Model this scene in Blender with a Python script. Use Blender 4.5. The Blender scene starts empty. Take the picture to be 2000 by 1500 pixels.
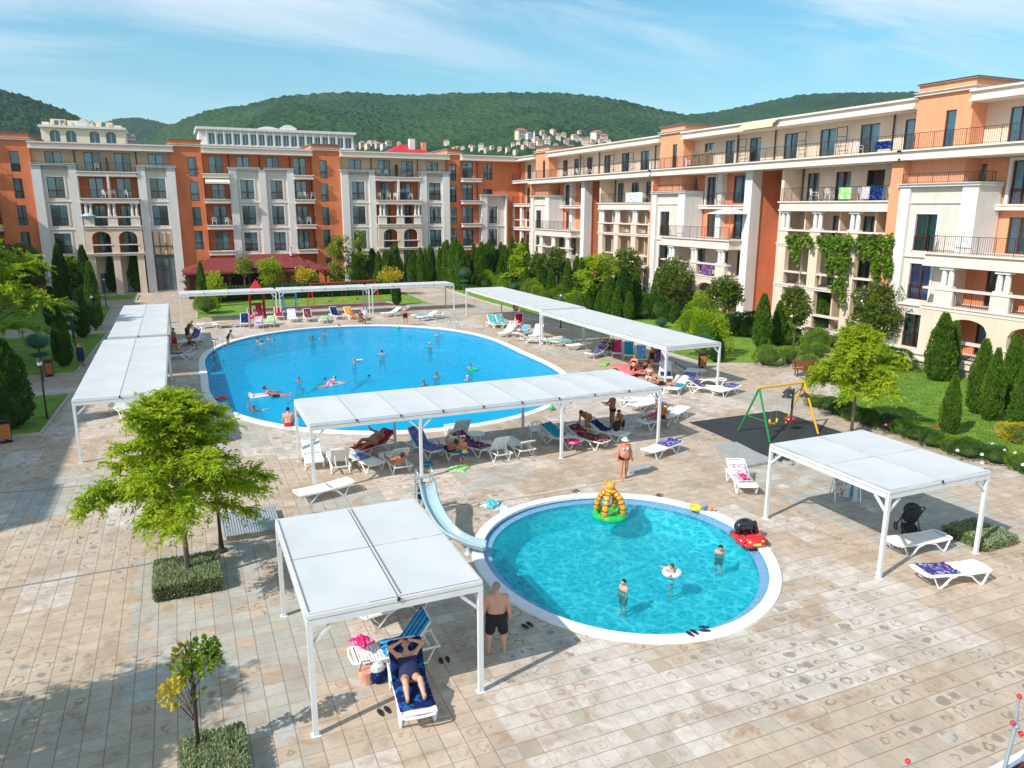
import bpy, bmesh, math, random
import numpy as np
from mathutils import Vector, Matrix
D = bpy.data
sc = bpy.context.scene
COL = sc.collection
rad = math.radians
# ------------------------------------------------------------------ camera
FPX, CH = 1474.57, 9.7
TILT, ROLL, YAW = rad(13.167), rad(0.134), rad(23.572)
ct, st_ = math.cos(TILT), math.sin(TILT)
cr_, sr_ = math.cos(ROLL), math.sin(ROLL)
cy_, sy_ = math.cos(YAW), math.sin(YAW)
_right = np.array([1, 0, 0.]); _fwd = np.array([0, ct, -st_]); _up = np.cross(_right, _fwd)
_M = np.array([cr_*_right + sr_*_up, -sr_*_right + cr_*_up, _fwd]) @ np.array([[cy_, -sy_, 0], [sy_, cy_, 0], [0, 0, 1]])
cam_d = D.cameras.new('camera'); cam = D.objects.new('camera', cam_d); COL.objects.link(cam)
cam_d.sensor_width = 36; cam_d.lens = FPX/2000*36; cam_d.clip_start = 0.1; cam_d.clip_end = 20000
mw = Matrix(((_M[0][0], _M[1][0], -_M[2][0], 0), (_M[0][1], _M[1][1], -_M[2][1], 0), (_M[0][2], _M[1][2], -_M[2][2], CH), (0, 0, 0, 1)))
cam.matrix_world = mw
sc.camera = cam
# ------------------------------------------------------------------ sun and sky
SUN_AZ, SUN_EL = rad(17), rad(41)          # light travels towards +X turned 14 degrees to +Y
world = D.worlds.new('World'); sc.world = world; world.use_nodes = True
nt = world.node_tree; nt.nodes.clear()
def N(t, kind, **kw):
    n = t.nodes.new(kind)
    for k, v in kw.items():
        if k in ('operation', 'blend_type', 'data_type', 'noise_dimensions', 'feature', 'distance', 'sky_type', 'sun_disc', 'sun_elevation', 'sun_rotation', 'altitude', 'air_density', 'dust_density', 'ozone_density', 'interpolation_type', 'voronoi_dimensions', 'clamp', 'use_clamp', 'attribute_name'):
            setattr(n, k, v)
    return n
def L(t, a, b): t.links.new(a, b)
sky = N(nt, 'ShaderNodeTexSky', sky_type='NISHITA', sun_disc=False, sun_elevation=SUN_EL, sun_rotation=rad(256), altitude=0, air_density=1.0, dust_density=0.6, ozone_density=2.5)
geo = nt.nodes.new('ShaderNodeTexCoord')
sep = nt.nodes.new('ShaderNodeSeparateXYZ'); L(nt, geo.outputs['Generated'], sep.inputs[0])
def wm(op, a, b=None, c=None):
    n = nt.nodes.new('ShaderNodeMath'); n.operation = op
    for i, v in enumerate((a, b, c)):
        if v is None: continue
        if hasattr(v, 'links'): L(nt, v, n.inputs[i])
        else: n.inputs[i].default_value = v
    return n.outputs[0]
den = wm('ADD', wm('MAXIMUM', sep.outputs[2], 0.0), 0.11)
px_ = wm('DIVIDE', sep.outputs[0], den); py_ = wm('DIVIDE', sep.outputs[1], den)
comb = nt.nodes.new('ShaderNodeCombineXYZ'); L(nt, px_, comb.inputs[0]); L(nt, py_, comb.inputs[1])
mp = nt.nodes.new('ShaderNodeMapping'); mp.inputs['Rotation'].default_value = (0, 0, rad(20)); mp.inputs['Scale'].default_value = (0.33, 1.25, 1); mp.inputs['Location'].default_value = (1.35, 0.4, 0)
L(nt, comb.outputs[0], mp.inputs['Vector'])
nz = nt.nodes.new('ShaderNodeTexNoise'); nz.inputs['Scale'].default_value = 1.15; nz.inputs['Detail'].default_value = 12; nz.inputs['Roughness'].default_value = 0.62; nz.inputs['Distortion'].default_value = 0.9
L(nt, mp.outputs[0], nz.inputs['Vector'])
nz2 = nt.nodes.new('ShaderNodeTexNoise'); nz2.inputs['Scale'].default_value = 0.42; nz2.inputs['Detail'].default_value = 3
L(nt, mp.outputs[0], nz2.inputs['Vector'])
cl = wm('MULTIPLY_ADD', nz2.outputs[0], 0.75, nz.outputs[0])
mr = nt.nodes.new('ShaderNodeMapRange'); mr.interpolation_type = 'SMOOTHSTEP'
mr.inputs['From Min'].default_value = 0.78; mr.inputs['From Max'].default_value = 1.10; mr.inputs['To Max'].default_value = 0.92
L(nt, cl, mr.inputs['Value'])
fade = nt.nodes.new('ShaderNodeMapRange'); fade.inputs['From Min'].default_value = 0.08; fade.inputs['From Max'].default_value = 0.26
L(nt, sep.outputs[2], fade.inputs['Value'])
cf = wm('MULTIPLY', mr.outputs[0], fade.outputs[0])
mixc = nt.nodes.new('ShaderNodeMix'); mixc.data_type = 'RGBA'
L(nt, cf, mixc.inputs[0])
hsv = nt.nodes.new('ShaderNodeHueSaturation'); hsv.inputs['Hue'].default_value = 0.472; hsv.inputs['Saturation'].default_value = 1.30; hsv.inputs['Value'].default_value = 1.16
L(nt, sky.outputs[0], hsv.inputs['Color']); L(nt, hsv.outputs[0], mixc.inputs[6]); mixc.inputs[7].default_value = (7.2, 7.7, 8.2, 1)
bg = nt.nodes.new('ShaderNodeBackground'); bg.inputs['Strength'].default_value = 0.115
L(nt, mixc.outputs[2], bg.inputs['Color'])
wo = nt.nodes.new('ShaderNodeOutputWorld'); L(nt, bg.outputs[0], wo.inputs['Surface'])
sun_d = D.lights.new('sun', 'SUN'); sun_d.energy = 4.4; sun_d.angle = rad(0.55); sun_d.color = (1.0, 0.945, 0.87)
sun = D.objects.new('sun', sun_d); COL.objects.link(sun)
_ld = Vector((math.cos(SUN_AZ)*math.cos(SUN_EL), math.sin(SUN_AZ)*math.cos(SUN_EL), -math.sin(SUN_EL)))
sun.rotation_euler = _ld.to_track_quat('-Z', 'Y').to_euler(); sun.location = (-20, -5, 40)
sc.view_settings.view_transform = 'Standard'; sc.view_settings.look = 'None'; sc.view_settings.exposure = 0.33; sc.view_settings.gamma = 1
sc.cycles.max_bounces = 7; sc.cycles.transparent_max_bounces = 12
# ------------------------------------------------------------------ places: pixel of the 2000x1500 picture -> point at height z
def ray(x, y): return _M.T @ np.array([(x-1000)/FPX, -(y-750)/FPX, 1.])
def G(x, y, z=0.):
    d = ray(x, y); s = (z-CH)/d[2]; return (float(d[0]*s), float(d[1]*s))
def GX(x, y, X):                      # on the vertical plane x = X -> (y, z)
    d = ray(x, y); s = X/d[0]; return (float(d[1]*s), float(CH+d[2]*s))
def GY(x, y, Y):
    d = ray(x, y); s = Y/d[1]; return (float(d[0]*s), float(CH+d[2]*s))
def ztop(gx, gy, py):                 # height above a ground point that is seen at picture row py
    lo, hi = -2., 60.
    for _ in range(40):
        m = (lo+hi)/2; c = _M @ np.array([gx, gy, m-CH])
        if 750-FPX*c[1]/c[2] > py: lo = m
        else: hi = m
    return lo
# ------------------------------------------------------------------ materials
MATS = {}
def mat(name, col, rough=0.6, metal=0.0, spec=0.5, var=0.0, vscale=8.0, bump=0.0, bscale=40.0, col2=None, trans=0.0, emis=None, coat=0.0, detail=4, streak=0.):
    if name in MATS: return MATS[name]
    m = D.materials.new(name); m.use_nodes = True; t = m.node_tree; b = t.nodes['Principled BSDF']; MATS[name] = m
    b.inputs['Roughness'].default_value = rough; b.inputs['Metallic'].default_value = metal
    b.inputs['Specular IOR Level'].default_value = spec
    if coat: b.inputs['Coat Weight'].default_value = coat
    b.inputs['Base Color'].default_value = (*col, 1)
    tc = None
    if var or bump:
        tc = t.nodes.new('ShaderNodeTexCoord')
    if var:
        n = t.nodes.new('ShaderNodeTexNoise'); n.inputs['Scale'].default_value = vscale; n.inputs['Detail'].default_value = detail
        L(t, tc.outputs['Object'], n.inputs['Vector'])
        r = t.nodes.new('ShaderNodeMapRange'); r.inputs['From Min'].default_value = 0.3; r.inputs['From Max'].default_value = 0.7
        L(t, n.outputs[0], r.inputs['Value'])
        mx = t.nodes.new('ShaderNodeMix'); mx.data_type = 'RGBA'; L(t, r.outputs[0], mx.inputs[0])
        c2 = col2 if col2 else tuple(min(1, c*(1+var)) for c in col)
        c1 = col if col2 else tuple(c*(1-var) for c in col)
        mx.inputs[6].default_value = (*c1, 1); mx.inputs[7].default_value = (*c2, 1)
        L(t, mx.outputs[2], b.inputs['Base Color'])
        if streak:                              # rain streaks running down the wall
            mp = t.nodes.new('ShaderNodeMapping'); mp.inputs['Scale'].default_value = (2.2, 2.2, .16); L(t, tc.outputs['Object'], mp.inputs[0])
            n2 = t.nodes.new('ShaderNodeTexNoise'); n2.inputs['Scale'].default_value = 1.6; n2.inputs['Detail'].default_value = 7; L(t, mp.outputs[0], n2.inputs['Vector'])
            r2 = t.nodes.new('ShaderNodeMapRange'); r2.inputs['From Min'].default_value = .48; r2.inputs['From Max'].default_value = .72; r2.inputs['To Max'].default_value = streak*2.2; L(t, n2.outputs[0], r2.inputs['Value'])
            m2 = t.nodes.new('ShaderNodeMix'); m2.data_type = 'RGBA'; L(t, r2.outputs[0], m2.inputs[0]); L(t, mx.outputs[2], m2.inputs[6]); m2.inputs[7].default_value = (col[0]*.55, col[1]*.55, col[2]*.55, 1); L(t, m2.outputs[2], b.inputs['Base Color'])
    if bump:
        n = t.nodes.new('ShaderNodeTexNoise'); n.inputs['Scale'].default_value = bscale; n.inputs['Detail'].default_value = 4
        L(t, tc.outputs['Object'], n.inputs['Vector'])
        bp = t.nodes.new('ShaderNodeBump'); bp.inputs['Strength'].default_value = bump; bp.inputs['Distance'].default_value = 0.02
        L(t, n.outputs[0], bp.inputs['Height']); L(t, bp.outputs[0], b.inputs['Normal'])
    if trans:
        tr = t.nodes.new('ShaderNodeBsdfTranslucent'); ms = t.nodes.new('ShaderNodeMixShader'); ms.inputs[0].default_value = trans
        out = t.nodes['Material Output']
        src = b.inputs['Base Color'].links[0].from_socket if b.inputs['Base Color'].links else None
        if src: L(t, src, tr.inputs['Color'])
        else: tr.inputs['Color'].default_value = (*col, 1)
        L(t, b.outputs[0], ms.inputs[1]); L(t, tr.outputs[0], ms.inputs[2]); L(t, ms.outputs[0], out.inputs['Surface'])
    return m
def leafmat(name, c1, c2, scale=3.0, trans=0.35, rough=0.55, spec=0.35):
    return mat(name, c1, rough, spec=spec, var=1, vscale=scale, col2=c2, trans=trans, detail=6)
# ------------------------------------------------------------------ mesh accumulator
class MB:
    def __init__(s): s.v = []; s.f = []; s.m = []; s.smooth = False
    def add(s, vs, fs, m=0):
        o = len(s.v); s.v += [tuple(p) for p in vs]; s.f += [tuple(i+o for i in f) for f in fs]; s.m += [m]*len(fs); return s
    def box(s, x0, y0, z0, x1, y1, z1, m=0):
        if x0 > x1: x0, x1 = x1, x0
        if y0 > y1: y0, y1 = y1, y0
        if z0 > z1: z0, z1 = z1, z0
        return s.add([(x0,y0,z0),(x1,y0,z0),(x1,y1,z0),(x0,y1,z0),(x0,y0,z1),(x1,y0,z1),(x1,y1,z1),(x0,y1,z1)],
              [(0,3,2,1),(4,5,6,7),(0,1,5,4),(1,2,6,5),(2,3,7,6),(3,0,4,7)], m)
    def quad(s, a, b, c, d, m=0): return s.add([a, b, c, d], [(0,1,2,3)], m)
    def tube(s, pts, r, n=6, m=0, cap=True):
        P = [Vector(p) for p in pts]; R = r if hasattr(r, '__len__') else [r]*len(P)
        rings = []; prev = None
        for i, p in enumerate(P):
            d = (P[min(i+1, len(P)-1)]-P[max(i-1, 0)])
            if d.length < 1e-9: d = Vector((0,0,1))
            d.normalize()
            if prev is None:
                a = Vector((0,0,1)) if abs(d.z) < .9 else Vector((1,0,0)); u = d.cross(a).normalized()
            else:
                u = (prev - d*prev.dot(d)); u = u.normalized() if u.length > 1e-6 else d.orthogonal().normalized()
            prev = u; w = d.cross(u)
            rings.append([p+(u*math.cos(2*math.pi*k/n)+w*math.sin(2*math.pi*k/n))*R[i] for k in range(n)])
        vs = [q for rg in rings for q in rg]; fs = []
        for i in range(len(P)-1):
            for k in range(n): fs.append((i*n+k, i*n+(k+1)%n, (i+1)*n+(k+1)%n, (i+1)*n+k))
        if cap: fs.append(tuple(range(n-1, -1, -1))); fs.append(tuple((len(P)-1)*n+k for k in range(n)))
        return s.add(vs, fs, m)
    def bar(s, a, b, w, h=None, m=0):          # square bar from a to b
        h = h or w; a = Vector(a); b = Vector(b); d = (b-a).normalized()
        up = Vector((0,0,1)) if abs(d.z) < .95 else Vector((0,1,0))
        u = d.cross(up).normalized()*w/2; v = u.normalized().cross(d)*h/2
        vs = [a-u-v, a+u-v, a+u+v, a-u+v, b-u-v, b+u-v, b+u+v, b-u+v]
        return s.add(vs, [(0,3,2,1),(4,5,6,7),(0,1,5,4),(1,2,6,5),(2,3,7,6),(3,0,4,7)], m)
    def lathe(s, prof, n=12, m=0, c=(0,0,0)):   # prof: (r, z)
        vs = []; fs = []
        for (r, z) in prof:
            for k in range(n): a = 2*math.pi*k/n; vs.append((c[0]+r*math.cos(a), c[1]+r*math.sin(a), c[2]+z))
        for i in range(len(prof)-1):
            for k in range(n): fs.append((i*n+k, i*n+(k+1)%n, (i+1)*n+(k+1)%n, (i+1)*n+k))
        fs.append(tuple(range(n-1, -1, -1))); fs.append(tuple((len(prof)-1)*n+k for k in range(n)))
        return s.add(vs, fs, m)
    def torus(s, c, R, r, n=24, k=8, m=0, sx=1, sy=1):
        vs = []; fs = []
        for i in range(n):
            a = 2*math.pi*i/n
            for j in range(k):
                b = 2*math.pi*j/k; q = R+r*math.cos(b); vs.append((c[0]+q*math.cos(a)*sx, c[1]+q*math.sin(a)*sy, c[2]+r*math.sin(b)))
        for i in range(n):
            for j in range(k): fs.append((i*k+j, ((i+1)%n)*k+j, ((i+1)%n)*k+(j+1)%k, i*k+(j+1)%k))
        return s.add(vs, fs, m)
    def ell(s, c, r, n=12, k=8, m=0):
        prof = []; vs = []; fs = []
        for i in range(k+1):
            t = -math.pi/2+math.pi*i/k
            for j in range(n):
                a = 2*math.pi*j/n; vs.append((c[0]+r[0]*math.cos(t)*math.cos(a), c[1]+r[1]*math.cos(t)*math.sin(a), c[2]+r[2]*math.sin(t)))
        for i in range(k):
            for j in range(n): fs.append((i*n+j, i*n+(j+1)%n, (i+1)*n+(j+1)%n, (i+1)*n+j))
        return s.add(vs, fs, m)
    def rot(s, a, c=(0,0)):
        ca, sa = math.cos(a), math.sin(a)
        s.v = [(c[0]+(x-c[0])*ca-(y-c[1])*sa, c[1]+(x-c[0])*sa+(y-c[1])*ca, z) for x, y, z in s.v]; return s
    def mesh(s, name, mats, smooth=False):
        me = D.meshes.new(name); me.from_pydata(s.v, [], s.f)
        if not isinstance(mats, (list, tuple)): mats = [mats]
        for m_ in mats: me.materials.append(m_)
        if len(mats) > 1: me.polygons.foreach_set('material_index', s.m)
        if smooth: me.polygons.foreach_set('use_smooth', [True]*len(s.f))
        me.update(); return me
    def build(s, name, mats, parent=None, smooth=False, loc=None, bevel=0):
        o = D.objects.new(name, s.mesh(name, mats, smooth)); COL.objects.link(o)
        if parent: o.parent = parent
        if loc: o.location = loc
        if bevel:
            b = o.modifiers.new('bevel', 'BEVEL'); b.width = bevel; b.segments = 2; b.limit_method = 'ANGLE'
        return o
def tag(o, label=None, cat=None, group=None, kind=None):
    if label: o['label'] = label
    if cat: o['category'] = cat
    if group: o['group'] = group
    if kind: o['kind'] = kind
    return o
def thing(name, label, cat, loc=(0,0,0), rz=0, group=None):
    o = D.objects.new(name, None); COL.objects.link(o); o.location = loc; o.rotation_euler = (0,0,rz); o.empty_display_size = .2
    return tag(o, label, cat, group)
def struct(name, mb, m, smooth=False):
    return tag(mb.build(name, m, None, smooth), kind='structure')
KIDS = {}
def dup(root, loc, rz=0, label=None, group=None, scale=None):
    r = root.copy(); COL.objects.link(r); r.location = loc; r.rotation_euler = (0,0,rz)
    if scale: r.scale = scale if hasattr(scale, '__len__') else (scale,)*3
    if label: r['label'] = label
    if group: r['group'] = group
    if root.name not in KIDS: KIDS[root.name] = [(c, list(c.children)) for c in root.children]
    for ch, gs in KIDS[root.name]:
        c = ch.copy(); COL.objects.link(c); c.parent = r
        for g in gs:
            d = g.copy(); COL.objects.link(d); d.parent = c
    return r
class Proto:                           # first placement uses the original, later ones are copies
    def __init__(s, root): s.r = root; s.used = False
    def put(s, loc, rz=0, label=None, group=None, scale=None):
        if not s.used:
            s.used = True; KIDS[s.r.name] = [(c, list(c.children)) for c in s.r.children]
            r = s.r; r.location = loc; r.rotation_euler = (0,0,rz)
            if scale: r.scale = scale if hasattr(scale, '__len__') else (scale,)*3
            if label: r['label'] = label
            if group: r['group'] = group
            return r
        k = dup(s.r, loc, rz, label, group, scale or (1,1,1))
        if not group and 'group' in k.keys(): del k['group']
        return k
def nmesh(name, V, F, mats, midx=None, smooth=False):   # numpy mesh of equal sized faces
    me = D.meshes.new(name); V = np.asarray(V, np.float32); F = np.asarray(F, np.int32); k = F.shape[1]
    me.vertices.add(len(V)); me.vertices.foreach_set('co', V.ravel())
    me.loops.add(F.size); me.loops.foreach_set('vertex_index', F.ravel())
    me.polygons.add(len(F)); me.polygons.foreach_set('loop_start', np.arange(0, F.size, k, dtype=np.int32))
    me.polygons.foreach_set('loop_total', np.full(len(F), k, np.int32))
    if not isinstance(mats, (list, tuple)): mats = [mats]
    for m_ in mats: me.materials.append(m_)
    if midx is not None: me.polygons.foreach_set('material_index', np.asarray(midx, np.int32))
    if smooth: me.polygons.foreach_set('use_smooth', np.ones(len(F), bool))
    me.update(calc_edges=True); me.validate(); return me
def nobj(name, me, parent=None, loc=None):
    o = D.objects.new(name, me); COL.objects.link(o)
    if parent: o.parent = parent
    if loc: o.location = loc
    return o
# common materials
M_white = mat('white_paint', (.66,.67,.68), .4, var=.05, vscale=3)
M_fabric = mat('canopy_fabric', (.62,.63,.635), .7, trans=.08, var=.05, vscale=.9, bump=.15, bscale=6)
M_plast = mat('white_plastic', (.80,.81,.80), .38, var=.04, vscale=5)
M_dark = mat('dark_metal', (.03,.03,.035), .45, var=.2, vscale=9)
M_cream = mat('cream_render', (.72,.58,.45), .9, streak=.10, var=.06, vscale=.8, bump=.1, bscale=60)
M_pale = mat('pale_render', (.66,.58,.50), .9, streak=.10, var=.05, vscale=.7, bump=.1, bscale=60)
M_wren = mat('white_render', (.70,.68,.655), .85, streak=.09, var=.04, vscale=.6)
M_orange = mat('orange_render', (.66,.195,.08), .9, streak=.14, var=.11, vscale=.5, bump=.1, bscale=60)
M_peach = mat('peach_render', (.72,.32,.17), .9, streak=.10, var=.06, vscale=.5, bump=.1, bscale=60)
M_trim = mat('cream_trim', (.70,.61,.54), .8, var=.05, vscale=1.5)
M_brown = mat('brown_frame', (.075,.028,.018), .5, var=.2, vscale=6)
M_void = mat('painted_room_dark', (.13,.19,.21), .9, var=.3, vscale=1.5)  # dim rooms painted as flat teal panels, lightened to mimic window reflections
M_curt = mat('curtain', (.86,.88,.88), .9, var=.12, vscale=6)
M_stone = mat('stone', (.38,.34,.30), .9, var=.15, vscale=4, bump=.3, bscale=20)
M_roofgrey = mat('flat_roof', (.34,.32,.30), .9, var=.1, vscale=.5)
def glassmat(name, tint=(.05,.12,.16)):
    m = D.materials.new(name); m.use_nodes = True; t = m.node_tree; t.nodes.clear()
    o = t.nodes.new('ShaderNodeOutputMaterial'); g = t.nodes.new('ShaderNodeBsdfGlossy'); g.inputs['Roughness'].default_value = .03; g.inputs['Color'].default_value = (.75,.9,1,1)
    tr = t.nodes.new('ShaderNodeBsdfTransparent'); tr.inputs['Color'].default_value = (.70,.90,.96,1)
    lw = t.nodes.new('ShaderNodeFresnel'); lw.inputs[0].default_value = 2.3
    ms = t.nodes.new('ShaderNodeMixShader'); L(t, lw.outputs[0], ms.inputs[0]); L(t, tr.outputs[0], ms.inputs[1]); L(t, g.outputs[0], ms.inputs[2]); L(t, ms.outputs[0], o.inputs[0])
    MATS[name] = m; return m
M_glass = glassmat('window_glass')
# ------------------------------------------------------------------ node helper
class NG:
    def __init__(s, m): s.t = m.node_tree
    def m(s, op, a, b=None, c=None, clamp=False):
        n = s.t.nodes.new('ShaderNodeMath'); n.operation = op; n.use_clamp = clamp
        for i, v in enumerate((a, b, c)):
            if v is None: continue
            if hasattr(v, 'links'): L(s.t, v, n.inputs[i])
            else: n.inputs[i].default_value = v
        return n.outputs[0]
    def mix(s, f, a, b, blend='MIX'):
        n = s.t.nodes.new('ShaderNodeMix'); n.data_type = 'RGBA'; n.blend_type = blend
        for k, v in ((0, f), (6, a), (7, b)):
            if hasattr(v, 'links'): L(s.t, v, n.inputs[k])
            else: n.inputs[k].default_value = v if k == 0 else (*v, 1)
        return n.outputs[2]
    def noise(s, vec, scale, detail=3, dist=0, rough=.5):
        n = s.t.nodes.new('ShaderNodeTexNoise'); n.inputs['Scale'].default_value = scale; n.inputs['Detail'].default_value = detail
        n.inputs['Distortion'].default_value = dist; n.inputs['Roughness'].default_value = rough
        L(s.t, vec, n.inputs['Vector']); return n
    def white(s, vec):
        n = s.t.nodes.new('ShaderNodeTexWhiteNoise'); n.noise_dimensions = '3D'; L(s.t, vec, n.inputs['Vector']); return n
    def xyz(s, x, y, z=0):
        n = s.t.nodes.new('ShaderNodeCombineXYZ')
        for i, v in enumerate((x, y, z)):
            if hasattr(v, 'links'): L(s.t, v, n.inputs[i])
            else: n.inputs[i].default_value = v
        return n.outputs[0]
    def sep(s, v):
        n = s.t.nodes.new('ShaderNodeSeparateXYZ'); L(s.t, v, n.inputs[0]); return n.outputs
    def ss(s, v, a, b, lo=0., hi=1.):
        n = s.t.nodes.new('ShaderNodeMapRange'); n.interpolation_type = 'SMOOTHSTEP'
        n.inputs['From Min'].default_value = a; n.inputs['From Max'].default_value = b; n.inputs['To Min'].default_value = lo; n.inputs['To Max'].default_value = hi
        L(s.t, v, n.inputs['Value']); return n.outputs[0]
    def bump(s, h, strength=.4, dist=.01):
        n = s.t.nodes.new('ShaderNodeBump'); n.inputs['Strength'].default_value = strength; n.inputs['Distance'].default_value = dist
        L(s.t, h, n.inputs['Height']); return n.outputs[0]
    def rect(s, x, y, x0, x1, y0, y1):
        a = s.m('MULTIPLY', s.m('GREATER_THAN', x, x0), s.m('LESS_THAN', x, x1))
        b = s.m('MULTIPLY', s.m('GREATER_THAN', y, y0), s.m('LESS_THAN', y, y1)); return s.m('MULTIPLY', a, b)
def paving_mat():
    m = D.materials.new('stone_paving'); m.use_nodes = True; g = NG(m); t = m.node_tree; b = t.nodes['Principled BSDF']
    tc = t.nodes.new('ShaderNodeTexCoord'); P = tc.outputs['Object']; X, Y, Z = g.sep(P)
    S = .41
    u = g.m('DIVIDE', X, S); v = g.m('DIVIDE', Y, S)
    iu = g.m('FLOOR', u); iv = g.m('FLOOR', v); fu = g.m('FRACT', u); fv = g.m('FRACT', v)
    w = g.white(g.xyz(iu, iv, 3.7)); wc = g.sep(w.outputs['Color']); wv = w.outputs['Value']
    w2 = g.white(g.xyz(iu, iv, 9.1)); w2c = g.sep(w2.outputs['Color'])
    # groups of slabs laid together
    bu = g.m('FLOOR', g.m('DIVIDE', iu, 7.)); bv = g.m('FLOOR', g.m('DIVIDE', g.m('ADD', iv, g.m('MULTIPLY', bu, 5)), 11.))
    pw = g.white(g.xyz(bu, bv, 1.3)); pc = g.sep(pw.outputs['Color'])
    bu2 = g.m('FLOOR', g.m('DIVIDE', g.m('ADD', iu, 2), 3.)); bv2 = g.m('FLOOR', g.m('DIVIDE', g.m('ADD', iv, g.m('MULTIPLY', bu2, 3)), 5.))
    pw2 = g.white(g.xyz(bu2, bv2, 5.3))
    big = g.noise(P, .16, 2).outputs[0]
    nn = g.noise(P, 3.5, 6, .4); fine = g.noise(P, 28, 4)
    beige = g.mix(wv, (.495,.385,.285), (.61,.49,.38))
    white = g.mix(wc[0], (.60,.515,.45), (.70,.62,.55))
    grey = g.mix(wc[1], (.42,.41,.37), (.52,.50,.45))
    fw = g.m('MAXIMUM', g.m('GREATER_THAN', pw2.outputs['Value'], .84), g.m('GREATER_THAN', pc[0], .86))
    fw = g.m('MAXIMUM', fw, g.rect(X, Y, 7.4, 16.3, 9.85, 11.9))
    fw = g.m('MAXIMUM', fw, g.m('MULTIPLY', g.rect(X, Y, 12.7, 16.9, 11.9, 13.4), g.m('GREATER_THAN', wc[2], .35)))
    fw = g.m('MAXIMUM', fw, g.rect(X, Y, 4.9, 6.2, 7, 13.6))
    keep = g.m('SUBTRACT', 1, g.rect(X, Y, -2.1, 1.3, 12.6, 20.6))
    fw = g.m('MULTIPLY', fw, keep)
    fg = g.m('MULTIPLY', g.m('GREATER_THAN', pc[1], .80), g.m('GREATER_THAN', wc[2], .12))
    fg = g.m('MAXIMUM', fg, g.m('MULTIPLY', g.rect(X, Y, -1.85, 1.3, 15.2, 22.2), g.m('GREATER_THAN', wc[2], .15)))
    fg = g.m('MAXIMUM', fg, g.m('MULTIPLY', g.rect(X, Y, -.7, 1.3, 9, 13.9), g.m('GREATER_THAN', wc[2], .1)))
    fg = g.m('MAXIMUM', fg, g.m('MULTIPLY', g.rect(X, Y, 18.2, 24, 13.4, 21.6), g.m('GREATER_THAN', wc[2], .2)))
    fg = g.m('MULTIPLY', fg, g.m('SUBTRACT', 1, g.rect(X, Y, 5.5, 18, 5, 23.5)))
    c = g.mix(fw, beige, white); c = g.mix(fg, c, grey)
    lone = g.m('GREATER_THAN', w2c[2], .965); c = g.mix(lone, c, g.mix(w2c[0], (.44,.38,.28), (.58,.53,.48)))
    # mottling of the stone
    mot = g.ss(nn.outputs[0], .32, .68); c = g.mix(g.m('MULTIPLY', mot, .42), c, g.mix(wc[2], (.40,.29,.19), (.36,.33,.28)))
    # dried water rings and blots, one to a slab
    pu = g.m('SUBTRACT', fu, g.m('ADD', .36, g.m('MULTIPLY', w2c[0], .28))); pv = g.m('SUBTRACT', fv, g.m('ADD', .36, g.m('MULTIPLY', w2c[1], .28)))
    dn = g.noise(P, 5.5, 5, .8).outputs[0]
    pu2 = g.m('MULTIPLY', pu, g.m('ADD', .75, g.m('MULTIPLY', wc[1], .6)))
    dd = g.m('SQRT', g.m('ADD', g.m('MULTIPLY', pu2, pu2), g.m('MULTIPLY', pv, pv)))
    dd = g.m('ADD', dd, g.m('MULTIPLY', g.m('SUBTRACT', dn, .5), .62))
    r0 = g.m('ADD', .13, g.m('MULTIPLY', wc[0], .19))
    ring = g.m('SUBTRACT', 1, g.ss(g.m('ABSOLUTE', g.m('SUBTRACT', dd, r0)), .02, .105))
    brk = g.ss(g.noise(P, 4.3, 2).outputs[0], .40, .56); ring = g.m('MULTIPLY', ring, brk)
    blot = g.m('SUBTRACT', 1, g.ss(g.m('SUBTRACT', dd, g.m('MULTIPLY', r0, .8)), -.03, .03))
    blot = g.m('MULTIPLY', blot, g.m('GREATER_THAN', wc[2], .78))
    st = g.m('MAXIMUM', ring, g.m('MULTIPLY', blot, .9))
    near = g.ss(big, .36, .56, .35, 1.); st = g.m('MULTIPLY', g.m('MULTIPLY', st, g.m('GREATER_THAN', g.m('ADD', w2.outputs['Value'], g.m('MULTIPLY', g.m('SUBTRACT', big, .5), 1.6)), .48)), near)
    st = g.m('MULTIPLY', st, g.m('SUBTRACT', 1, g.m('MULTIPLY', fg, .8)))
    c = g.mix(g.m('MULTIPLY', st, .82), c, g.mix(w2c[1], (.22,.16,.105), (.20,.185,.14)))
    rust = g.m('MULTIPLY', g.ss(g.noise(P, 1.1, 7, 1.4).outputs[0], .56, .70), .5); c = g.mix(rust, c, (.36,.21,.11))
    c = g.mix(g.m('MULTIPLY', g.ss(fine.outputs[0], .35, .7), .16), c, (.25,.21,.17))
    wet = g.m('MULTIPLY', g.ss(g.noise(P, .55, 6, 1.2).outputs[0], .50, .66), .38); c = g.mix(wet, c, (.30,.215,.14))
    dirt = g.m('MULTIPLY', g.ss(g.noise(P, 9., 5, 2.).outputs[0], .62, .72), .5); c = g.mix(dirt, c, (.16,.12,.085))
    # joints: the courses run along Y on the left, along X on the right
    def edge(f, a, bb): return g.m('SUBTRACT', 1, g.ss(g.m('MINIMUM', f, g.m('SUBTRACT', 1, f)), a, bb))
    jn = g.m('GREATER_THAN', X, 4.9)
    jn = g.m('MAXIMUM', jn, g.m('GREATER_THAN', Y, 30))
    ju = g.m('MULTIPLY', edge(fu, .010, .030), g.m('SUBTRACT', 1, g.m('MULTIPLY', jn, .55)))
    jv = g.m('MULTIPLY', edge(fv, .010, .030), g.m('ADD', .72, g.m('MULTIPLY', jn, .28)))
    j = g.m('MAXIMUM', ju, jv)
    c = g.mix(g.m('MULTIPLY', j, .72), c, (.14,.105,.08))
    L(t, c, b.inputs['Base Color'])
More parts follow.
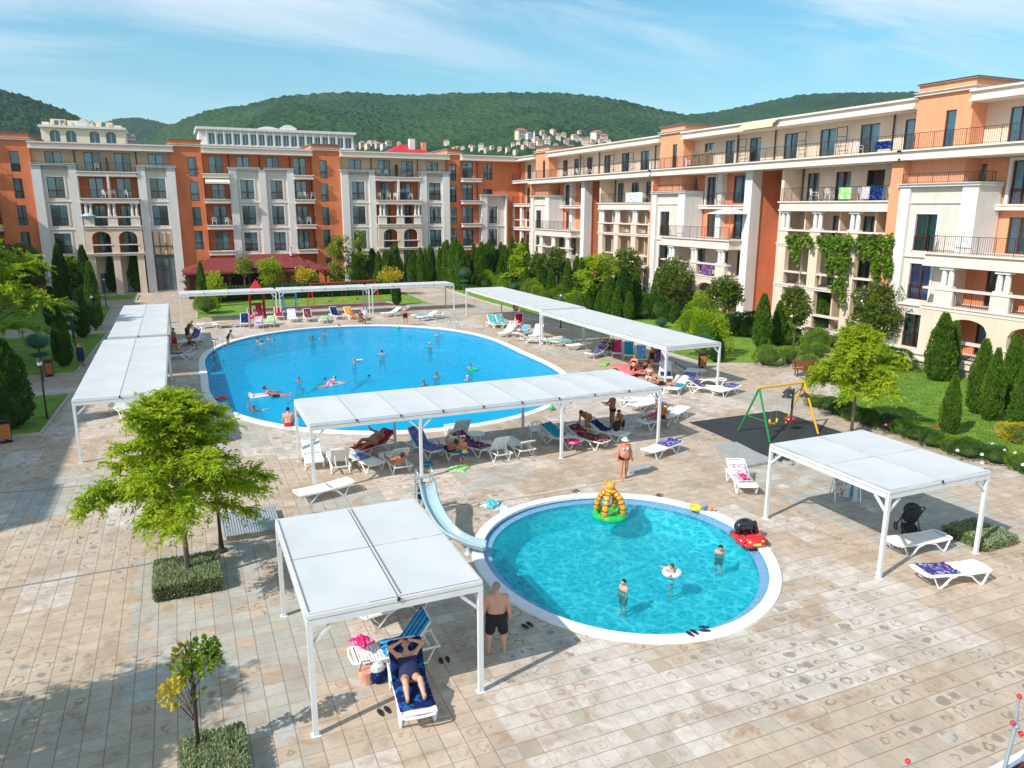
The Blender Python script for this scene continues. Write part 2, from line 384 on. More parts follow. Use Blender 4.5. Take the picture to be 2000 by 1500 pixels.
    r = g.m('ADD', .62, g.m('MULTIPLY', nn.outputs[0], .3)); L(t, r, b.inputs['Roughness'])
    h = g.m('SUBTRACT', g.m('ADD', g.m('MULTIPLY', wv, .35), g.m('MULTIPLY', fine.outputs[0], .25)), g.m('MULTIPLY', j, .9))
    L(t, g.bump(h, .5, .006), b.inputs['Normal']); return m
M_pave = paving_mat()
def water_mat(name, tint, ior, scale, caus, bumps, rip, veil=None):
    m = D.materials.new(name); m.use_nodes = True; g = NG(m); t = m.node_tree; t.nodes.remove(t.nodes['Principled BSDF']); out = t.nodes['Material Output']
    tc = t.nodes.new('ShaderNodeTexCoord'); P = tc.outputs['Object']
    dn = g.noise(P, scale*.55, 3, .3)
    off = t.nodes.new('ShaderNodeVectorMath'); off.operation = 'MULTIPLY_ADD'; L(t, dn.outputs['Color'], off.inputs[0]); off.inputs[1].default_value = (.75/scale*2,)*3; L(t, P, off.inputs[2])
    def web(sc_, seed):
        mp = t.nodes.new('ShaderNodeMapping'); mp.inputs['Location'].default_value = (seed, seed*2, 0); mp.inputs['Rotation'].default_value = (0, 0, seed); L(t, off.outputs[0], mp.inputs[0])
        v = t.nodes.new('ShaderNodeTexVoronoi'); v.feature = 'DISTANCE_TO_EDGE'; v.inputs['Scale'].default_value = sc_; L(t, mp.outputs[0], v.inputs['Vector'])
        return g.m('SUBTRACT', 1, g.ss(v.outputs['Distance'], .0, .22))
    a = g.m('MULTIPLY', web(scale, .7), g.ss(g.noise(P, scale*.5, 2).outputs[0], .35, .62)); b = g.m('MULTIPLY', web(scale*1.7, 2.9), .55)
    w = g.m('MULTIPLY', g.m('MINIMUM', g.m('ADD', a, b), 1.), caus)
    col = g.mix(w, tint, (1., 1., 1.))  # caustic light web painted into the water's transparency colour
    tr = t.nodes.new('ShaderNodeBsdfTransparent'); L(t, col, tr.inputs['Color'])
    gl = t.nodes.new('ShaderNodeBsdfGlossy'); gl.inputs['Roughness'].default_value = .04
    n1 = g.noise(P, rip, 3, .6); n2 = g.noise(P, rip*3.1, 2, .4)
    h = g.m('ADD', n1.outputs[0], g.m('MULTIPLY', n2.outputs[0], .35)); nb = g.bump(h, bumps, .05); L(t, nb, gl.inputs['Normal'])
    fr = t.nodes.new('ShaderNodeFresnel'); fr.inputs[0].default_value = ior; L(t, nb, fr.inputs['Normal'])
    ms = t.nodes.new('ShaderNodeMixShader'); L(t, fr.outputs[0], ms.inputs[0]); L(t, tr.outputs[0], ms.inputs[1]); L(t, gl.outputs[0], ms.inputs[2]); 
    if veil:                                   # diffuse blue mixed in to fade submerged bodies, in place of refraction
        df = t.nodes.new('ShaderNodeBsdfDiffuse'); L(t, g.mix(n1.outputs[0], veil[1], veil[2]), df.inputs['Color']); m2 = t.nodes.new('ShaderNodeMixShader'); m2.inputs[0].default_value = veil[0]
        L(t, tr.outputs[0], m2.inputs[1]); L(t, df.outputs[0], m2.inputs[2]); L(t, m2.outputs[0], ms.inputs[1])
    L(t, ms.outputs[0], out.inputs[0])
    return m
# ------------------------------------------------------------------ pools
def outline(px, deg, z=0., n=96, inset=0.):
    pts = np.array([G(a, b, z) for a, b in px]); c = np.array([(pts[:,0].min()+pts[:,0].max())/2, (pts[:,1].min()+pts[:,1].max())/2])
    d = pts-c; th = np.arctan2(d[:,1], d[:,0]); r = np.hypot(d[:,0], d[:,1])
    A = [np.ones_like(th)]
    for k in range(1, deg+1): A += [np.cos(k*th), np.sin(k*th)]
    co = np.linalg.lstsq(np.array(A).T, r, rcond=None)[0]
    a = np.linspace(0, 2*np.pi, n, endpoint=False); B = [np.ones_like(a)]
    for k in range(1, deg+1): B += [np.cos(k*a), np.sin(k*a)]
    return c, a, np.array(B).T @ co-inset
BIG = outline([(383,722),(420,690),(470,663),(550,645),(640,638),(760,636),(870,645),(950,660),(1020,683),(1070,705),(1097,728),(1093,757),(1068,787),(1000,820),(900,842),(740,849),(600,838),(480,812),(405,770)], 2, inset=.16)
SML = outline([(932,1040),(970,1006),(1040,978),(1110,969),(1190,966),(1290,971),(1380,993),(1450,1028),(1502,1075),(1531,1130),(1523,1180),(1475,1222),(1400,1245),(1300,1255),(1200,1252),(1100,1232),(1020,1197),(960,1142)], 3, inset=.32)
def ringpts(O, off=0.):
    c, a, r = O; return [(c[0]+(r[i]+off)*math.cos(a[i]), c[1]+(r[i]+off)*math.sin(a[i])) for i in range(len(a))]
def inpoly(x, y, P):
    k = False; j = len(P)-1
    for i in range(len(P)):
        if (P[i][1] > y) != (P[j][1] > y) and x < (P[j][0]-P[i][0])*(y-P[i][1])/(P[j][1]-P[i][1])+P[i][0]: k = not k
        j = i
    return k
def inpool(x, y, m=0.): return any(inpoly(x, y, ringpts(O, m)) for O in (BIG, SML))
RB = (-1.64, 24.6, 28.7, 67.65); RS = (5.33, 16.81, 11.07, 22.96)
def hole_ring(mb, O, R, z=0.):
    c, a, r = O; P = ringpts(O); Q = []
    corners = [math.atan2(y-c[1], x-c[0]) for x in (R[0], R[1]) for y in (R[2], R[3])]
    al = list(a); # move nearest sample of the outer ring to the corner
    for i, t in enumerate(al):
        dx, dy = math.cos(t), math.sin(t)
        for cc, (x, y) in zip(corners, [(x, y) for x in (R[0], R[1]) for y in (R[2], R[3])]):
            d = (t-cc+math.pi) % (2*math.pi)-math.pi
            if abs(d) <= math.pi/len(al): Q.append((x, y)); break
        else:
            s = min((R[1]-c[0])/dx if dx > 1e-9 else ((R[0]-c[0])/dx if dx < -1e-9 else 1e9), (R[3]-c[1])/dy if dy > 1e-9 else ((R[2]-c[1])/dy if dy < -1e-9 else 1e9))
            Q.append((c[0]+dx*s, c[1]+dy*s))
    n = len(P); mb.add([(x, y, z) for x, y in P]+[(x, y, z) for x, y in Q], [(i, n+i, n+(i+1)%n, (i+1)%n) for i in range(n)])
mb = MB()
hole_ring(mb, BIG, RB); hole_ring(mb, SML, RS)
xs = [-70, RB[0], RS[0], RS[1], RB[1], 62]; ys = [-60, RS[2], RS[3], RB[2], RB[3], 130]
for i in range(5):
    for j in range(5):
        x0, x1, y0, y1 = xs[i], xs[i+1], ys[j], ys[j+1]
        if RS[0]-.01 <= x0 and x1 <= RS[1]+.01 and j == 1: continue
        if RB[0]-.01 <= x0 and x1 <= RB[1]+.01 and j == 3: continue
        mb.quad((x0,y0,0),(x1,y0,0),(x1,y1,0),(x0,y1,0))
struct('pavement', mb, M_pave)
mb = MB()
for x0, x1, y0, y1 in ((-3300,-70,-3300,3300),(62,3300,-3300,3300),(-70,62,-3300,-60),(-70,62,130,3300)):
    mb.quad((x0,y0,-.05),(x1,y0,-.05),(x1,y1,-.05),(x0,y1,-.05))
M_scrub = mat('scrub_ground', (.055,.085,.03), .95, var=1, vscale=.03, col2=(.14,.13,.07))
struct('ground', mb, M_scrub)
M_cop = mat('pool_coping', (.80,.78,.76), .7, var=.05, vscale=5, bump=.2, bscale=50)
def floor_mat(name, c1, c2, s=.12):
    m = D.materials.new(name); m.use_nodes = True; g = NG(m); t = m.node_tree; b = t.nodes['Principled BSDF']; b.inputs['Roughness'].default_value = .4
    tc = t.nodes.new('ShaderNodeTexCoord'); X, Y, Z = g.sep(tc.outputs['Object'])
    w = g.white(g.xyz(g.m('FLOOR', g.m('DIVIDE', X, s)), g.m('FLOOR', g.m('DIVIDE', Y, s)), g.m('FLOOR', g.m('DIVIDE', Z, s))))
    L(t, g.mix(w.outputs['Value'], c1, c2), b.inputs['Base Color']); return m
M_fb = floor_mat('blue_pool_tiles', (.006,.60,.84), (.010,.68,.90), .25)
M_fs = floor_mat('turquoise_pool_tiles', (.06,.64,.70), (.10,.72,.78))
M_ft = floor_mat('edge_pool_tiles', (.12,.30,.48), (.20,.40,.58), .06)
def pool(O, name, depth, wz, cop_w, Mf, Mw, lab, ledge=0., steps=None):
    r = thing(name, lab[0], 'pool', (O[0][0], O[0][1], 0)); cx, cy = O[0]
    P = [(x-cx, y-cy) for x, y in ringpts(O)]; n = len(P)
    def off(o): return [(x-cx, y-cy) for x, y in ringpts(O, o)]
    w = MB(); A = off(0); B = off(-ledge) if ledge else A
    lv = [(A, .0), (A, wz-.16)] if not ledge else [(A, .0), (A, -.09), (B, -.10), (B, wz-.1)]
    for (p0, z0), (p1, z1) in zip(lv[:-1], lv[1:]):
        w.add([(x, y, z0) for x, y in p0]+[(x, y, z1) for x, y in p1], [(i, (i+1)%n, n+(i+1)%n, n+i) for i in range(n)])
    w.build('tile_band', M_ft, r)
    w = MB(); C = off(-ledge-.12)
    w.add([(x, y, lv[-1][1]) for x, y in B]+[(x, y, -depth) for x, y in C], [(i, (i+1)%n, n+(i+1)%n, n+i) for i in range(n)])
    w.add([(x, y, -depth) for x, y in C], [tuple(range(n))]); w.build('basin', Mf, r)
    w = MB(); E1 = off(.0); E2 = off(cop_w)
    h = .05
    for (p0, z0), (p1, z1) in (((off(-.03), -.03), (off(-.03), h)), ((off(-.03), h), (off(cop_w), h)), ((off(cop_w), h), (off(cop_w+.02), .0))):
        w.add([(x, y, z0) for x, y in p0]+[(x, y, z1) for x, y in p1], [(i, (i+1)%n, n+(i+1)%n, n+i) for i in range(n)])
    w.build('coping', M_cop, r)
    if steps:
        for k, (a, rr, z) in enumerate(steps):
            w = MB(); c2, a2, r2 = O; m = int(a*n/(2*math.pi)) % n; ex, ey = P[m]
            ux, uy = -ex/math.hypot(ex, ey), -ey/math.hypot(ex, ey)
            prof = [(rr, -depth), (rr, z), (.01, z)]; w.lathe(prof, 40, c=(ex, ey, 0)); o = w.build('step', Mf, r)
            # cut to the inside of the basin
            me = o.data; bm = bmesh.new(); bm.from_mesh(me)
            IP = off(-ledge-.05)
            bmesh.ops.delete(bm, geom=[f for f in bm.faces if not inpoly(f.calc_center_median().x, f.calc_center_median().y, IP) and abs(f.normal.z) < .5], context='FACES')
            bm.to_mesh(me); bm.free()
    w = MB(); Wp = off(-ledge-.001); w.add([(x, y, wz) for x, y in Wp], [tuple(range(n))]); o = w.build('water', Mw, None, loc=(cx, cy, 0)); tag(o, kind='structure')
    return r
M_wb = water_mat('big_pool_water', (.10,.88,.95), 1.09, 1.7, .5, .7, 2.4, (.52, (.0,.36,.66), (.003,.47,.77)))
M_ws = water_mat('paddling_pool_water', (.12,.62,.73), 1.2, 2.6, 1.0, .6, 3.4, (.22, (.0,.42,.52), (.01,.56,.64)))
pool(BIG, 'swimming_pool', 1.6, -.10, .38, M_fb, M_wb, ['large oval swimming pool full of deep blue water and bathers'])
pool(SML, 'paddling_pool', .90, -.12, .28, M_fs, M_ws, ['small round turquoise children\'s pool with wide white rim in the foreground'], ledge=.28,
     steps=[(math.radians(238), .95, -.45), (math.radians(238), .62, -.30)])
# ------------------------------------------------------------------ lawns and play surfaces
M_grass = mat('lawn_grass', (.095,.195,.010), .9, var=1, vscale=1.3, col2=(.20,.33,.03), bump=.8, bscale=90, detail=8)
M_kerb = mat('kerb_stone', (.45,.42,.38), .85, var=.12, vscale=3, bump=.2)
M_rub = mat('dark_rubber', (.028,.034,.036), .9, var=.25, vscale=2, bump=.4, bscale=90)
M_rubr = mat('maroon_rubber', (.13,.04,.045), .9, var=.2, vscale=2)
def sheet(name, poly, m, z, th=None, kerb=0.12):
    mb = MB(); n = len(poly); mb.add([(x, y, z) for x, y in poly], [tuple(range(n))]); struct(name, mb, m)
    if kerb:
        k = MB(); P = [Vector((x, y)) for x, y in poly]
        ctr = sum(P, Vector((0,0)))/n; Q = []
        area = sum(P[i].x*P[(i+1)%n].y-P[(i+1)%n].x*P[i].y for i in range(n)); sg = 1 if area > 0 else -1
        for i in range(n):
            a = (P[i]-P[i-1]).normalized(); b = (P[(i+1)%n]-P[i]).normalized(); na = Vector((a.y, -a.x))*sg; nb = Vector((b.y, -b.x))*sg
            m_ = (na+nb); m_ = m_/max(m_.dot(na), .3); Q.append(P[i]+m_*kerb)
        for i in range(n):
            j = (i+1)%n
            k.quad((*P[i], z+.03), (*P[j], z+.03), (*Q[j], z+.03), (*Q[i], z+.03)); k.quad((*Q[i], z+.03), (*Q[j], z+.03), (*Q[j], 0.), (*Q[i], 0.)); k.quad((*P[i], z+.03), (*P[j], z+.03), (*P[j], z-.05), (*P[i], z-.05))
        struct('kerb', k, M_kerb)
LAWN_R1 = [(29.2,9.),(28.9,17.),(29.3,24.3),(30.6,27.6),(33.3,30.6),(34.6,33.6),(42.6,35.3),(42.6,9.)]
LAWN_R2 = [(30.2,38.2),(33.4,36.9),(35.2,38.0),(42.9,40.3),(42.9,94),(30.5,94),(29.6,88),(29.2,74),(29.9,60)]
LAWN_L = [[(-40,37.2),(-6.25,37.2),(-5.95,44.8),(-40,44.8)], [(-40,50.6),(-6.3,50.6),(-5.7,66),(-40,66)], [(-40,71),(-6.4,71),(-6.6,84),(-40,84)], [(-24,89.5),(-4.6,89.5),(-4.6,94.8),(-24,94.8)]]
sheet('lawn', LAWN_R1, M_grass, .07); sheet('lawn', LAWN_R2, M_grass, .07)
for p in LAWN_L: sheet('lawn', p, M_grass, .07)
sheet('lawn', [(1.1,72.6),(5.2,72.6),(5.6,77.5),(19.6,77.5),(20.6,74.4),(23.3,74.4),(23.6,86.3),(1.3,86.3)], M_grass, .05)
sheet('play_surface', [(5.9,74.4),(20.2,74.4),(19.3,77.2),(6.1,77.2)], M_rubr, .05, kerb=.1)
matP = [G(1376,832), G(1566,812), G(1628,842), G(1510,906), G(1492,889), G(1440,866)]
sheet('play_surface', [(21.0,27.6),(26.3,27.6),(26.3,23.6),(20.9,21.3),(20.9,22.6)], M_rub, .02, kerb=0)
# drainage channels and the shallow step across the terrace
def strip(name, a, b, w, h, m):
    mb = MB(); mb.bar((a[0], a[1], h/2), (b[0], b[1], h/2), w, h); return struct(name, mb, m)
M_drain = mat('drain_steel', (.25,.24,.23), .6, var=.4, vscale=60)
strip('drain_channel', (-7.0, 19.9), (4.4, 21.45), .07, .012, M_drain) if False else None
a = G(0,1152); b = G(435,1076); strip('drain_channel', a, b, .08, .012, M_drain)
a = G(0,963); b = G(255,941); strip('drain_channel', a, b, .08, .012, M_drain)
M_step = mat('step_edge_stone', (.56,.47,.37), .8, var=.1, vscale=4)
for p, q in (((845,1000),(1235,936)),):
    strip('step_edge', G(*p), G(*q), .10, .035, M_step)
a = G(640,940); b = G(1140,868)
# ------------------------------------------------------------------ hills
def hills(name, prof, R, z0, r0, m, amp=8., nr=120, nc=420, pw=1.25, seed=0):
    rng = np.random.RandomState(seed); xs = np.linspace(prof[0][0], prof[-1][0], nc); ys = np.interp(xs, [p[0] for p in prof], [p[1] for p in prof])
    V = []; t = np.concatenate([np.linspace(0, 1, nr), [1.06, 1.15, 1.3]])
    ph = rng.rand(40, 3)*6.28; fr = rng.rand(40)*.06+.004; an = rng.rand(40)*6.28
    for i, (x, y) in enumerate(zip(xs, ys)):
        d = ray(x, y); h = math.hypot(d[0], d[1]); ux, uy = d[0]/h, d[1]/h; zt = CH+R*d[2]/h
        r = r0+(R-r0)*t; tt = np.clip(t, 0, 1); z = z0+(zt-z0)*tt**pw*np.where(t > 1, 1-(t-1)*1.5, 1)
        X = ux*r; Y = uy*r; nzv = np.zeros_like(r)
        for k in range(40): nzv += np.sin((X*math.cos(an[k])+Y*math.sin(an[k]))*fr[k]+ph[k][0])*(.012/fr[k])**.9
        gully = np.abs(np.sin(X*.0085+np.sin(Y*.004)*1.3))*-1.3-.6*np.abs(np.sin(X*.021+Y*.009+np.sin(Y*.011)))
        z = z+(nzv*amp*.22+gully*amp*2.2)*np.sin(np.pi*np.clip(tt, 0, 1))**.6*.9+rng.rand(len(r))*amp*.45
        V.append(np.stack([X, Y, z], 1))
    V = np.array(V); k = V.shape[1]; ii, jj = np.meshgrid(np.arange(nc-1), np.arange(k-1), indexing='ij')
    F = np.stack([ii*k+jj, ii*k+jj+1, (ii+1)*k+jj+1, (ii+1)*k+jj], -1).reshape(-1, 4)[:, ::-1]
    return tag(nobj(name, nmesh(name, V.reshape(-1, 3), F, m, smooth=False)), kind='structure'), V
def forest_mat(name, c1, c2, c3):
    m = D.materials.new(name); m.use_nodes = True; g = NG(m); t = m.node_tree; b = t.nodes['Principled BSDF']; b.inputs['Roughness'].default_value = .95; b.inputs['Specular IOR Level'].default_value = .1
    tc = t.nodes.new('ShaderNodeTexCoord'); P = tc.outputs['Object']
    n1 = g.noise(P, .012, 5, .5); n2 = g.noise(P, .11, 4, .2)
    v = t.nodes.new('ShaderNodeTexVoronoi'); v.inputs['Scale'].default_value = .10; L(t, P, v.inputs['Vector'])
    n0 = g.noise(P, .0035, 4, 1.); c = g.mix(g.ss(n1.outputs[0], .35, .65), c1, c2); c = g.mix(g.m('MULTIPLY', g.ss(n0.outputs[0], .5, .62), .5), c, c3); c = g.mix(g.m('MULTIPLY', g.ss(n0.outputs[0], .48, .36), .45), c, tuple(x*.55 for x in c1)); c = g.mix(g.ss(n2.outputs[0], .45, .75), c, c3)
    c = g.mix(g.m('MULTIPLY', g.sep(v.outputs['Color'])[0], .22), c, (.012,.035,.016))
    L(t, c, b.inputs['Base Color']); h = g.m('SUBTRACT', g.m('MULTIPLY', n2.outputs[0], .5), v.outputs['Distance'])
    L(t, g.bump(h, 1., 7.), b.inputs['Normal']); return m
M_for = forest_mat('forest', (.012,.048,.016), (.026,.078,.022), (.052,.105,.028))
M_forf = forest_mat('far_forest', (.011,.042,.017), (.022,.065,.022), (.036,.082,.026))
HM, HV = hills('hill', [(-300,420),(200,330),(270,277),(330,246),(400,219),(440,211),(475,208),(520,196),(560,188),(620,184),(700,181),(750,186),(820,187),(900,183),(1000,182),(1100,183),(1160,189),(1220,198),(1280,213),(1340,226),(1400,246),(1500,280),(1700,340),(1900,400)], 1500, 2, 260, M_for, seed=2)
hills('hill', [(-700,120),(-300,150),(-60,160),(0,178),(40,187),(100,208),(135,221),(180,240),(260,290),(330,380)], 1150, 2, 250, M_forf, seed=5, nc=220)
hills('hill', [(120,300),(180,250),(225,233),(270,231),(300,236),(335,246),(380,270),(420,320)], 2300, 2, 900, M_forf, seed=7, nc=120, nr=60)
hills('hill', [(1180,300),(1260,252),(1340,225),(1400,219),(1450,209),(1500,199),(1560,187),(1620,183),(1700,182),(1790,181),(2000,188),(2300,230),(2600,300)], 2000, 2, 600, M_forf, seed=9, nc=260)
M_straw = mat('dry_meadow', (.42,.30,.16), .95, var=.2, vscale=.05)
for cx_, cy__, rx, ry in ((785,187,22,3.),(968,188,16,2.2)):
    pass
HC = HV.reshape(-1, 3)
def terrain_hit(x, y):                    # first point of the main hill seen through a pixel
    d = ray(x, y); hh = math.hypot(d[0], d[1]); az = math.atan2(d[0], d[1]); AZ = np.arctan2(HV[:,5,0], HV[:,5,1]); i = int(np.argmin(abs(AZ-az))); col = HV[i]
    for k in range(3, len(col)):
        r = math.hypot(col[k,0], col[k,1])
        if col[k,2] > CH+r*d[2]/hh: return col[k]
    return col[-4]
# ------------------------------------------------------------------ buildings
class Fac:
    """facade frame: u along the wall, v outwards, z up"""
    def __init__(s, o, u, n): s.o = o; s.u = u; s.n = n
    def p(s, u, v, z): return (s.o[0]+s.u[0]*u+s.n[0]*v, s.o[1]+s.u[1]*u+s.n[1]*v, z)
    def box(s, mb, u0, u1, v0, v1, z0, z1, m=0):
        a = s.p(u0, v0, z0); b = s.p(u1, v1, z1); mb.box(a[0], a[1], a[2], b[0], b[1], b[2], m)
    def quad(s, mb, u0, z0, u1, z1, v, m=0):
        mb.quad(s.p(u0,v,z0), s.p(u1,v,z0), s.p(u1,v,z1), s.p(u0,v,z1), m)
class Bld:
    def __init__(s, name, label, F, loc, cat='building', group=None):
        s.r = thing(name, label, cat, loc, 0, group); s.F = Fac((F.o[0]-loc[0], F.o[1]-loc[1]), F.u, F.n); s.parts = {}; s.rng = random.Random(len(label)*7+int(loc[0]*3)); s.nw = 0
    def mb(s, name, m):
        k = (name, m.name)
        if k not in s.parts: s.parts[k] = (MB(), m)
        return s.parts[k][0]
    def flush(s):
        for (name, _), (mb, m) in s.parts.items(): mb.build(name, m, s.r)
        s.parts = {}
    # wall skin with window holes; the holes are real recesses
    def wall(s, u0, u1, z0, z1, v, m, holes=(), back=None, name='wall', depth=.22):
        mb = s.mb(name, m); F = s.F
        us = sorted(set([u0, u1]+[h[0] for h in holes]+[h[1] for h in holes])); zs = sorted(set([z0, z1]+[h[2] for h in holes]+[h[3] for h in holes]))
        us = [u for u in us if u0-1e-6 <= u <= u1+1e-6]; zs = [z for z in zs if z0-1e-6 <= z <= z1+1e-6]
        for a, b in zip(us[:-1], us[1:]):
            run = None
            for c, d in zip(zs[:-1], zs[1:]):
                mu, mz = (a+b)/2, (c+d)/2
                if any(h[0] < mu < h[1] and h[2] < mz < h[3] for h in holes): continue
                F.quad(mb, a, c, b, d, v)
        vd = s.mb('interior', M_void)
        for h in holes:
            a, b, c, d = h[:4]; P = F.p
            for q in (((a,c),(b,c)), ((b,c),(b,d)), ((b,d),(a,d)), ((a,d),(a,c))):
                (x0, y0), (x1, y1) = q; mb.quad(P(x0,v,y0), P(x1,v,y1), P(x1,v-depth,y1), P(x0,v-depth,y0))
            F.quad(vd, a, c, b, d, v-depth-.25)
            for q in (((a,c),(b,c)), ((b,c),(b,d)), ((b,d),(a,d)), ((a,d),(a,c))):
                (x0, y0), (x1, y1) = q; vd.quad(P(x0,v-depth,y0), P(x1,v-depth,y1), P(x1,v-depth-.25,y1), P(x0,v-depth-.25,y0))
            if back is None: s.window(a, b, c, d, v-.10, *(h[4:]))
        if back is not None:                       # close the zone: sides and top, back to depth 'back'
            P = F.p
            for uu in (u0, u1): mb.quad(P(uu,v,z0), P(uu,back,z0), P(uu,back,z1), P(uu,v,z1))
            mb.quad(P(u0,v,z1), P(u1,v,z1), P(u1,back,z1), P(u0,back,z1))
            for h in holes: s.window(h[0], h[1], h[2], h[3], v-.10, *(h[4:]))
    def solid(s, u0, u1, z0, z1, v0, v1, m, name='wall'):
        if name == 'wall': s.F.box(s.mb(name, m), u0, u1, v0, v1, z0, z1)
        else: q = MB(); s.F.box(q, u0, u1, v0, v1, z0, z1); q.build(name, m, s.r)
    def window(s, a, b, c, d, v, kind='win', curt=None, open_=0):
        F = s.F; f = MB(); w = .055; r = s.rng
        F.box(f, a, a+w, v-.03, v+.03, c, d); F.box(f, b-w, b, v-.03, v+.03, c, d); F.box(f, a+w, b-w, v-.03, v+.03, d-w, d); F.box(f, a+w, b-w, v-.03, v+.03, c, c+w)
        wid = b-a
        if wid > 1.0: F.box(f, (a+b)/2-.05, (a+b)/2+.05, v-.028, v+.034, c+w, d-w)
        if kind == 'win' or kind == 'frame':
            zt = c+(d-c)*.34
            F.box(f, a+w, (a+b)/2-.05 if wid > 1 else b-w, v-.026, v+.03, zt-.035, zt+.035)
            if wid > 1: F.box(f, (a+b)/2+.05, b-w, v-.026, v+.03, zt-.035, zt+.035)
        if kind == 'win':   # french balcony rail in front of the lower third
            F.box(f, a, b, v+.10, v+.13, zt+.09, zt+.125)
            n = max(3, int(wid/.16))
            for i in range(n+1): u = a+.02+(wid-.04)*i/n; F.box(f, u-.008, u+.008, v+.105, v+.12, c+.02, zt+.09)
        fo = f.build('window', M_brown, s.r); s.nw += 1
        g = MB(); F.quad(g, a+w, c+w, b-w, d-w, v); g.build('pane', M_glass, fo)
        k = curt if curt is not None else r.random()
        cm = M_curt if not isinstance(curt, str) else mat('curtain_'+curt, {'green': (.28,.70,.52), 'lilac': (.72,.50,.95)}[curt], .9)
        cv = MB(); segs = []
        if isinstance(curt, str): segs = [(a+w, b-w)]
        elif k < .30: segs = [(a+w, (a+b)/2+.1)]
        elif k < .50: segs = [((a+b)/2-.1, b-w)]
        elif k < .72: segs = [(a+w, a+w+wid*.36), (b-w-wid*.36, b-w)]
        elif k < .97: segs = [(a+w, b-w)]
        for p, q in segs:
            n = max(2, int((q-p)/.09)); pts = [(p+(q-p)*i/n, v-.13-(.03 if i % 2 else 0)) for i in range(n+1)]
            for (x0, v0), (x1, v1) in zip(pts[:-1], pts[1:]): cv.quad(F.p(x0,v0,c+.06), F.p(x1,v1,c+.06), F.p(x1,v1,d-.05), F.p(x0,v0,d-.05))
        if cv.v: cv.build('curtain', cm, fo)
    def rail(s, pts, z, h=.95, name='railing', m=None, base=None, step=.13, parent=None):
        """pts: list of (u, v); thin bars with a top and bottom rail"""
        f = MB(); F = s.F
        for (a, va), (b, vb) in zip(pts[:-1], pts[1:]):
            f.bar(F.p(a, va, z+h), F.p(b, vb, z+h), .04, .03); f.bar(F.p(a, va, z+.08), F.p(b, vb, z+.08), .02)
            ln = math.hypot(b-a, vb-va); n = max(2, int(ln/step))
            for i in range(n+1):
                t = i/n; x = F.p(a+(b-a)*t, va+(vb-va)*t, z); w = .03 if i % 8 == 0 or i == n else .013
                f.bar(x, (x[0], x[1], z+h), w)
        return f.build(name, M_dark if m is None else m, parent or s.r)
    def slab(s, u0, u1, v0, v1, z, th=.45, lip=.12, name='balcony', m=None):
        """moulded slab: bottom band, narrower middle, projecting top"""
        f = MB(); F = s.F; zt = z
        F.box(f, u0-lip, u1+lip, v0, v1+lip, zt-.10, zt); F.box(f, u0, u1, v0, v1, zt-th+.12, zt-.10); F.box(f, u0-lip*.5, u1+lip*.5, v0, v1+lip*.5, zt-th, zt-th+.12)
        return f.build(name, M_trim if m is None else m, s.r)
    def cornice(s, u0, u1, v0, v1, z0, z1, name='cornice', m=None, lip=.25, closed=True):
        f = MB(); F = s.F; h = z1-z0
        F.box(f, u0-.02, u1+.02, v0, v1, z0+.004, z0+h*.25); F.box(f, u0+.01, u1-.01, v0, v1-.16, z0+h*.25, z1-h*.18); F.box(f, u0-.05, u1+.05, v0, v1+.03, z1-h*.18, z1)
        return f.build(name, m or M_trim, s.r)
    def column(s, u, v, z0, z1, r=.17):
        f = MB(); c = s.F.p(u, v, 0); f.lathe([(r, z0+.12), (r*1.04, z0+(z1-z0)*.4), (r*.86, z1-.16)], 12, c=(c[0], c[1], 0))
        f.box(c[0]-r*1.25, c[1]-r*1.25, z0, c[0]+r*1.25, c[1]+r*1.25, z0+.12); f.box(c[0]-r*1.3, c[1]-r*1.3, z1-.16, c[0]+r*1.3, c[1]+r*1.3, z1-.004)
        return f.build('column', M_wren, s.r)
    def pipe(s, u, v, z0, z1):
        f = MB(); f.tube([s.F.p(u, v, z0), s.F.p(u, v, z1)], .055, 8); f.build('downpipe', M_brown, s.r)
    def pillar(s, u0, u1, v0, v1, z0, z1, m=None):
        f = MB(); s.F.box(f, u0, u1, v0, v1, z0, z1); return f.build('pillar', m or M_wren, s.r)
    def arch_wall(s, u0, u1, z0, z1, v0, v1, m, ops, name='wall'):
        """wall of thickness v0..v1 with openings (a, b, zb, zt, rise) or boxes (rise 0)"""
        mb = s.mb(name, m); F = s.F; ops = sorted(ops); cur = u0
        for (a, b, zb, zt, rise) in ops:
            if a > cur+1e-6: F.box(mb, cur, a, v0, v1, z0, z1)
            if zb > z0+1e-6: F.box(mb, a, b, v0, v1, z0, zb)
            n = 12 if rise else 1; P = F.p; c = (a+b)/2; R = (b-a)/2
            prof = [(a+(b-a)*i/n, zt+(rise*math.sqrt(max(0, 1-((a+(b-a)*i/n-c)/R)**2)) if rise else 0)) for i in range(n+1)]
            for (x0, y0), (x1, y1) in zip(prof[:-1], prof[1:]):
                for v in (v0, v1): mb.quad(P(x0,v,y0), P(x1,v,y1), P(x1,v,z1), P(x0,v,z1))
                mb.quad(P(x0,v0,y0), P(x0,v1,y0), P(x1,v1,y1), P(x1,v0,y1))
            mb.quad(P(a,v0,z1), P(b,v0,z1), P(b,v1,z1), P(a,v1,z1)); cur = b
        if cur < u1-1e-6: F.box(mb, cur, u1, v0, v1, z0, z1)
DEEP = -12.
M_yel = mat('yellow_cream_render', (.70,.52,.36), .9, var=.06, vscale=.6)
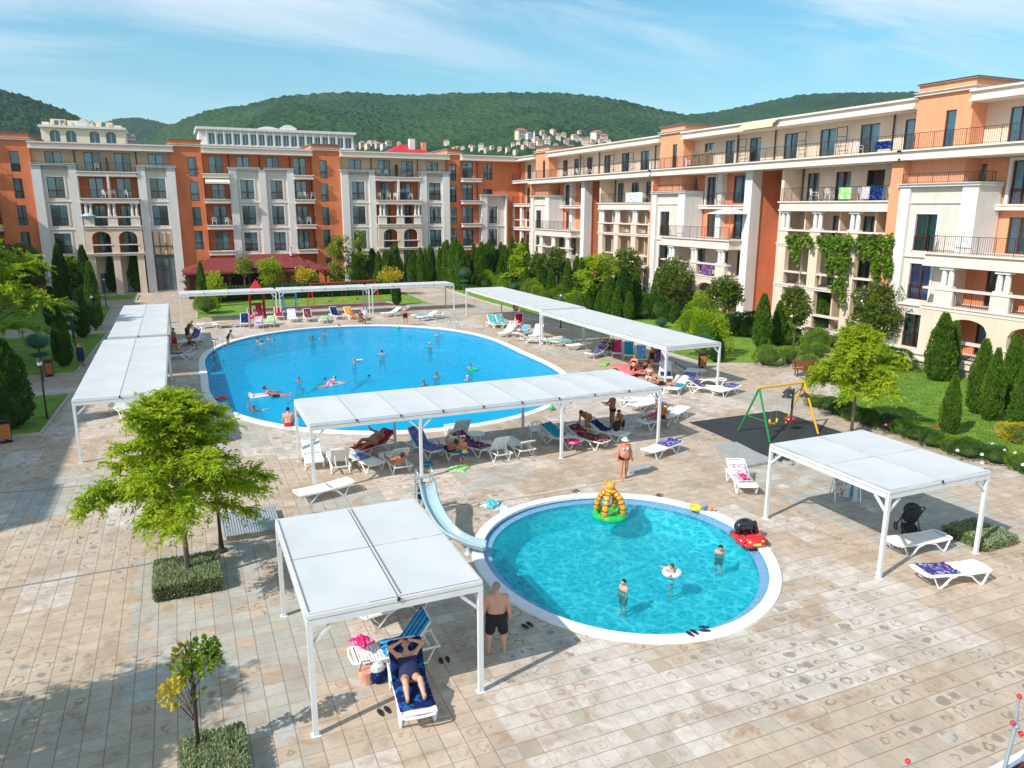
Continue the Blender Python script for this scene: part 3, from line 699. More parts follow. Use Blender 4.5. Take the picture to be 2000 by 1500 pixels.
# levels: ground, 1..4, roof
ZL = [1.2, 4.6, 7.6, 10.6, 13.45, 15.7]; RT = 16.4; TT = 17.15
M_salm = mat('salmon_render', (.66,.235,.115), .9, var=.09, vscale=.5, streak=.12)
def tower(B, u0, u1, v, wins, m=M_orange, zbase=0, top=TT):
    holes = [(a, b, c, d, 'win') for a, b, c, d in wins]
    B.wall(u0, u1, zbase, top-.75, v, m, holes, back=DEEP)
    B.cornice(u0-.12, u1+.12, DEEP, v+.22, top-.75, top-.50); B.solid(u0, u1, top-.5, top-.10, DEEP, v-.02, m); B.cornice(u0-.1, u1+.1, DEEP, v+.15, top-.10, top+.02, m=M_roofgrey)
def bay(B, u0, u1, wu, floors, pil, v=-.3, top=14.0, fm=M_pale, vp=.0, names=None, skip=()):
    """projecting bay between two white pillars: windows with raised white frames"""
    a, b = pil
    B.pillar(u0, u0+a, -1.4, vp, 0, top); B.pillar(u1-b, u1, -1.4, vp, 0, top)
    B.cornice(u0-.1, u1+.1, -1.4, vp+.12, top, top+.2, m=M_wren, name='parapet')
    holes = [(wu[0], wu[1], z+.0, z+2.2, 'win') for z in floors]
    B.wall(u0+a, u1-b, 0 if not skip else skip[0], top, v, fm, holes, back=-1.4)
    for z in floors:
        f = MB(); x0, x1, z0, z1 = wu[0], wu[1], z, z+2.2; w = .16
        B.F.box(f, x0-w, x0, v, v+.06, z0, z1+w); B.F.box(f, x1, x1+w, v, v+.06, z0, z1+w); B.F.box(f, x0, x1, v, v+.055, z1, z1+w)
        B.F.box(f, u0+a, u1-b, v, v+.10, z0-.42, z0-.32); f.build('window_surround', M_wren, B.r)
def top_floor(B, u0, u1, v, wins, m=M_yel, roof=True, pipes=(), vroof=.35):
    B.wall(u0, u1, ZL[4], ZL[5], v, m, [(a, b, ZL[4]+.02, ZL[4]+2.05, 'door') for a, b in wins], back=DEEP)
    if roof:
        B.cornice(u0, u1, DEEP, vroof, ZL[5], RT)
        f = B.mb('roof', M_roofgrey); B.F.box(f, u0, u1, DEEP, vroof-.1, RT, RT+.03)
    for p in pipes: B.pipe(p, v+.08, ZL[4], ZL[5])
def loggia(B, u0, u1, z0, z1, wins, m=M_orange, v=-1.9, vf=.15, sep=None, rail=True, slabz=True, kind='door', th=.5):
    B.wall(u0, u1, z0, z1, v, m, [(a, b, z0+.02, z0+2.2, kind) for a, b in wins], back=DEEP)
    B.solid(u0-.05, u0, z0, z1, v, -1.4, m); B.solid(u1, u1+.05, z0, z1, v, -1.4, m)
    if slabz:
        B.slab(u0+.02, u1-.02, v-.02, vf, z0, th)
    if rail: B.rail([(u0+.05, -.9), (u0+.05, vf), (u1-.05, vf), (u1-.05, -.9)], z0, .95)
    if sep: B.solid(sep-.12, sep+.12, z0, z1, v, vf-.25, M_trim, 'divider')
def grille(B, u0, u1, v, z0, z1):
    B.rail([(u0, v), (u1, v)], z0, z1-z0-.02)
def cream_block(B, w=14.1, ground='garden'):
    """the cream block of the back wing: bays left and right, arcaded balconies in the middle"""
    bay(B, 0, 4.25, (1.3, 2.9), [ZL[1], ZL[2], ZL[3]], (.9, .8)); bay(B, 10.15, w, (11.35, 12.95), [ZL[1], ZL[2], ZL[3]] if ground != 'stairs' else [ZL[2], ZL[3]], (.85, .95))
    top_floor(B, 0, w, -1.4, [(1.25, 2.85), (5.0, 6.6), (8.0, 9.6), (11.4, 13.0)], pipes=(4.1, 10.2))
    B.solid(7.2, 7.28, ZL[4], ZL[4]+1.5, -1.4, -.2, M_brown, 'screen')
    B.slab(4.3, 10.1, -1.42, .05, ZL[4], .5)
    B.rail([(.1, .0), (4.3, .0), (4.3, .12), (10.1, .12), (10.1, .0), (w-.1, .0)], ZL[4]+.05 if False else ZL[4]+.1, .85)
    loggia(B, 4.3, 10.1, ZL[3], ZL[4]-.5, [(5.1, 6.6), (7.9, 9.4)], sep=7.2, vf=.45, rail=False, th=.55)
    B.rail([(4.4, .4), (10.0, .4)], ZL[3], .9)
    loggia(B, 4.3, 10.1, ZL[2], ZL[3]-.55, [(5.2, 6.5), (8.0, 9.3)], rail=False, slabz=False)
    z = ZL[2]; F = B.F
    for u in (4.75, 5.2, 7.0, 7.5, 9.3, 9.75): B.column(u, .2, z+1.02, ZL[3]-.55, .15)
    B.solid(4.35, 10.05, z+.88, z+1.02, .0, .42, M_trim, 'sill')
    for a, b in ((4.4, 5.45), (6.75, 7.75), (9.05, 10.0)): B.solid(a, b, z, z+.88, .05, .37, M_trim, 'pier')
    grille(B, 5.45, 6.75, .2, z, z+.88); grille(B, 7.75, 9.05, .2, z, z+.88)
    B.slab(4.32, 10.08, -1.88, .4, z, .35)
    zt = z-.35
    loggia(B, 4.3, 10.1, ZL[1], zt, [(5.4, 6.6), (8.0, 9.2)], rail=False, slabz=False)
    B.arch_wall(4.32, 10.08, ZL[1], zt, .08, .36, M_cream, [(5.0, 6.85, ZL[1]+.02, ZL[1]+1.75, .62), (7.65, 9.5, ZL[1]+.02, ZL[1]+1.75, .62)])
    for a, b in ((5.0, 6.85), (7.65, 9.5)):
        B.solid(a-.1, b+.1, ZL[1]+.86, ZL[1]+.97, .05, .42, M_trim, 'sill'); grille(B, a, b, .2, ZL[1]+.02, ZL[1]+.86)
    B.slab(4.32, 10.08, -1.88, .42, ZL[1], .3)
    loggia(B, 4.3, 10.1, 0, ZL[1]-.3, [(5.2, 6.6), (7.9, 9.3)], m=M_cream, rail=False, slabz=False, v=-1.7)
    for u in (4.75, 7.2, 9.65): B.solid(u-.35, u+.35, 0, ZL[1]-.3, .0, .3, M_cream, 'pier')
BW = Fac((0, 97), (1, 0), (0, -1))
def bfac(x): return Fac((x, 97), (1, 0), (0, -1))
# A  leftmost orange house, cut by the frame
B = Bld('apartment_house', 'orange apartment house cut by the left edge, left of the stair entrance block', bfac(-40), (-27, 97, 0))
tower(B, 23.0, 26.4, -.6, [(24.5, 25.35, z, z+2.1) for z in (4.9, 7.7, 10.5, 13.3)] + [(24.6, 25.6, 1.4, 3.4)], top=17.3)
for z in ZL[1:5]:
    loggia(B, 19.6, 23.0, z, z+2.55, [(20.4, 21.9)], vf=-.1)
B.solid(12, 19.6, 0, 16.2, DEEP, -.6, M_orange)
B.solid(19.6, 23, 0, 4.1, DEEP, -1.9, M_orange); B.cornice(12, 23, DEEP, .1, 16.2, 16.9)
tower(B, 12.0, 15.5, -.3, [(13.5, 14.4, z, z+2.1) for z in (4.9, 7.7, 10.5, 13.3)])
B.flush()
# B  cream block with the entrance stairs
B = Bld('apartment_house', 'cream apartment house with white pillars above the dark stair entrance, far left', bfac(-13.65), (-6.6, 97, 0))
cream_block(B, 14.1, 'stairs')
f = B.mb('entrance', M_void); B.F.box(f, 11.1, 13.15, -.29, -.24, 0.2, 4.1)
f = B.mb('entrance_frame', M_brown)
for u in (11.08, 11.75, 12.45, 13.1): B.F.box(f, u, u+.07, -.24, -.14, .2, 6.9)
B.F.box(f, 11.08, 13.17, -.24, -.13, 4.1, 4.3); B.F.box(f, 11.08, 13.17, -.24, -.13, 5.2, 5.3)
f = B.mb('entrance_glass', M_yel); B.F.box(f, 11.15, 13.1, -.30, -.27, 4.3, 6.7)
for k in range(12): B.solid(11.15, 12.3, .2+k*.25, .2+k*.25+.08, -.24, -.2, M_brown, 'shutter')
B.flush()
# C + D  orange block between two towers
B = Bld('apartment_house', 'orange apartment house with two towers and white bays behind the red roofed pavilion', bfac(.05), (9.5, 97, 0))
tower(B, 0, 3.35, -.45, [(1.85, 2.75, z, z+2.15) for z in (4.8, 7.5, 10.35, 13.1)] + [(2.0, 3.0, 2.7, 3.5)])
tower(B, 15.8, 19.2, -.45, [(16.75, 17.6, z, z+2.15) for z in (4.8, 7.5, 10.35, 13.1)] + [(16.9, 17.6, 2.7, 3.5)])
for z in ZL[1:4]:
    zz = ZL[ZL.index(z)+1]-.02
    loggia(B, 3.35, 6.15, z, zz-.5, [(4.2, 5.7)], vf=.35, v=-1.7); loggia(B, 13.5, 15.8, z, zz-.5, [(13.9, 15.2)], vf=.35, v=-1.7)
B.slab(3.37, 6.13, -1.7, .35, ZL[4], .5); B.slab(13.52, 15.78, -1.7, .35, ZL[4], .5)
B.rail([(3.4, .3), (6.1, .3)], ZL[4], .9); B.rail([(13.6, .3), (15.7, .3)], ZL[4], .9)
for u0, u1 in ((3.35, 6.15), (13.5, 15.8)): loggia(B, u0, u1, 0, ZL[1]-.5, [(u0+.7, u1-.7)], rail=False, slabz=False, v=-1.7)
bay(B, 6.15, 9.85, (7.35, 8.85), [ZL[1]-.1, ZL[2], ZL[3]], (.85, .4)); bay(B, 9.85, 13.5, (10.75, 12.15), [ZL[1]-.1, ZL[2], ZL[3]], (.4, .8))
top_floor(B, 3.35, 15.8, -1.4, [(4.1, 5.6), (7.2, 8.6), (10.6, 12.0), (13.7, 15.2)], m=M_orange, pipes=(6.3, 9.8, 13.3))
B.flush()
# F  second cream block
B = Bld('apartment_house', 'cream apartment house with white pillars between the middle and the right orange towers', bfac(19.25), (26, 97, 0))
cream_block(B, 14.1); B.flush()
# G + H  orange corner
B = Bld('apartment_house', 'narrow orange corner house with tower where the back wing meets the right wing', bfac(33.35), (37, 97, 0))
tower(B, 0, 1.75, -.8, [(.25, 1.2, z, z+2.15) for z in (4.8, 7.5, 10.35, 13.1)])
B.wall(1.75, 12.5, 0, ZL[5], -1.2, M_orange, [(2.2, 3.7, z+.02, z+2.15, 'door') for z in ZL[:5]] + [(5.2, 6.5, ZL[4]-.1, ZL[4]+2.0, 'win'), (5.2, 6.5, ZL[3], ZL[3]+1.5, 'door')], back=DEEP)
B.cornice(1.75, 9.6, DEEP, .1, ZL[5], RT); B.cornice(9.6, 12.5, DEEP, -1.1, ZL[5], RT)
for z in ZL[1:5]:
    B.slab(1.8, 4.45, -1.2, .1, z, .5); B.rail([(1.85, .05), (4.4, .05)], z, .9)
bay(B, 4.5, 8.2, (5.7, 6.9), [ZL[1], ZL[2]], (.8, .2), top=11.2, v=-.5); B.pipe(4.3, -1.1, ZL[3], ZL[5]); B.flush()
# right wing: three like modules of 28 m
RZ = [1.0, 4.0, 7.1, 10.2, 13.25, 15.75]
def module(B, near=False, vines=False):
    F = B.F; z1, z2, z3, z4, z5, zr = RZ
    B.solid(-.85 if near else -.35, -.01, 0, z5-.63, -2, .36, M_peach)
    # tower
    B.wall(0, 3.75, 0, 16.45, -.25, M_peach, [(2.05, 2.75, z5+.02, z5+2.2, 'door')], back=-13)
    B.cornice(-.12, 3.87, -13, -.03, 16.45, 16.68); B.solid(0, 3.75, 16.68, 17.08, -13, -.27, M_peach); B.cornice(-.1, 3.9, -13, -.1, 17.08, 17.2, m=M_roofgrey)
    # top floor
    doors = [(5.2, 6.5), (8.1, 9.3), (11.2, 12.6), (15.2, 16.6), (18.9, 20.4), (22.6, 24.2), (26.2, 27.6)]
    B.wall(3.75, 28, z5, zr, -1.5, M_cream, [(a, b, z5+.02, z5+2.1, 'door') for a, b in doors], back=-13)
    B.cornice(3.75, 28, -13, .15, zr, 16.4); B.solid(3.75, 28, 16.4, 16.43, -13, .1, M_roofgrey, 'roof')
    f = B.slab(0, 28.0, -1.5, .75, z5, .62, lip=.16, name='balcony'); B.rail([(.1, -.2), (.1, .7), (27.95, .7)], z5, .95)
    for u in (9.8, 14.3, 25.4): B.pipe(u, -1.4, z5, zr)
    for u in (10.2, 16.9, 20.8): # open window grilles turned out from the doors
        g = MB(); 
        for k in range(2): F.box(g, u+k*.9, u+k*.9+.04, -1.2, -1.16, z5+.1, z5+2.1)
        for k in range(4): F.box(g, u+.04, u+.9, -1.2, -1.16, z5+.1+k*.65, z5+.14+k*.65)
        g.build('door_grille', M_dark, B.r)
    # fourth floor, orange part
    B.wall(0, 1.9, z4, z5-.62, -.25+.01, M_peach, [], back=-2)
    B.wall(1.9, 12.8, 0, z5-.62, -1.7, M_salm if not near else M_peach, [(2.9, 4.1, z4+.1, z4+2.1, 'door'), (5.7, 7.0, z4-.35, z4+2.2, 'win'), (9.3, 11.3, z4-.1, z4+2.2, 'door')]+
           [(5.9, 7.2, z3+.02, z3+2.1, 'door'), (9.6, 11.4, z3+.02, z3+2.1, 'door') if not near else (9.6, 11.4, z3+.02, z3+2.1, 'door')], back=-13)
    f = MB()
    for a, b, c, d in ((5.7, 7.0, z4-.35, z4+2.2),):
        F.box(f, a-.18, a, -1.7, -1.55, c-.2, d+.18); F.box(f, b, b+.18, -1.7, -1.55, c-.2, d+.18); F.box(f, a, b, -1.7, -1.56, d, d+.18); F.box(f, a, b, -1.7, -1.5, c-.2, c)
    f.build('window_surround', M_wren, B.r)
    B.pillar(7.75, 8.4, -1.7, -1.15, z3, z5-.62); B.slab(7.6, 12.8, -1.7, -.35, z4-.25, .35); B.rail([(7.7, -.4), (12.7, -.4)], z4-.25, 1.0)
    B.slab(4.2, 7.6, -1.7, -1.2, z4-.25, .35, lip=.05)
    # white bay
    top = 11.0
    B.pillar(0, .75, -1.6, .45, 0, top); B.pillar(4.3, 5.3, -1.6, .45, z3-.2, top)
    B.cornice(-.1, 5.4, -1.6, .58, top, top+.2, m=M_wren, name='parapet'); B.rail([(.1, .4), (5.2, .4), (5.2, -1.0)], top+.2, .6)
    cu = 'green' if near else None; cl_ = 'lilac' if near else None
    B.wall(.75, 4.3, 0, top, .2, M_pale, [(1.25, 2.75, z3, z3+2.25, 'win', cu), (1.25, 2.75, z2+.05, z2+2.3, 'win', cl_), (1.25, 2.6, z1, z1+2.1, 'win')], back=-1.6)
    for z in (z3, z2+.05):
        f = MB(); x0, x1, zz = 1.25, 2.75, z+2.25; F.box(f, x0-.16, x0, .2, .27, z, zz+.16); F.box(f, x1, x1+.16, .2, .27, z, zz+.16); F.box(f, x0, x1, .2, .265, zz, zz+.16)
        F.box(f, .75, 4.3, .2, .32, z-.4, z-.3); f.build('window_surround', M_wren, B.r)
    f = MB(); F.box(f, .75, 4.3, .2, .30, top-1.0, top-.9); f.build('string_course', M_wren, B.r)
    # big balcony at the third floor and the porch below
    B.slab(3.0, 12.75, -1.7, 1.25, z3, .8, lip=.14); B.rail([(3.1, .5), (3.1, 1.2), (12.7, 1.2)], z3, 1.0)
    zp = z3-.8
    for u in (4.3, 4.75, 7.7, 8.15, 11.4, 11.85): B.column(u, 1.0, z2+1.05, zp, .17)
    B.solid(3.1, 12.6, z2+.92, z2+1.05, .78, 1.25, M_trim, 'sill')
    for a, b in ((3.9, 5.1), (7.4, 8.5), (11.1, 12.3)): B.solid(a, b, z2, z2+.92, .8, 1.2, M_trim, 'pier')
    grille(B, 5.1, 7.4, 1.0, z2, z2+.92); grille(B, 8.5, 11.1, 1.0, z2, z2+.92)
    B.wall(3.8, 12.8, z2, zp, -.9, M_salm if near else M_cream, [(5.6, 7.0, z2+.02, z2+2.1, 'door'), (8.9, 10.1, z2+.02, z2+2.1, 'door'), (11.3, 12.4, z2+.02, z2+2.1, 'door')], back=-1.7)
    B.slab(3.1, 12.7, -1.5, 1.2, z2, .3, lip=.08)
    B.arch_wall(3.2, 12.7, 0, z2-.3, .85, 1.2, M_cream, [(5.0, 7.5, z1, z1+1.75, .62), (8.7, 11.2, z1, z1+1.75, .62)])
    for a, b in ((5.0, 7.5), (8.7, 11.2)):
        B.solid(a-.1, b+.1, z1+.9, z1+1.03, .8, 1.27, M_trim, 'sill'); grille(B, a, b, 1.0, z1, z1+.9)
    B.wall(3.8, 12.8, 0, z2-.3, -.9, M_salm if near else M_cream, [(5.4, 6.8, z1+.02, z1+2.1, 'door'), (9.0, 10.4, z1+.02, z1+2.1, 'door')], back=-1.7)
    B.slab(3.0, 12.8, -1.5, 1.5, z1, .5, lip=.1); B.solid(3.2, 12.7, 0, z1-.5, 1.2, 1.4, M_stone, 'plinth')
    # giant pillar and the orange return
    B.pillar(12.75, 13.6, -1.0, .0, 0, z5-.62); B.solid(12.8, 13.5, 0, z5-.62, -4.0, -1.0, M_salm); B.solid(13.5, 16.8, 0, z5-.62, -13, -3.3, M_salm)
    B.solid(12.6, 13.7, 0, .8, .0, .08, M_stone, 'plinth')
    # cream block with stacked balconies
    B.pillar(16.8, 17.1, -3.0, -.1, 0, z5-.62, M_cream)
    D4 = [(17.5, 18.7), (20.3, 21.7), (23.1, 24.6), (26.3, 27.6)]
    B.wall(17.1, 28, 0, z5-.62, -2.0, M_cream, [(a, b, z4+.02, z4+2.1, 'door') for a, b in D4]+[(a+.1, b-.1, z3+.02, z3+2.05, 'door') for a, b in D4]+[(a+.1, b-.1, z2+.02, z2+2.05, 'door') for a, b in D4]+[(a+.1, b-.1, z1+.02, z1+2.05, 'door') for a, b in D4], back=-13)
    B.pipe(25.3, -1.9, z4, z5-.62); B.pipe(17.2, -1.85, z4, z5-.62)
    B.slab(17.1, 28, -2.0, .2, z4, .72, lip=.12); B.rail([(17.2, .15), (27.9, .15)], z4, .95)
    cols = (17.6, 20.85, 24.25, 27.4)
    for u in cols:
        for du in (-.24, .24): B.column(u+du, -.1, z3+1.02, z4-.72, .17)
        B.solid(u-.5, u+.5, z3, z3+.9, -.32, .12, M_cream, 'pier'); B.solid(u-.42, u+.42, 0, z3-.25, -.3, .1, M_cream, 'pier')
    for zz in (z3,):
        B.solid(17.1, 28, zz+.9, zz+1.02, -.38, .18, M_trim, 'sill'); B.slab(17.1, 28, -2.0, .1, zz, .25, lip=.1)
    for zz in (z2, z1):
        B.slab(17.1, 28, -2.0, .1, zz, .25, lip=.08)
        for a, b in zip(cols[:-1], cols[1:]): B.solid(a+.43, b-.43, zz+.88, zz+1.0, -.36, .16, M_trim, 'sill')
    for zz in (z3, z2, z1):
        for a, b in zip(cols[:-1], cols[1:]): grille(B, a+.5, b-.5, -.1, zz, zz+.88)
    for u in (19.2, 22.5, 25.6): B.solid(u, u+.12, 0, z4-.72, -2., -.4, M_yel, 'divider')
    B.flush()
def rfac(y0): return Fac((43, y0), (0, -1), (-1, 0))
B = Bld('apartment_house', 'far third of the right wing, cream and orange, seen beyond the long white canopies', rfac(91.6), (46, 78, 0)); module(B)
B = Bld('apartment_house', 'middle third of the right wing with creeper hanging over its cream balconies', rfac(63.7), (46, 50, 0)); module(B)
B = Bld('apartment_house', 'nearest third of the right wing with green and lilac curtains, at the right edge', rfac(35.7), (46, 25, 0)); module(B, near=True)
# short link in the corner
B = Bld('apartment_house', 'short cream link of stacked balconies in the corner of the two wings', rfac(99.0), (46, 95, 0)); F = B.F
B.wall(0, 7.3, 0, RZ[5], -1.4, M_cream, [(a, b, z+.02, z+2.05, 'door') for a, b in ((2.2, 3.5), (5.2, 6.6)) for z in RZ[:5]], back=-13)
B.cornice(-2, 7.3, -13, .1, RZ[5], 16.3); B.solid(0, 1.6, RZ[1], RZ[5], -1.4, -.9, M_orange)
for z in RZ[1:5]:
    B.slab(0, 7.3, -1.4, .3, z, .4); (B.rail([(.1, .25), (7.2, .25)], z, .9) if z > 9 else None)
for u in (.6, 3.6, 6.7): B.solid(u-.3, u+.3, 0, RZ[3]-.4, -.2, .15, M_wren, 'pier')
for z in RZ[1:3]: B.solid(0, 7.3, z+.9, z+1.0, -.2, .2, M_trim, 'sill')
B.flush()
# left wing stands outside the picture; its shadow lies across the terrace
B = Bld('apartment_house', 'left wing of the complex, outside the picture, shading the terrace', Fac((-22.6, 20.8), (0, 1), (1, 0)), (-26, 58, 0))
for u0, h, m in ((0, 16.4, M_cream), (3.6, 16.2, M_cream), (14, 16.2, M_orange), (19, 16.4, M_peach), (25.5, 16.2, M_cream), (34, 16.4, M_orange), (38, 16.3, M_cream), (52, 16.4, M_peach), (56, 16.3, M_cream)):
    u1 = {0: 3.6, 3.6: 14, 14: 19, 19: 25.5, 25.5: 34, 34: 38, 38: 52, 52: 56, 56: 76}[u0]
    ws = [(u0+1+k*3.2, u0+2.4+k*3.2, z, z+2.1, 'door') for k in range(int((u1-u0-1.2)/3.2)) for z in (4.2, 7.2, 10.2, 13.2)][:12]
    B.wall(u0, u1, 0, h, 0, m, ws, back=DEEP)
B.flush()
# ------------------------------------------------------------------ red roofed pavilion
M_tile = mat('red_roof_tiles', (.19,.030,.024), .7, var=.25, vscale=2.5, bump=.5, bscale=14)
r = thing('restaurant', 'low open restaurant with a long dark red tiled roof', 'restaurant', (8.5, 91, 0))
mb = MB(); X0, X1, Y0, Y1 = -8.3, 7.2, -3.2, 3.2
ze, zt = 2.8, 4.15
mb.quad((X0,Y0,ze),(X1,Y0,ze),(X1-3,0,zt),(X0+3,0,zt)); mb.quad((X1,Y1,ze),(X0,Y1,ze),(X0+3,0,zt),(X1-3,0,zt))
mb.add([(X0,Y0,ze),(X0,Y1,ze),(X0+3,0,zt)], [(0,2,1)]); mb.add([(X1,Y0,ze),(X1,Y1,ze),(X1-3,0,zt)], [(0,1,2)])
mb.box(X0, Y0, ze-.18, X1, Y1, ze-.02); mb.build('roof', M_tile, r)
mb = MB()
mb.quad((-2.6,Y0+.2,ze+.25),(4.9,Y0+.2,ze+.25),(4.0,-.6,zt+.35),(-1.6,-.6,zt+.35)); mb.quad((-1.6,-.6,zt+.35),(4.0,-.6,zt+.35),(4.9,2.2,ze+.3),(-2.6,2.2,ze+.3))
mb.add([(-2.6,Y0+.2,ze+.25),(-1.6,-.6,zt+.35),(-2.6,2.2,ze+.3)], [(0,1,2)]); mb.add([(4.9,Y0+.2,ze+.25),(4.0,-.6,zt+.35),(4.9,2.2,ze+.3)], [(0,1,2)])
mb.build('raised_roof', M_tile, r)
for i in range(8):
    x = X0+.5+i*(X1-X0-1)/7
    for y in (Y0+.4, Y1-.4):
        mb = MB(); mb.box(x-.09, y-.09, 0, x+.09, y+.09, ze-.18); mb.bar((x, y, ze-.9), (x+.6, y, ze-.2), .08); mb.bar((x, y, ze-.9), (x-.6, y, ze-.2), .08); mb.build('post', M_brown, r)
mb = MB(); mb.box(X0+.4, Y0+.35, 0, X1-.4, Y0+.45, .8); mb.box(X0+.3, Y0+.3, .8, X1-.3, Y0+.5, .9); mb.build('parapet', M_brown, r)
mb = MB(); mb.box(1.2, -1.5, 0, 5.5, 2.5, 2.6); mb.build('kitchen', M_peach, r)
mb = MB(); mb.box(X0+.3, Y1-.3, 0, X1-.3, Y1-.2, 2.7); mb.build('rear_screen', M_brown, r)
mb = MB(); mb.lathe([(.12, 4.3), (.12, 5.2), (.2, 5.22), (.2, 5.3)], 10, c=(3.2, -1.2, 0)); mb.build('chimney', M_white, r)
# ------------------------------------------------------------------ canopies
def pergola(x0, x1, y0, y1, nx, ny, label, posts=None, H=2.5, ridge=None, group='white slatted canopies over the terrace', braces=True, notch=False):
    cx, cy = (x0+x1)/2, (y0+y1)/2; r = thing('pergola', label, 'pergola', (cx, cy, 0), 0, group); a, b = (x1-x0)/2, (y1-y0)/2; w = .10; hb = H-.22
    posts = posts if posts is not None else [(x0, y0), (x1, y0), (x0, y1), (x1, y1)]
    for (x, y) in posts:
        x -= cx; y -= cy; x = max(-a+w/2, min(a-w/2, x)); y = max(-b+w/2, min(b-w/2, y))
        m = MB(); m.box(x-w/2, y-w/2, 0, x+w/2, y+w/2, hb); m.box(x-.09, y-.09, 0, x+.09, y+.09, .012); m.build('post', M_white, r)
        if braces:
            m = MB(); L_ = .42
            if abs(abs(y)-b) < .2:
                for s in (-1, 1):
                    if abs(x+s*L_) < a: m.bar((x, y, hb-L_), (x+s*L_, y, hb-.02), .06)
            if abs(abs(x)-a) < .2:
                s = -1 if y > 0 else 1; m.bar((x, y, hb-L_), (x, y+s*L_, hb-.02), .06)
            if m.v: m.build('brace', M_white, r)
    for (p, q) in (((-a, -b), (a, -b)), ((a, -b), (a, b)), ((a, b), (-a, b)), ((-a, b), (-a, -b))):
        m = MB(); hor = p[1] == q[1]
        if hor: m.box(-a, p[1]-w/2+(w/2 if p[1] < 0 else -w/2), hb, a, p[1]+w/2+(w/2 if p[1] < 0 else -w/2), hb+.12); m.box(-a+.01, p[1]+(.0 if p[1] < 0 else -.06), hb+.14, a-.01, p[1]+(.06 if p[1] < 0 else .0), H)
        else: m.box(p[0]-(w if p[0] > 0 else 0), -b+w+.002, hb+.003, p[0]+(0 if p[0] > 0 else w), b-w-.002, hb+.117); m.box(p[0]-(.06 if p[0] > 0 else 0), -b+.07, hb+.14, p[0]+(0 if p[0] > 0 else .06), b-.07, H-.003)
        m.build('beam', M_white, r)
    # canopy panels: slightly slack fabric, and rails between them
    for i in range(nx):
        for j in range(ny):
            u0 = -a+.03+(2*a-.06)*i/nx; u1 = -a+.03+(2*a-.06)*(i+1)/nx; v0 = -b+.03+(2*b-.06)*j/ny; v1 = -b+.03+(2*b-.06)*(j+1)/ny
            g = .012; k = 6; m = MB(); vs = []
            for p in range(k+1):
                for q in range(k+1):
                    s = math.sin(math.pi*p/k)*math.sin(math.pi*q/k); vs.append((u0+g+(u1-u0-2*g)*p/k, v0+g+(v1-v0-2*g)*q/k, H+.02-.035*s))
            m.add(vs, [(p*(k+1)+q, (p+1)*(k+1)+q, (p+1)*(k+1)+q+1, p*(k+1)+q+1) for p in range(k) for q in range(k)]); m.build('canopy_panel', M_fabric, r, smooth=True)
    m = MB()
    for i in range(1, nx):
        u = -a+.03+(2*a-.06)*i/nx; m.box(u-.05, -b+.07, H-.09, u+.05, b-.07, H-.012, 2)
        m.box(u-.03, -b-.01, H-.05, u+.03, -b-.03, H+.03, 1)
    for j in range(1, ny):
        v = -b+.03+(2*b-.06)*j/ny; m.box(-a+.07, v-.05, H-.088, a-.07, v+.05, H-.009, 2)
    if m.v: m.build('rail', [M_white, M_dark, mat('rail_grey', (.42,.43,.44), .5)], r)
    if notch:                                   # row of small dark clips along two rails
        m = MB()
        for xx in (-a+.055, .02+.035):
            m = MB(); m.tube([(xx+(.022 if k % 2 else 0), -b+.1+k*.055, H+.036) for k in range(int((2*b-.15)/.055))], .008, 4); m.build('clip_row', M_dark, r)
    return r
PG = 'white slatted canopies over the terrace'
pergola(1.52, 4.95, 12.75, 17.5, 2, 2, 'nearest white canopy, two by two panels, over the sunbathing woman', notch=True)
pergola(16.45, 20.4, 13.05, 17.5, 2, 2, 'white canopy of four panels at the right, shading the black pushchair')
pergola(3.55, 17.8, 25.3, 29.1, 9, 1, 'long white canopy between the two pools', posts=[(3.6,25.3),(17.75,25.3),(3.6,29.1),(17.75,29.1),(7.45,25.3),(7.45,29.1),(13.2,25.3),(13.2,29.1)])
pergola(-4.25, -.95, 32.2, 46.8, 2, 4, 'left canopy, nearer unit, beside the feathery green tree')
pergola(-4.1, -1.0, 47.6, 63.0, 2, 4, 'left canopy, farther unit, by the clipped ball trees')
for k, (x0, x1, l) in enumerate(((-.3, 7.6, 'left unit of the far white canopy, before the red playhouse'), (7.8, 15.9, 'middle unit of the far white canopy, in front of the red swings'), (16.1, 24.2, 'right unit of the far white canopy, beside the open paved way'))):
    pergola(x0, x1, 69.5, 72.1, 4, 1, l)
pergola(23.7, 27.3, 48.9, 65.0, 1, 4, 'right side canopy, farther unit, along the hedge of conifers')
pergola(23.3, 26.9, 32.9, 48.5, 1, 4, 'right side canopy, nearer unit, above the crowded sun loungers')
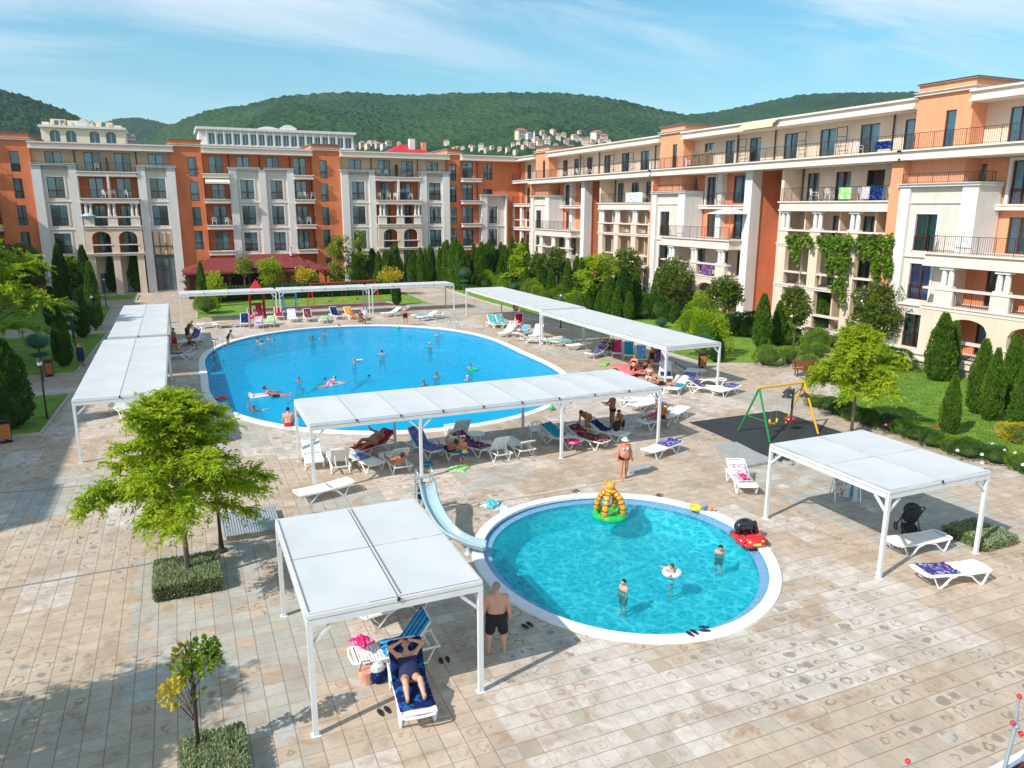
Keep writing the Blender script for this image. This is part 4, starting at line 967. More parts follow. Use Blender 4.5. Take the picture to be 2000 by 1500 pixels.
# ------------------------------------------------------------------ sun loungers
def lounger_proto(ang, name='sun_lounger'):
    r = thing(name, 'white plastic sun lounger', 'sun lounger'); a = rad(ang)
    W = .33; pv = (.22, .35)
    def back(t, o=0.): return (pv[0]+math.cos(a)*t-math.sin(a)*o, pv[1]+math.sin(a)*t+math.cos(a)*o)
    m = MB(); n = 15
    for i in range(n):
        y = -.93+i*(1.12/n); z = .345+(.03 if i == 0 else 0)-.02*math.sin(math.pi*i/n); m.box(-W+.03, y, z, W-.03, y+.058, z+.022)
    m.build('seat', M_plast, r)
    m = MB()
    for i in range(9):
        t = .03+i*.082; y0, z0 = back(t); y1, z1 = back(t+.062); y2, z2 = back(t+.062, .022); y3, z3 = back(t, .022)
        for s in (1,): m.add([(-W+.03,y0,z0),(W-.03,y0,z0),(W-.03,y1,z1),(-W+.03,y1,z1),(-W+.03,y3,z3),(W-.03,y3,z3),(W-.03,y2,z2),(-W+.03,y2,z2)], [(0,3,2,1),(4,5,6,7),(0,1,5,4),(1,2,6,5),(2,3,7,6),(3,0,4,7)])
    for s in (-1, 1): y0, z0 = back(0); y1, z1 = back(.80); m.bar((s*(W-.01), y0, z0), (s*(W-.01), y1, z1), .045, .04)
    y1, z1 = back(.80); m.tube([(-W+.01, y1, z1), (-W*.5, *back(.83)), (W*.5, *back(.83)), (W-.01, y1, z1)], .024, 6)
    m.build('backrest', M_plast, r)
    m = MB()
    for s in (-1, 1):
        m.tube([(s*(W-.05), -.97, .36), (s*W, -.90, .36), (s*W, -.4, .335), (s*W, .25, .345), (s*W, .93, .36)], .028, 6)
    m.tube([(-W+.05, -.97, .36), (0, -1.0, .37), (W-.05, -.97, .36)], .028, 6); m.bar((-W, .9, .35), (W, .9, .35), .04)
    if ang > 8: y1, z1 = back(.5); m.bar((-.2, y1, z1-.02), (-.2, .72, .33), .025); m.bar((.2, y1, z1-.02), (.2, .72, .33), .025)
    m.build('frame', M_plast, r)
    for s in (-1, 1):
        for pts in ([(-.84,.33),(-.70,.02),(-.62,.02),(-.50,.12),(-.34,.27),(-.12,.32)], [(.12,.32),(.30,.27),(.44,.12),(.55,.02),(.63,.02),(.80,.33)]):
            m = MB(); m.tube([(s*W, y, z) for y, z in pts], [.026,.03,.03,.026,.022,.018], 6); m.build('leg', M_plast, r)
    return Proto(r)
LG = {0: lounger_proto(3), 1: lounger_proto(28), 2: lounger_proto(52)}
ANG = {0: 3, 1: 28, 2: 52}
def lsurf(k, t):                    # height of the lying surface at y = t for lounger kind k
    if t <= .22: return (t, .375)
    a = rad(ANG[k]); s = (t-.22); return (.22+math.cos(a)*s, .377+math.sin(a)*s+.01)
def towel_mat(name, base, accents, scale=9., kind='spots'):
    m = D.materials.new('towel_'+name); m.use_nodes = True; g = NG(m); t = m.node_tree; b = t.nodes['Principled BSDF']; b.inputs['Roughness'].default_value = .95; b.inputs['Specular IOR Level'].default_value = .1
    tc = t.nodes.new('ShaderNodeTexCoord'); P = tc.outputs['Object']; c = base
    if kind == 'stripe':
        X, Y, Z = g.sep(P); f = g.m('FRACT', g.m('MULTIPLY', X, scale)); c = g.mix(g.m('GREATER_THAN', f, .5), base, accents[0])
    else:
        for i, ac in enumerate(accents):
            n = g.noise(P, scale*(1+.5*i), 3, .8); mp_ = g.ss(n.outputs[0], .56+.02*i, .60+.02*i); c = g.mix(mp_, c, ac)
    if isinstance(c, tuple): b.inputs['Base Color'].default_value = (*c, 1)
    else: L(t, c, b.inputs['Base Color'])
    n = g.noise(P, 220, 2); L(t, g.bump(n.outputs[0], .6, .004), b.inputs['Normal']); return m
TW = {'blue': towel_mat('blue', (.012,.05,.26), [(.45,.5,.65),(.5,.03,.14)], 11), 'navy': towel_mat('navy', (.01,.02,.09), [(.02,.12,.35)], 7),
 'teal': towel_mat('teal', (.02,.28,.42), [(.03,.4,.55)], 5), 'pink': towel_mat('pink', (.62,.03,.17), [(.7,.3,.4)], 6), 'red': towel_mat('red', (.40,.012,.03), [(.5,.05,.06)], 6),
 'white': towel_mat('white', (.66,.66,.66), [(.15,.4,.4)], 6), 'green': towel_mat('green', (.30,.55,.22), [(.6,.7,.5)], 6), 'yellow': towel_mat('yellow', (.68,.34,.03), [(.6,.5,.3)], 5),
 'purple': towel_mat('purple', (.10,.03,.16), [(.4,.35,.5),(.4,.02,.1)], 9), 'maroon': towel_mat('maroon', (.17,.01,.025), [(.3,.28,.3)], 9), 'aqua': towel_mat('aqua', (.10,.45,.50), [(.7,.75,.75)], 5),
 'pattern': towel_mat('pattern', (.62,.6,.62), [(.6,.08,.15),(.08,.1,.25)], 12), 'sky': towel_mat('sky', (.10,.36,.62), [(.6,.7,.8)], 4), 'cyanstripe': towel_mat('cyanstripe', (.02,.12,.45), [(.05,.38,.60)], 6, 'stripe'), 'mix': towel_mat('mix', (.03,.18,.48), [(.6,.05,.2),(.7,.6,.4)], 8)}
def towel(k, t0, t1, w, color, loc, rz, label, seed=1, drop=.0, skew=0.):
    """cloth lying along a lounger of kind k"""
    rng = random.Random(seed); n = 16; q = 8; vs = []
    for i in range(n+1):
        t = t0+(t1-t0)*i/n; y, z = lsurf(k, t)
        for j in range(q+1):
            u = -w/2+w*j/q; x = u+skew*(i/n-.5); over = max(0, abs(x)-.33)
            xx = math.copysign(min(abs(x), .345), x)
            zz = z+.012+.010*math.sin(i*1.3+j*1.9+seed)+rng.random()*.006-over*1.0
            vs.append((xx+rng.uniform(-.006,.006), y+.01*math.sin(j*1.1+seed), zz))
    F = [(i*(q+1)+j, i*(q+1)+j+1, (i+1)*(q+1)+j+1, (i+1)*(q+1)+j) for i in range(n) for j in range(q)]
    m = MB(); m.add(vs, F); o = m.build('towel', TW[color], None, smooth=True); o.location = loc; o.rotation_euler = (0,0,rz)
    sd = o.modifiers.new('thick', 'SOLIDIFY'); sd.thickness = .012; sd.offset = 1
    return tag(o, label, 'towel')
def crumple(name, loc, size, color, label, cat='towel', seed=1, h=.08, m=None):
    rng = random.Random(seed); n = 12; vs = []; a, b = size
    for i in range(n+1):
        for j in range(n+1):
            x = -a/2+a*i/n; y = -b/2+b*j/n; rr = max(abs(x)/(a/2), abs(y)/(b/2)); z = h*(1-rr**3)*(.55+.45*math.sin(i*1.7+seed)*math.cos(j*1.3+seed*2))+.012
            vs.append((x*(1+.12*math.sin(j*.9+seed)), y*(1+.12*math.sin(i*.8+seed*3)), max(z, .008)))
    mm = MB(); mm.add(vs, [(i*(n+1)+j, (i+1)*(n+1)+j, (i+1)*(n+1)+j+1, i*(n+1)+j+1) for i in range(n) for j in range(n)])
    o = mm.build(name, m or TW[color], None, smooth=True); o.location = loc; o.rotation_euler = (0,0,rng.random()*3)
    sd = o.modifiers.new('thick', 'SOLIDIFY'); sd.thickness = .01; sd.offset = 1
    return tag(o, label, cat)
# ------------------------------------------------------------------ small furniture
def plastic_chair():
    r = thing('plastic_chair', 'white plastic chair', 'chair'); m = MB(); m.box(-.22,-.22,.42,.22,.22,.45); m.build('seat', M_plast, r)
    m = MB()
    for i in range(5): x = -.18+i*.09; m.bar((x,.20,.46),(x*1.05,.30,.85), .05, .02)
    m.tube([(-.22,.21,.45),(-.23,.30,.84),(0,.33,.90),(.23,.30,.84),(.22,.21,.45)], .02, 6); m.build('backrest', M_plast, r)
    for sx in (-1, 1):
        m = MB(); m.tube([(sx*.25,.24,.62),(sx*.27,-.1,.64),(sx*.25,-.24,.60),(sx*.22,-.22,.45)], .02, 6); m.build('armrest', M_plast, r)
        for sy in (-1, 1): m = MB(); m.tube([(sx*.2,sy*.2,.43),(sx*.25,sy*.25,0)], [.025,.018], 6); m.build('leg', M_plast, r)
    return Proto(r)
def plastic_table():
    r = thing('plastic_table', 'white plastic table', 'table'); m = MB(); m.lathe([(.36,.66),(.38,.68),(.38,.70),(.35,.71)], 16); m.build('table_top', M_plast, r)
    for k in range(4): a = k*math.pi/2+.7; m = MB(); m.tube([(.15*math.cos(a),.15*math.sin(a),.66),(.30*math.cos(a),.30*math.sin(a),0)], .022, 6); m.build('leg', M_plast, r)
    return Proto(r)
CHAIR = plastic_chair(); TABLE = plastic_table()
M_bin = mat('bin_wood', (.52,.16,.03), .6, var=.2, vscale=8)
def bin_proto():
    r = thing('litter_bin', 'litter bin with orange wooden slats', 'bin'); m = MB(); m.box(-.22,-.16,0,.22,.16,.05); m.box(-.06,-.06,.05,.06,.06,.16); m.box(-.24,-.17,.92,.24,.17,.97); m.box(-.2,-.14,.97,.2,.14,1.0)
    for x in (-.22, .19): m.box(x,-.15,.14,x+.03,.15,.92)
    m.build('frame', M_dark, r); m = MB()
    for i in range(4): x = -.18+i*.093; m.box(x,-.16,.18,x+.08,-.14,.82); m.box(x,.14,.18,x+.08,.16,.82)
    m.build('slats', M_bin, r); m = MB(); m.box(-.18,-.13,.16,.18,.13,.86); m.build('liner', M_dark, r); return Proto(r)
BIN = bin_proto()
M_lampg = mat('lamp_glass', (.75,.77,.78), .25)
def lamp_proto():
    r = thing('garden_lamp', 'black garden lamp post', 'lamp'); m = MB(); m.lathe([(.11,0),(.11,.05),(.06,.08),(.045,.5),(.035,2.5)], 10); m.build('post', M_dark, r)
    m = MB(); m.lathe([(.05,2.5),(.10,2.56),(.10,2.60)], 10); m.lathe([(.15,2.78),(.16,2.8),(.02,2.92)], 12); m.build('lamp_cap', M_dark, r); m = MB(); m.lathe([(.08,2.6),(.12,2.78)], 12); m.build('lamp_glass', M_lampg, r); return Proto(r)
LAMP = lamp_proto()
def lamp2(loc, label, heads, h=3.1, rz=0):
    r = thing('street_lamp', label, 'lamp', loc, rz); m = MB(); m.lathe([(.16,0),(.16,.06),(.09,.1),(.07,.25),(.05,.6),(.045,h)], 10); m.build('post', M_dark, r)
    for k in range(heads):
        a = 2*math.pi*k/heads+.5; c, s = math.cos(a), math.sin(a); m = MB(); m.tube([(0,0,h-.25),(.25*c,.25*s,h+.02),(.42*c,.42*s,h-.08)], .018, 6); m.build('arm', M_dark, r)
        m = MB(); m.lathe([(.02,.02),(.05,-.02),(.19,-.16),(.20,-.18)], 14, c=(.42*c,.42*s,h-.1)); m.build('lamp_shade', M_dark, r)
    return r
def bench(loc, rz, label, backed=True):
    r = thing('bench', label, 'bench', loc, rz); M = mat('bench_wood', (.24,.065,.025), .55, var=.25, vscale=7)
    m = MB()
    for i in range(4): m.box(-.9,-.24+i*.12,.44,.9,-.14+i*.12,.47)
    m.build('seat', M, r)
    if backed:
        m = MB()
        for i in range(3): m.bar((-.9,.25+i*.03,.58+i*.13),(.9,.25+i*.03,.58+i*.13), .03, .10)
        m.build('backrest', M, r)
    for s in (-.7, .7):
        m = MB(); m.bar((s,-.2,0),(s,-.22,.44), .05); m.bar((s,.22,0),(s,.2,.44), .05); m.bar((s,-.24,.42),(s,.24,.42), .05)
        if backed: m.bar((s,.2,.42),(s,.33,.9), .05)
        m.build('leg', M_dark, r)
    return r
def flipflops(loc, rz, label, col=(.02,.02,.025)):
    r = thing('flip_flops', label, 'flip flops', loc, rz); M = mat('rubber_%d' % int(col[2]*1000), col, .6)
    for s in (-.075, .075):
        m = MB(); pts = [(s+.045*math.cos(t)*(1+.15*math.sin(t)), .13*math.sin(t)) for t in [k*math.pi/6 for k in range(12)]]
        m.add([(x,y,.004) for x,y in pts]+[(x,y,.024) for x,y in pts], [tuple(range(11,-1,-1)), tuple(range(12,24))]+[(i,(i+1)%12,12+(i+1)%12,12+i) for i in range(12)])
        m.tube([(s-.035,-.01,.024),(s-.01,.03,.055),(s,.07,.024)], .007, 5); m.tube([(s+.035,-.01,.024),(s+.01,.03,.055),(s,.07,.024)], .007, 5); m.build('sandal', M, r)
    return r
def inflatable_ring(loc, R, rr, m, label, name='swim_ring', cat='swim ring'):
    mb = MB(); mb.torus((0,0,rr*.6), R, rr, 28, 10); o = mb.build(name, m, None, smooth=True, loc=loc); return tag(o, label, cat)
# ------------------------------------------------------------------ planting
def leaves(C, A, size, rng, aspect=.45, jit=.5, fold=0.):
    """rhombic leaves at points C pointing along A"""
    n = len(C); A = A/np.maximum(np.linalg.norm(A, axis=1, keepdims=True), 1e-6); R = rng.normal(size=(n, 3)); A = A+R*jit*.35; A /= np.linalg.norm(A, axis=1, keepdims=True)
    B = np.cross(A, rng.normal(size=(n, 3))); B /= np.maximum(np.linalg.norm(B, axis=1, keepdims=True), 1e-6)
    s = (size*(.65+.7*rng.rand(n)))[:, None]; b = s*aspect*.5
    V = np.stack([C, C+A*s*.45+B*b, C+A*s, C+A*s*.45-B*b], 1).reshape(-1, 3); F = np.arange(n*4).reshape(n, 4); return V, F
def join(parts):
    V = []; F = []; M = []; o = 0
    for v, f, m in parts: V.append(v); F.append(f+o); M.append(np.full(len(f), m)); o += len(v)
    return np.concatenate(V), np.concatenate(F), np.concatenate(M)
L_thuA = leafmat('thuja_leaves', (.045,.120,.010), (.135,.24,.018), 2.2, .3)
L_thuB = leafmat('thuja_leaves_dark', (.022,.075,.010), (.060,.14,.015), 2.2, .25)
L_core = mat('foliage_core', (.040,.080,.010), 1.0, var=.3, vscale=9)
L_bright = leafmat('bright_leaves', (.27,.42,.014), (.55,.61,.035), 1.6, .5)
L_bright2 = leafmat('fresh_leaves', (.20,.36,.012), (.40,.50,.02), 1.5, .45)
L_mag = leafmat('magnolia_leaves', (.035,.090,.008), (.17,.21,.02), 3.5, .15, rough=.3, spec=.6)
L_yel = leafmat('yellow_leaves', (.50,.40,.02), (.62,.50,.04), 5, .4)
L_top = leafmat('topiary_needles', (.04,.15,.07), (.09,.23,.12), 6, .2)
L_sage = leafmat('sage_leaves', (.22,.29,.14), (.42,.45,.26), 5, .35)
L_pop = leafmat('poplar_leaves', (.12,.24,.02), (.36,.40,.05), 1.2, .45)
L_vine = leafmat('creeper_leaves', (.06,.16,.012), (.22,.34,.02), 2.5, .4)
M_bark = mat('bark', (.20,.155,.12), .95, var=.25, vscale=9, bump=.6, bscale=30)
M_barkd = mat('dark_bark', (.09,.06,.045), .95, var=.25, vscale=9)
def conifer_mesh(seed, H=4., R=.62, lm=None, n=4200, shape=1.0, cone=.0):
    rng = np.random.RandomState(seed); V = []; t = rng.rand(n)**.85; a = rng.rand(n)*2*np.pi
    def prof(t): return R*(np.minimum(1, (t+.02)*7)**.5)*np.where(t > .3, (1-((t-.3)/.72)**(1.9-cone)).clip(0), 1)**.75*(.88+.12*np.where(t < .3, 1, 1))
    lob = .13*np.sin(a*3+seed)*np.sin(t*9+seed)+.10*np.sin(a*5+t*13+seed*2)+.07*np.sin(a*9-t*21)
    r = prof(t)*(1+lob)*(.86+.2*rng.rand(n)); z = .06+t*(H-.12)
    C = np.stack([r*np.cos(a), r*np.sin(a), z], 1); A = np.stack([np.cos(a)*.45, np.sin(a)*.45, np.full(n, .95)], 1)
    v, f = leaves(C, A, .17, rng, .5, .5)
    k = 10; nt_ = 14; cv = []; cf = []
    for i in range(nt_+1):
        tt = i/nt_
        for j in range(k): aa = 2*math.pi*j/k; rr = float(prof(np.array([tt]))[0])*.80*(1+.12*math.sin(aa*3+seed)*math.sin(tt*9+seed)); cv.append((rr*math.cos(aa), rr*math.sin(aa), .05+tt*(H-.25)))
    for i in range(nt_):
        for j in range(k): cf.append((i*k+j, i*k+(j+1)%k, (i+1)*k+(j+1)%k, (i+1)*k+j))
    V, F, M = join([(v, f, 0), (np.array(cv), np.array(cf), 1)]); return nmesh('conifer', V, F, [lm or L_thuA, L_core], M)
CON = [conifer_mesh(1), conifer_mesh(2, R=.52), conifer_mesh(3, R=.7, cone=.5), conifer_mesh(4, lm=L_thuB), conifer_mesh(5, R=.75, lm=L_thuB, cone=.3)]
_trunkm = MB(); _trunkm.lathe([(.07,-.05),(.06,.5)], 6); TRK = _trunkm.mesh('trunk', M_barkd)
def conifer(px, py, ptop, wpx, kind, label, group='columnar conifers', pos=None):
    x, y = pos or G(px, py, .05); dist = math.hypot(x, y); depth = x*sy_+y*cy_
    h = max(1., ztop(x, y, ptop)-.05); w = wpx/FPX*math.hypot(depth, CH*.5)
    r = thing('conifer', label, 'conifer', (x, y, .05), random.Random(px*7+py).random()*6.28, group)
    c = nobj('crown', CON[kind], r); base = {0:.62,1:.52,2:.7,3:.62,4:.75}[kind]*2.55; c.scale = (w/base, w/base, h/4.); nobj('trunk', TRK, r); return r
def blob_mesh(name, seed, lm, n, leaf=.09, aspect=.55, flat=1., core=True, shell=.75, R=1., noise=.10, coreM=None):
    rng = np.random.RandomState(seed); P = rng.normal(size=(n, 3)); P /= np.linalg.norm(P, axis=1, keepdims=True); P[:,2] = np.where(P[:,2] < -.55, -P[:,2], P[:,2])
    lob = 1+noise*(np.sin(P[:,0]*5+seed)+np.sin(P[:,1]*6+seed*2)+np.sin(P[:,2]*5+seed*3))*.6
    r = R*lob*(shell+(1-shell)*rng.rand(n)**.4); C = P*r[:, None]*[1, 1, flat]; v, f = leaves(C, P*[1,1,1]+[0,0,.3], leaf, rng, aspect, .8)
    parts = [(v, f, 0)]
    if core:
        m = MB(); m.ell((0,0,0), (R*shell*.93,)*2+(R*shell*.93*flat,), 14, 10); cv = np.array(m.v)
        q = cv/np.maximum(np.linalg.norm(cv, axis=1, keepdims=True), 1e-6); cv = cv*(1+noise*(np.sin(q[:,0]*5+seed)+np.sin(q[:,1]*6+seed*2)+np.sin(q[:,2]*5+seed*3))*.6)[:, None]
        parts.append((cv, np.array(m.f), 1))
    V, F, M = join(parts); return nmesh(name, V, F, [lm, coreM or L_core], M)
L_box = leafmat('box_leaves', (.10,.21,.010), (.24,.35,.018), 4, .3)
BUSH = [blob_mesh('bush', 1, L_box, 3800, .075), blob_mesh('bush', 2, L_box, 3800, .075, noise=.16), blob_mesh('bush', 3, L_bright2, 3000, .11, noise=.22, shell=.6), blob_mesh('bush', 4, L_yel, 3000, .09, noise=.2), blob_mesh('bush', 5, L_thuB, 3400, .09, noise=.18)]
TOPI = blob_mesh('topiary', 6, L_top, 5200, .05, shell=.93, noise=.01, coreM=mat('topiary_core', (.02,.075,.04), 1.))
def bush(px, py, wpx, hpx, kind, label, group=None, name='bush', cat='bush'):
    x, y = G(px, py, .05); depth = x*sy_+y*cy_; k = 1/FPX*math.hypot(depth, CH*.4); w = wpx*k/2; h = hpx*k*1.05/2
    o = nobj(name, BUSH[kind], None, (x, y, .05+h*.85)); o.scale = (w, w, h); o.rotation_euler = (0,0,(px*3 % 7)); return tag(o, label, cat, group)
def topiary(px, py, balls, label, trunk=True):
    """balls: list of (cy_px, r_px, flat) from the top down"""
    x, y = G(px, py, .05); depth = x*sy_+y*cy_; k = depth/FPX; r = thing('topiary_tree', label, 'topiary', (x, y, .05), 0, 'clipped ball trees'); top = 0
    for (cyp, rp, fl) in balls:
        z = ztop(x, y, cyp)-.05; o = nobj('clipped_ball', TOPI, r, (0,0,z)); o.scale = (rp*k, rp*k, rp*k*fl); top = max(top, z)
    m = MB(); m.lathe([(.05,0),(.04,top)], 8); m.build('trunk', M_barkd, r); return r
def limbs(m, base, top, n, rr, spread, rng, up=.6, r0=.05):
    tips = []
    for i in range(n):
        a = rng.rand()*6.28; s = .45+.55*rng.rand(); p0 = np.array([base[0], base[1], base[2]+(top-base[2])*rng.rand()*.75]); L_ = spread*s
        p1 = p0+np.array([math.cos(a)*L_*.5, math.sin(a)*L_*.5, L_*up*.6]); p2 = p0+np.array([math.cos(a)*L_, math.sin(a)*L_, L_*up])
        m.tube([p0, p1, p2], [r0, r0*.6, r0*.25], 5); tips.append(p2)
    return tips
def feather_tree(name, label, loc, seed, hc, R, Hc, trunk_h, ntw=620, lm=(None,), leaf=.13, cat='tree', trunk_r=.09, droop=.55, group=None, sparse=.0, tw=.75, per=15, lean=(0,0), up=.45):
    """crown of arching sprays: hc crown centre height, R radius, Hc half height"""
    rng = np.random.RandomState(seed); r = thing(name, label, cat, loc, 0, group)
    m = MB(); m.tube([(0,0,-.05),(lean[0]*.4,lean[1]*.4,trunk_h*.6),(lean[0],lean[1],trunk_h),(lean[0]*1.1,lean[1],hc)], [trunk_r,trunk_r*.8,trunk_r*.7,trunk_r*.35], 9)
    tips = limbs(m, (lean[0],lean[1],trunk_h*.9), hc+Hc*.4, 26, R, R*.85, rng, .75, trunk_r*.45)
    parts = []; lobes = rng.normal(size=(11, 3)); lobes /= np.linalg.norm(lobes, axis=1, keepdims=True); la = .75+.5*rng.rand(11)
    for i in range(ntw):
        lb = rng.randint(11); P = rng.normal(size=3); P = P/np.linalg.norm(P)+(lobes[lb]*rng.choice([0., 1.1, 2.2])); P /= np.linalg.norm(P)
        if P[2] < -.62: P[2] *= -1
        w = .86+.42*max(0, float(np.max((lobes@P-.80)*5*la)))
        q = (.34+.66*rng.rand()**.6)*w*.82; s = np.array([lean[0],lean[1],hc])+P*q*np.array([R, R, Hc]); d = P*np.array([1,1,.7])+rng.normal(size=3)*.38+[0,0,up]; d /= np.linalg.norm(d)
        Lt = tw*(.5+.7*rng.rand())*(1.25 if q > .7 else .9); k = per; t = np.linspace(0, 1, k); path = s+d*Lt*t[:, None]+np.array([0,0,-droop*Lt])*(t**2.2)[:, None]
        tan = np.gradient(path, axis=0); tan /= np.linalg.norm(tan, axis=1, keepdims=True); side = np.cross(tan, [0,0,1.]); side /= np.maximum(np.linalg.norm(side, axis=1, keepdims=True), 1e-5)
        for sg in (-1, 1):
            A = tan*.7+side*sg*.8+[0,0,-.25]; v, f = leaves(path+rng.normal(size=path.shape)*.012, A, leaf*(1-.35*t), rng, .36, .6); parts.append((v, f, rng.randint(len(lm)) if len(lm) > 1 else 0))
        if i % 3 == 0: m.tube([path[0], path[k//2], path[-1]], [.012,.008,.004], 3)
    V, F, M = join(parts); nobj('crown', nmesh('crown', V, F, list(lm), M), r); m.build('trunk', M_bark, r, smooth=True); return r
def limb_tree(name, label, loc, seed, trunk_h, h1, R, lm, nl=26, ns=34, leaf=.14, trunk_r=.075, per=9, spray=.5, cat='tree', low=.12, lean=(0,0), elo=14, sag=.30):
    """tree of separate leafy arms: limbs leave the stem at all heights, each hung with feathery sprays"""
    rng = np.random.RandomState(seed); r = thing(name, label, cat, loc); m = MB(); m.tube([(0,0,-.05),(lean[0]*.5,lean[1]*.5,trunk_h),(lean[0],lean[1],h1*.86)], [trunk_r,trunk_r*.8,trunk_r*.25], 9); parts = []
    for i in range(nl):
        f = (i+.5)/nl; a = i*2.399+rng.normal()*.35; h0 = trunk_h+(h1*.80-trunk_h)*f**1.1; el = rad(elo+(80-elo)*f**1.1+rng.normal()*7); ln = R*(1.05-.50*f**2)*rng.uniform(.72,1.22)
        if f > .9: ln = (h1-h0)*rng.uniform(.8,1.05); el = rad(82)
        d = np.array([math.cos(a)*math.cos(el), math.sin(a)*math.cos(el), math.sin(el)]); t = np.linspace(0, 1, 10)[:, None]
        p0 = np.array([lean[0]*f, lean[1]*f, h0]); path = p0+d*ln*t+np.array([0,0,1.])*(ln*.30*t*(1-t)*1.6-ln*low*t**2); m.tube([tuple(q) for q in path[::3]], [trunk_r*.42*(1-.5*f), trunk_r*.26, trunk_r*.14, .006], 5)
        tan = np.gradient(path, axis=0); tan /= np.linalg.norm(tan, axis=1, keepdims=True); k = int(ns*ln/R)+6
        for j in range(k):
            s = .16+.84*rng.rand()**.8; q = s*9; i0 = min(8, int(q)); pt = path[i0]*(1-(q-i0))+path[i0+1]*(q-i0); tg = tan[i0]
            dd = tg*.75+rng.normal(size=3)*[.6,.6,.5]+[0,0,.22]; dd /= np.linalg.norm(dd); L_ = spray*rng.uniform(.5,1.15)*(1.1-.35*s); tt = np.linspace(0, 1, per)
            sp = pt+dd*L_*tt[:, None]+np.array([0,0,-sag*L_])*(tt**2)[:, None]; st = np.gradient(sp, axis=0); st /= np.linalg.norm(st, axis=1, keepdims=True); sd = np.cross(st, [0,0,1.]); sd /= np.maximum(np.linalg.norm(sd, axis=1, keepdims=True), 1e-5); mi = rng.randint(len(lm))
            for sg in (-1, 1): v, fc = leaves(sp+rng.normal(size=sp.shape)*.012, st*.65+sd*sg*.8+[0,0,-.3], leaf*(1.1-.4*tt), rng, .36, .6); parts.append((v, fc, mi))
    V, F, M = join(parts); nobj('crown', nmesh('crown', V, F, list(lm), M), r); m.build('trunk', M_bark, r, smooth=True); return r
def leaf_tree(name, label, loc, seed, clumps, trunk_h, lm, leaf=.16, per=260, aspect=.5, cat='tree', trunk_r=.07, group=None, stems=None, core=False, barkm=None):
    """crown built of leafy clumps (x, y, z, r, mat)"""
    rng = np.random.RandomState(seed); r = thing(name, label, cat, loc, 0, group); parts = []; m = MB(); zt = max(c[2] for c in clumps)
    if stems: [m.tube(s, rr, 7) for s, rr in stems]
    else: m.tube([(0,0,-.05),(.02,.01,trunk_h),(0,0,zt)], [trunk_r, trunk_r*.8, trunk_r*.3], 8)
    for c in clumps:
        cx_, cy, cz, cr, mi = c; n = int(per*(cr/.5)**2); P = rng.normal(size=(n, 3)); P /= np.linalg.norm(P, axis=1, keepdims=True); q = rng.rand(n)**.35
        C = np.array([cx_, cy, cz])+P*(q*cr)[:, None]*[1, 1, .8]; A = P+[0, 0, .1]; v, f = leaves(C, A, leaf, rng, aspect, 1.0); parts.append((v, f, mi))
        z0 = max(trunk_h, cz-cr-.5); m.tube([(0,0,min(z0, zt*.95)), (cx_*.5, cy*.5, (z0+cz)/2+.05), (cx_, cy, cz)], [trunk_r*.4, trunk_r*.25, .01], 5)
    V, F, M = join(parts); nobj('crown', nmesh('crown', V, F, lm, M), r); m.build('trunk', barkm or M_bark, r, smooth=True); return r
def round_clumps(rng, R, H0, H1, n, cr, mats=(0,)):
    out = []
    for i in range(n):
        P = rng.normal(size=3); P /= np.linalg.norm(P); q = .35+.65*rng.rand()**.5; hc = (H0+H1)/2; out.append((P[0]*q*(R-cr*.6), P[1]*q*(R-cr*.6), hc+P[2]*q*((H1-H0)/2-cr*.5), cr*(.7+.6*rng.rand()), mats[rng.randint(len(mats))]))
    return out
def ht(px, py, ptop): x, y = G(px, py, .05); return ztop(x, y, ptop)
def wm_(px, py, w): x, y = G(px, py, .05); return w*(x*sy_+y*cy_)/FPX
def magnolia(px, py, ptop, pbot, wpx, label, seed, cone=False, group='glossy leaved trees'):
    x, y = G(px, py, .05); H1 = ztop(x, y, ptop); H0 = max(.4, ztop(x, y, pbot)); R = wm_(px, py, wpx)/2; rng = np.random.RandomState(seed)
    cl = round_clumps(rng, R, H0, H1, 46, R*.30)
    return leaf_tree('magnolia_tree', label, (x, y, .05), seed, cl, H0, [L_mag], leaf=.20, per=max(60, int(200*(R/1.6)**-.3)), aspect=.42, trunk_r=.06, group=group)
def box_hedge(name, label, x0, x1, y0, y1, h, lm, n, leaf=.09, cat='hedge', seed=1, lump=.05, z=0.):
    rng = np.random.RandomState(seed); cx_, cy = (x0+x1)/2, (y0+y1)/2; a, b = (x1-x0)/2, (y1-y0)/2; m = MB(); k = 12; 
    m.box(-a*.95, -b*.95, 0, a*.95, b*.95, h*.86)
    tot = 4*a*b+4*h*(a+b); pts = []; nr = []
    for ar, fn in ((4*a*b, 0), (2*a*h*1.3, 1), (2*a*h*.8, 2), (2*b*h*1.3, 3), (2*b*h*1.3, 4)):
        c = int(n*ar/tot); u = rng.rand(c)*2-1; v = rng.rand(c)*2-1
        if fn == 0: P = np.stack([u*a, v*b, h*(.88+lump*np.sin(u*a*7)*np.sin(v*b*8)+.06*rng.rand(c))], 1); Nn = np.tile([0,0,1.], (c,1))
        elif fn in (1, 2): s = -1 if fn == 1 else 1; P = np.stack([u*a, np.full(c, s*b*.96), (v+1)/2*h*.88], 1); Nn = np.tile([0,s*.7,.6], (c,1))
        else: s = -1 if fn == 3 else 1; P = np.stack([np.full(c, s*a*.96), v*b, (u+1)/2*h*.88], 1); Nn = np.tile([s*.7,0,.6], (c,1))
        pts.append(P); nr.append(Nn)
    v, f = leaves(np.concatenate(pts), np.concatenate(nr), leaf, rng, .4, 1.0); V, F, M = join([(v, f, 0), (np.array(m.v), np.array(m.f), 1)])
    o = nobj(name, nmesh(name, V, F, [lm, L_core], M), None, (cx_, cy, z)); return tag(o, label, cat)
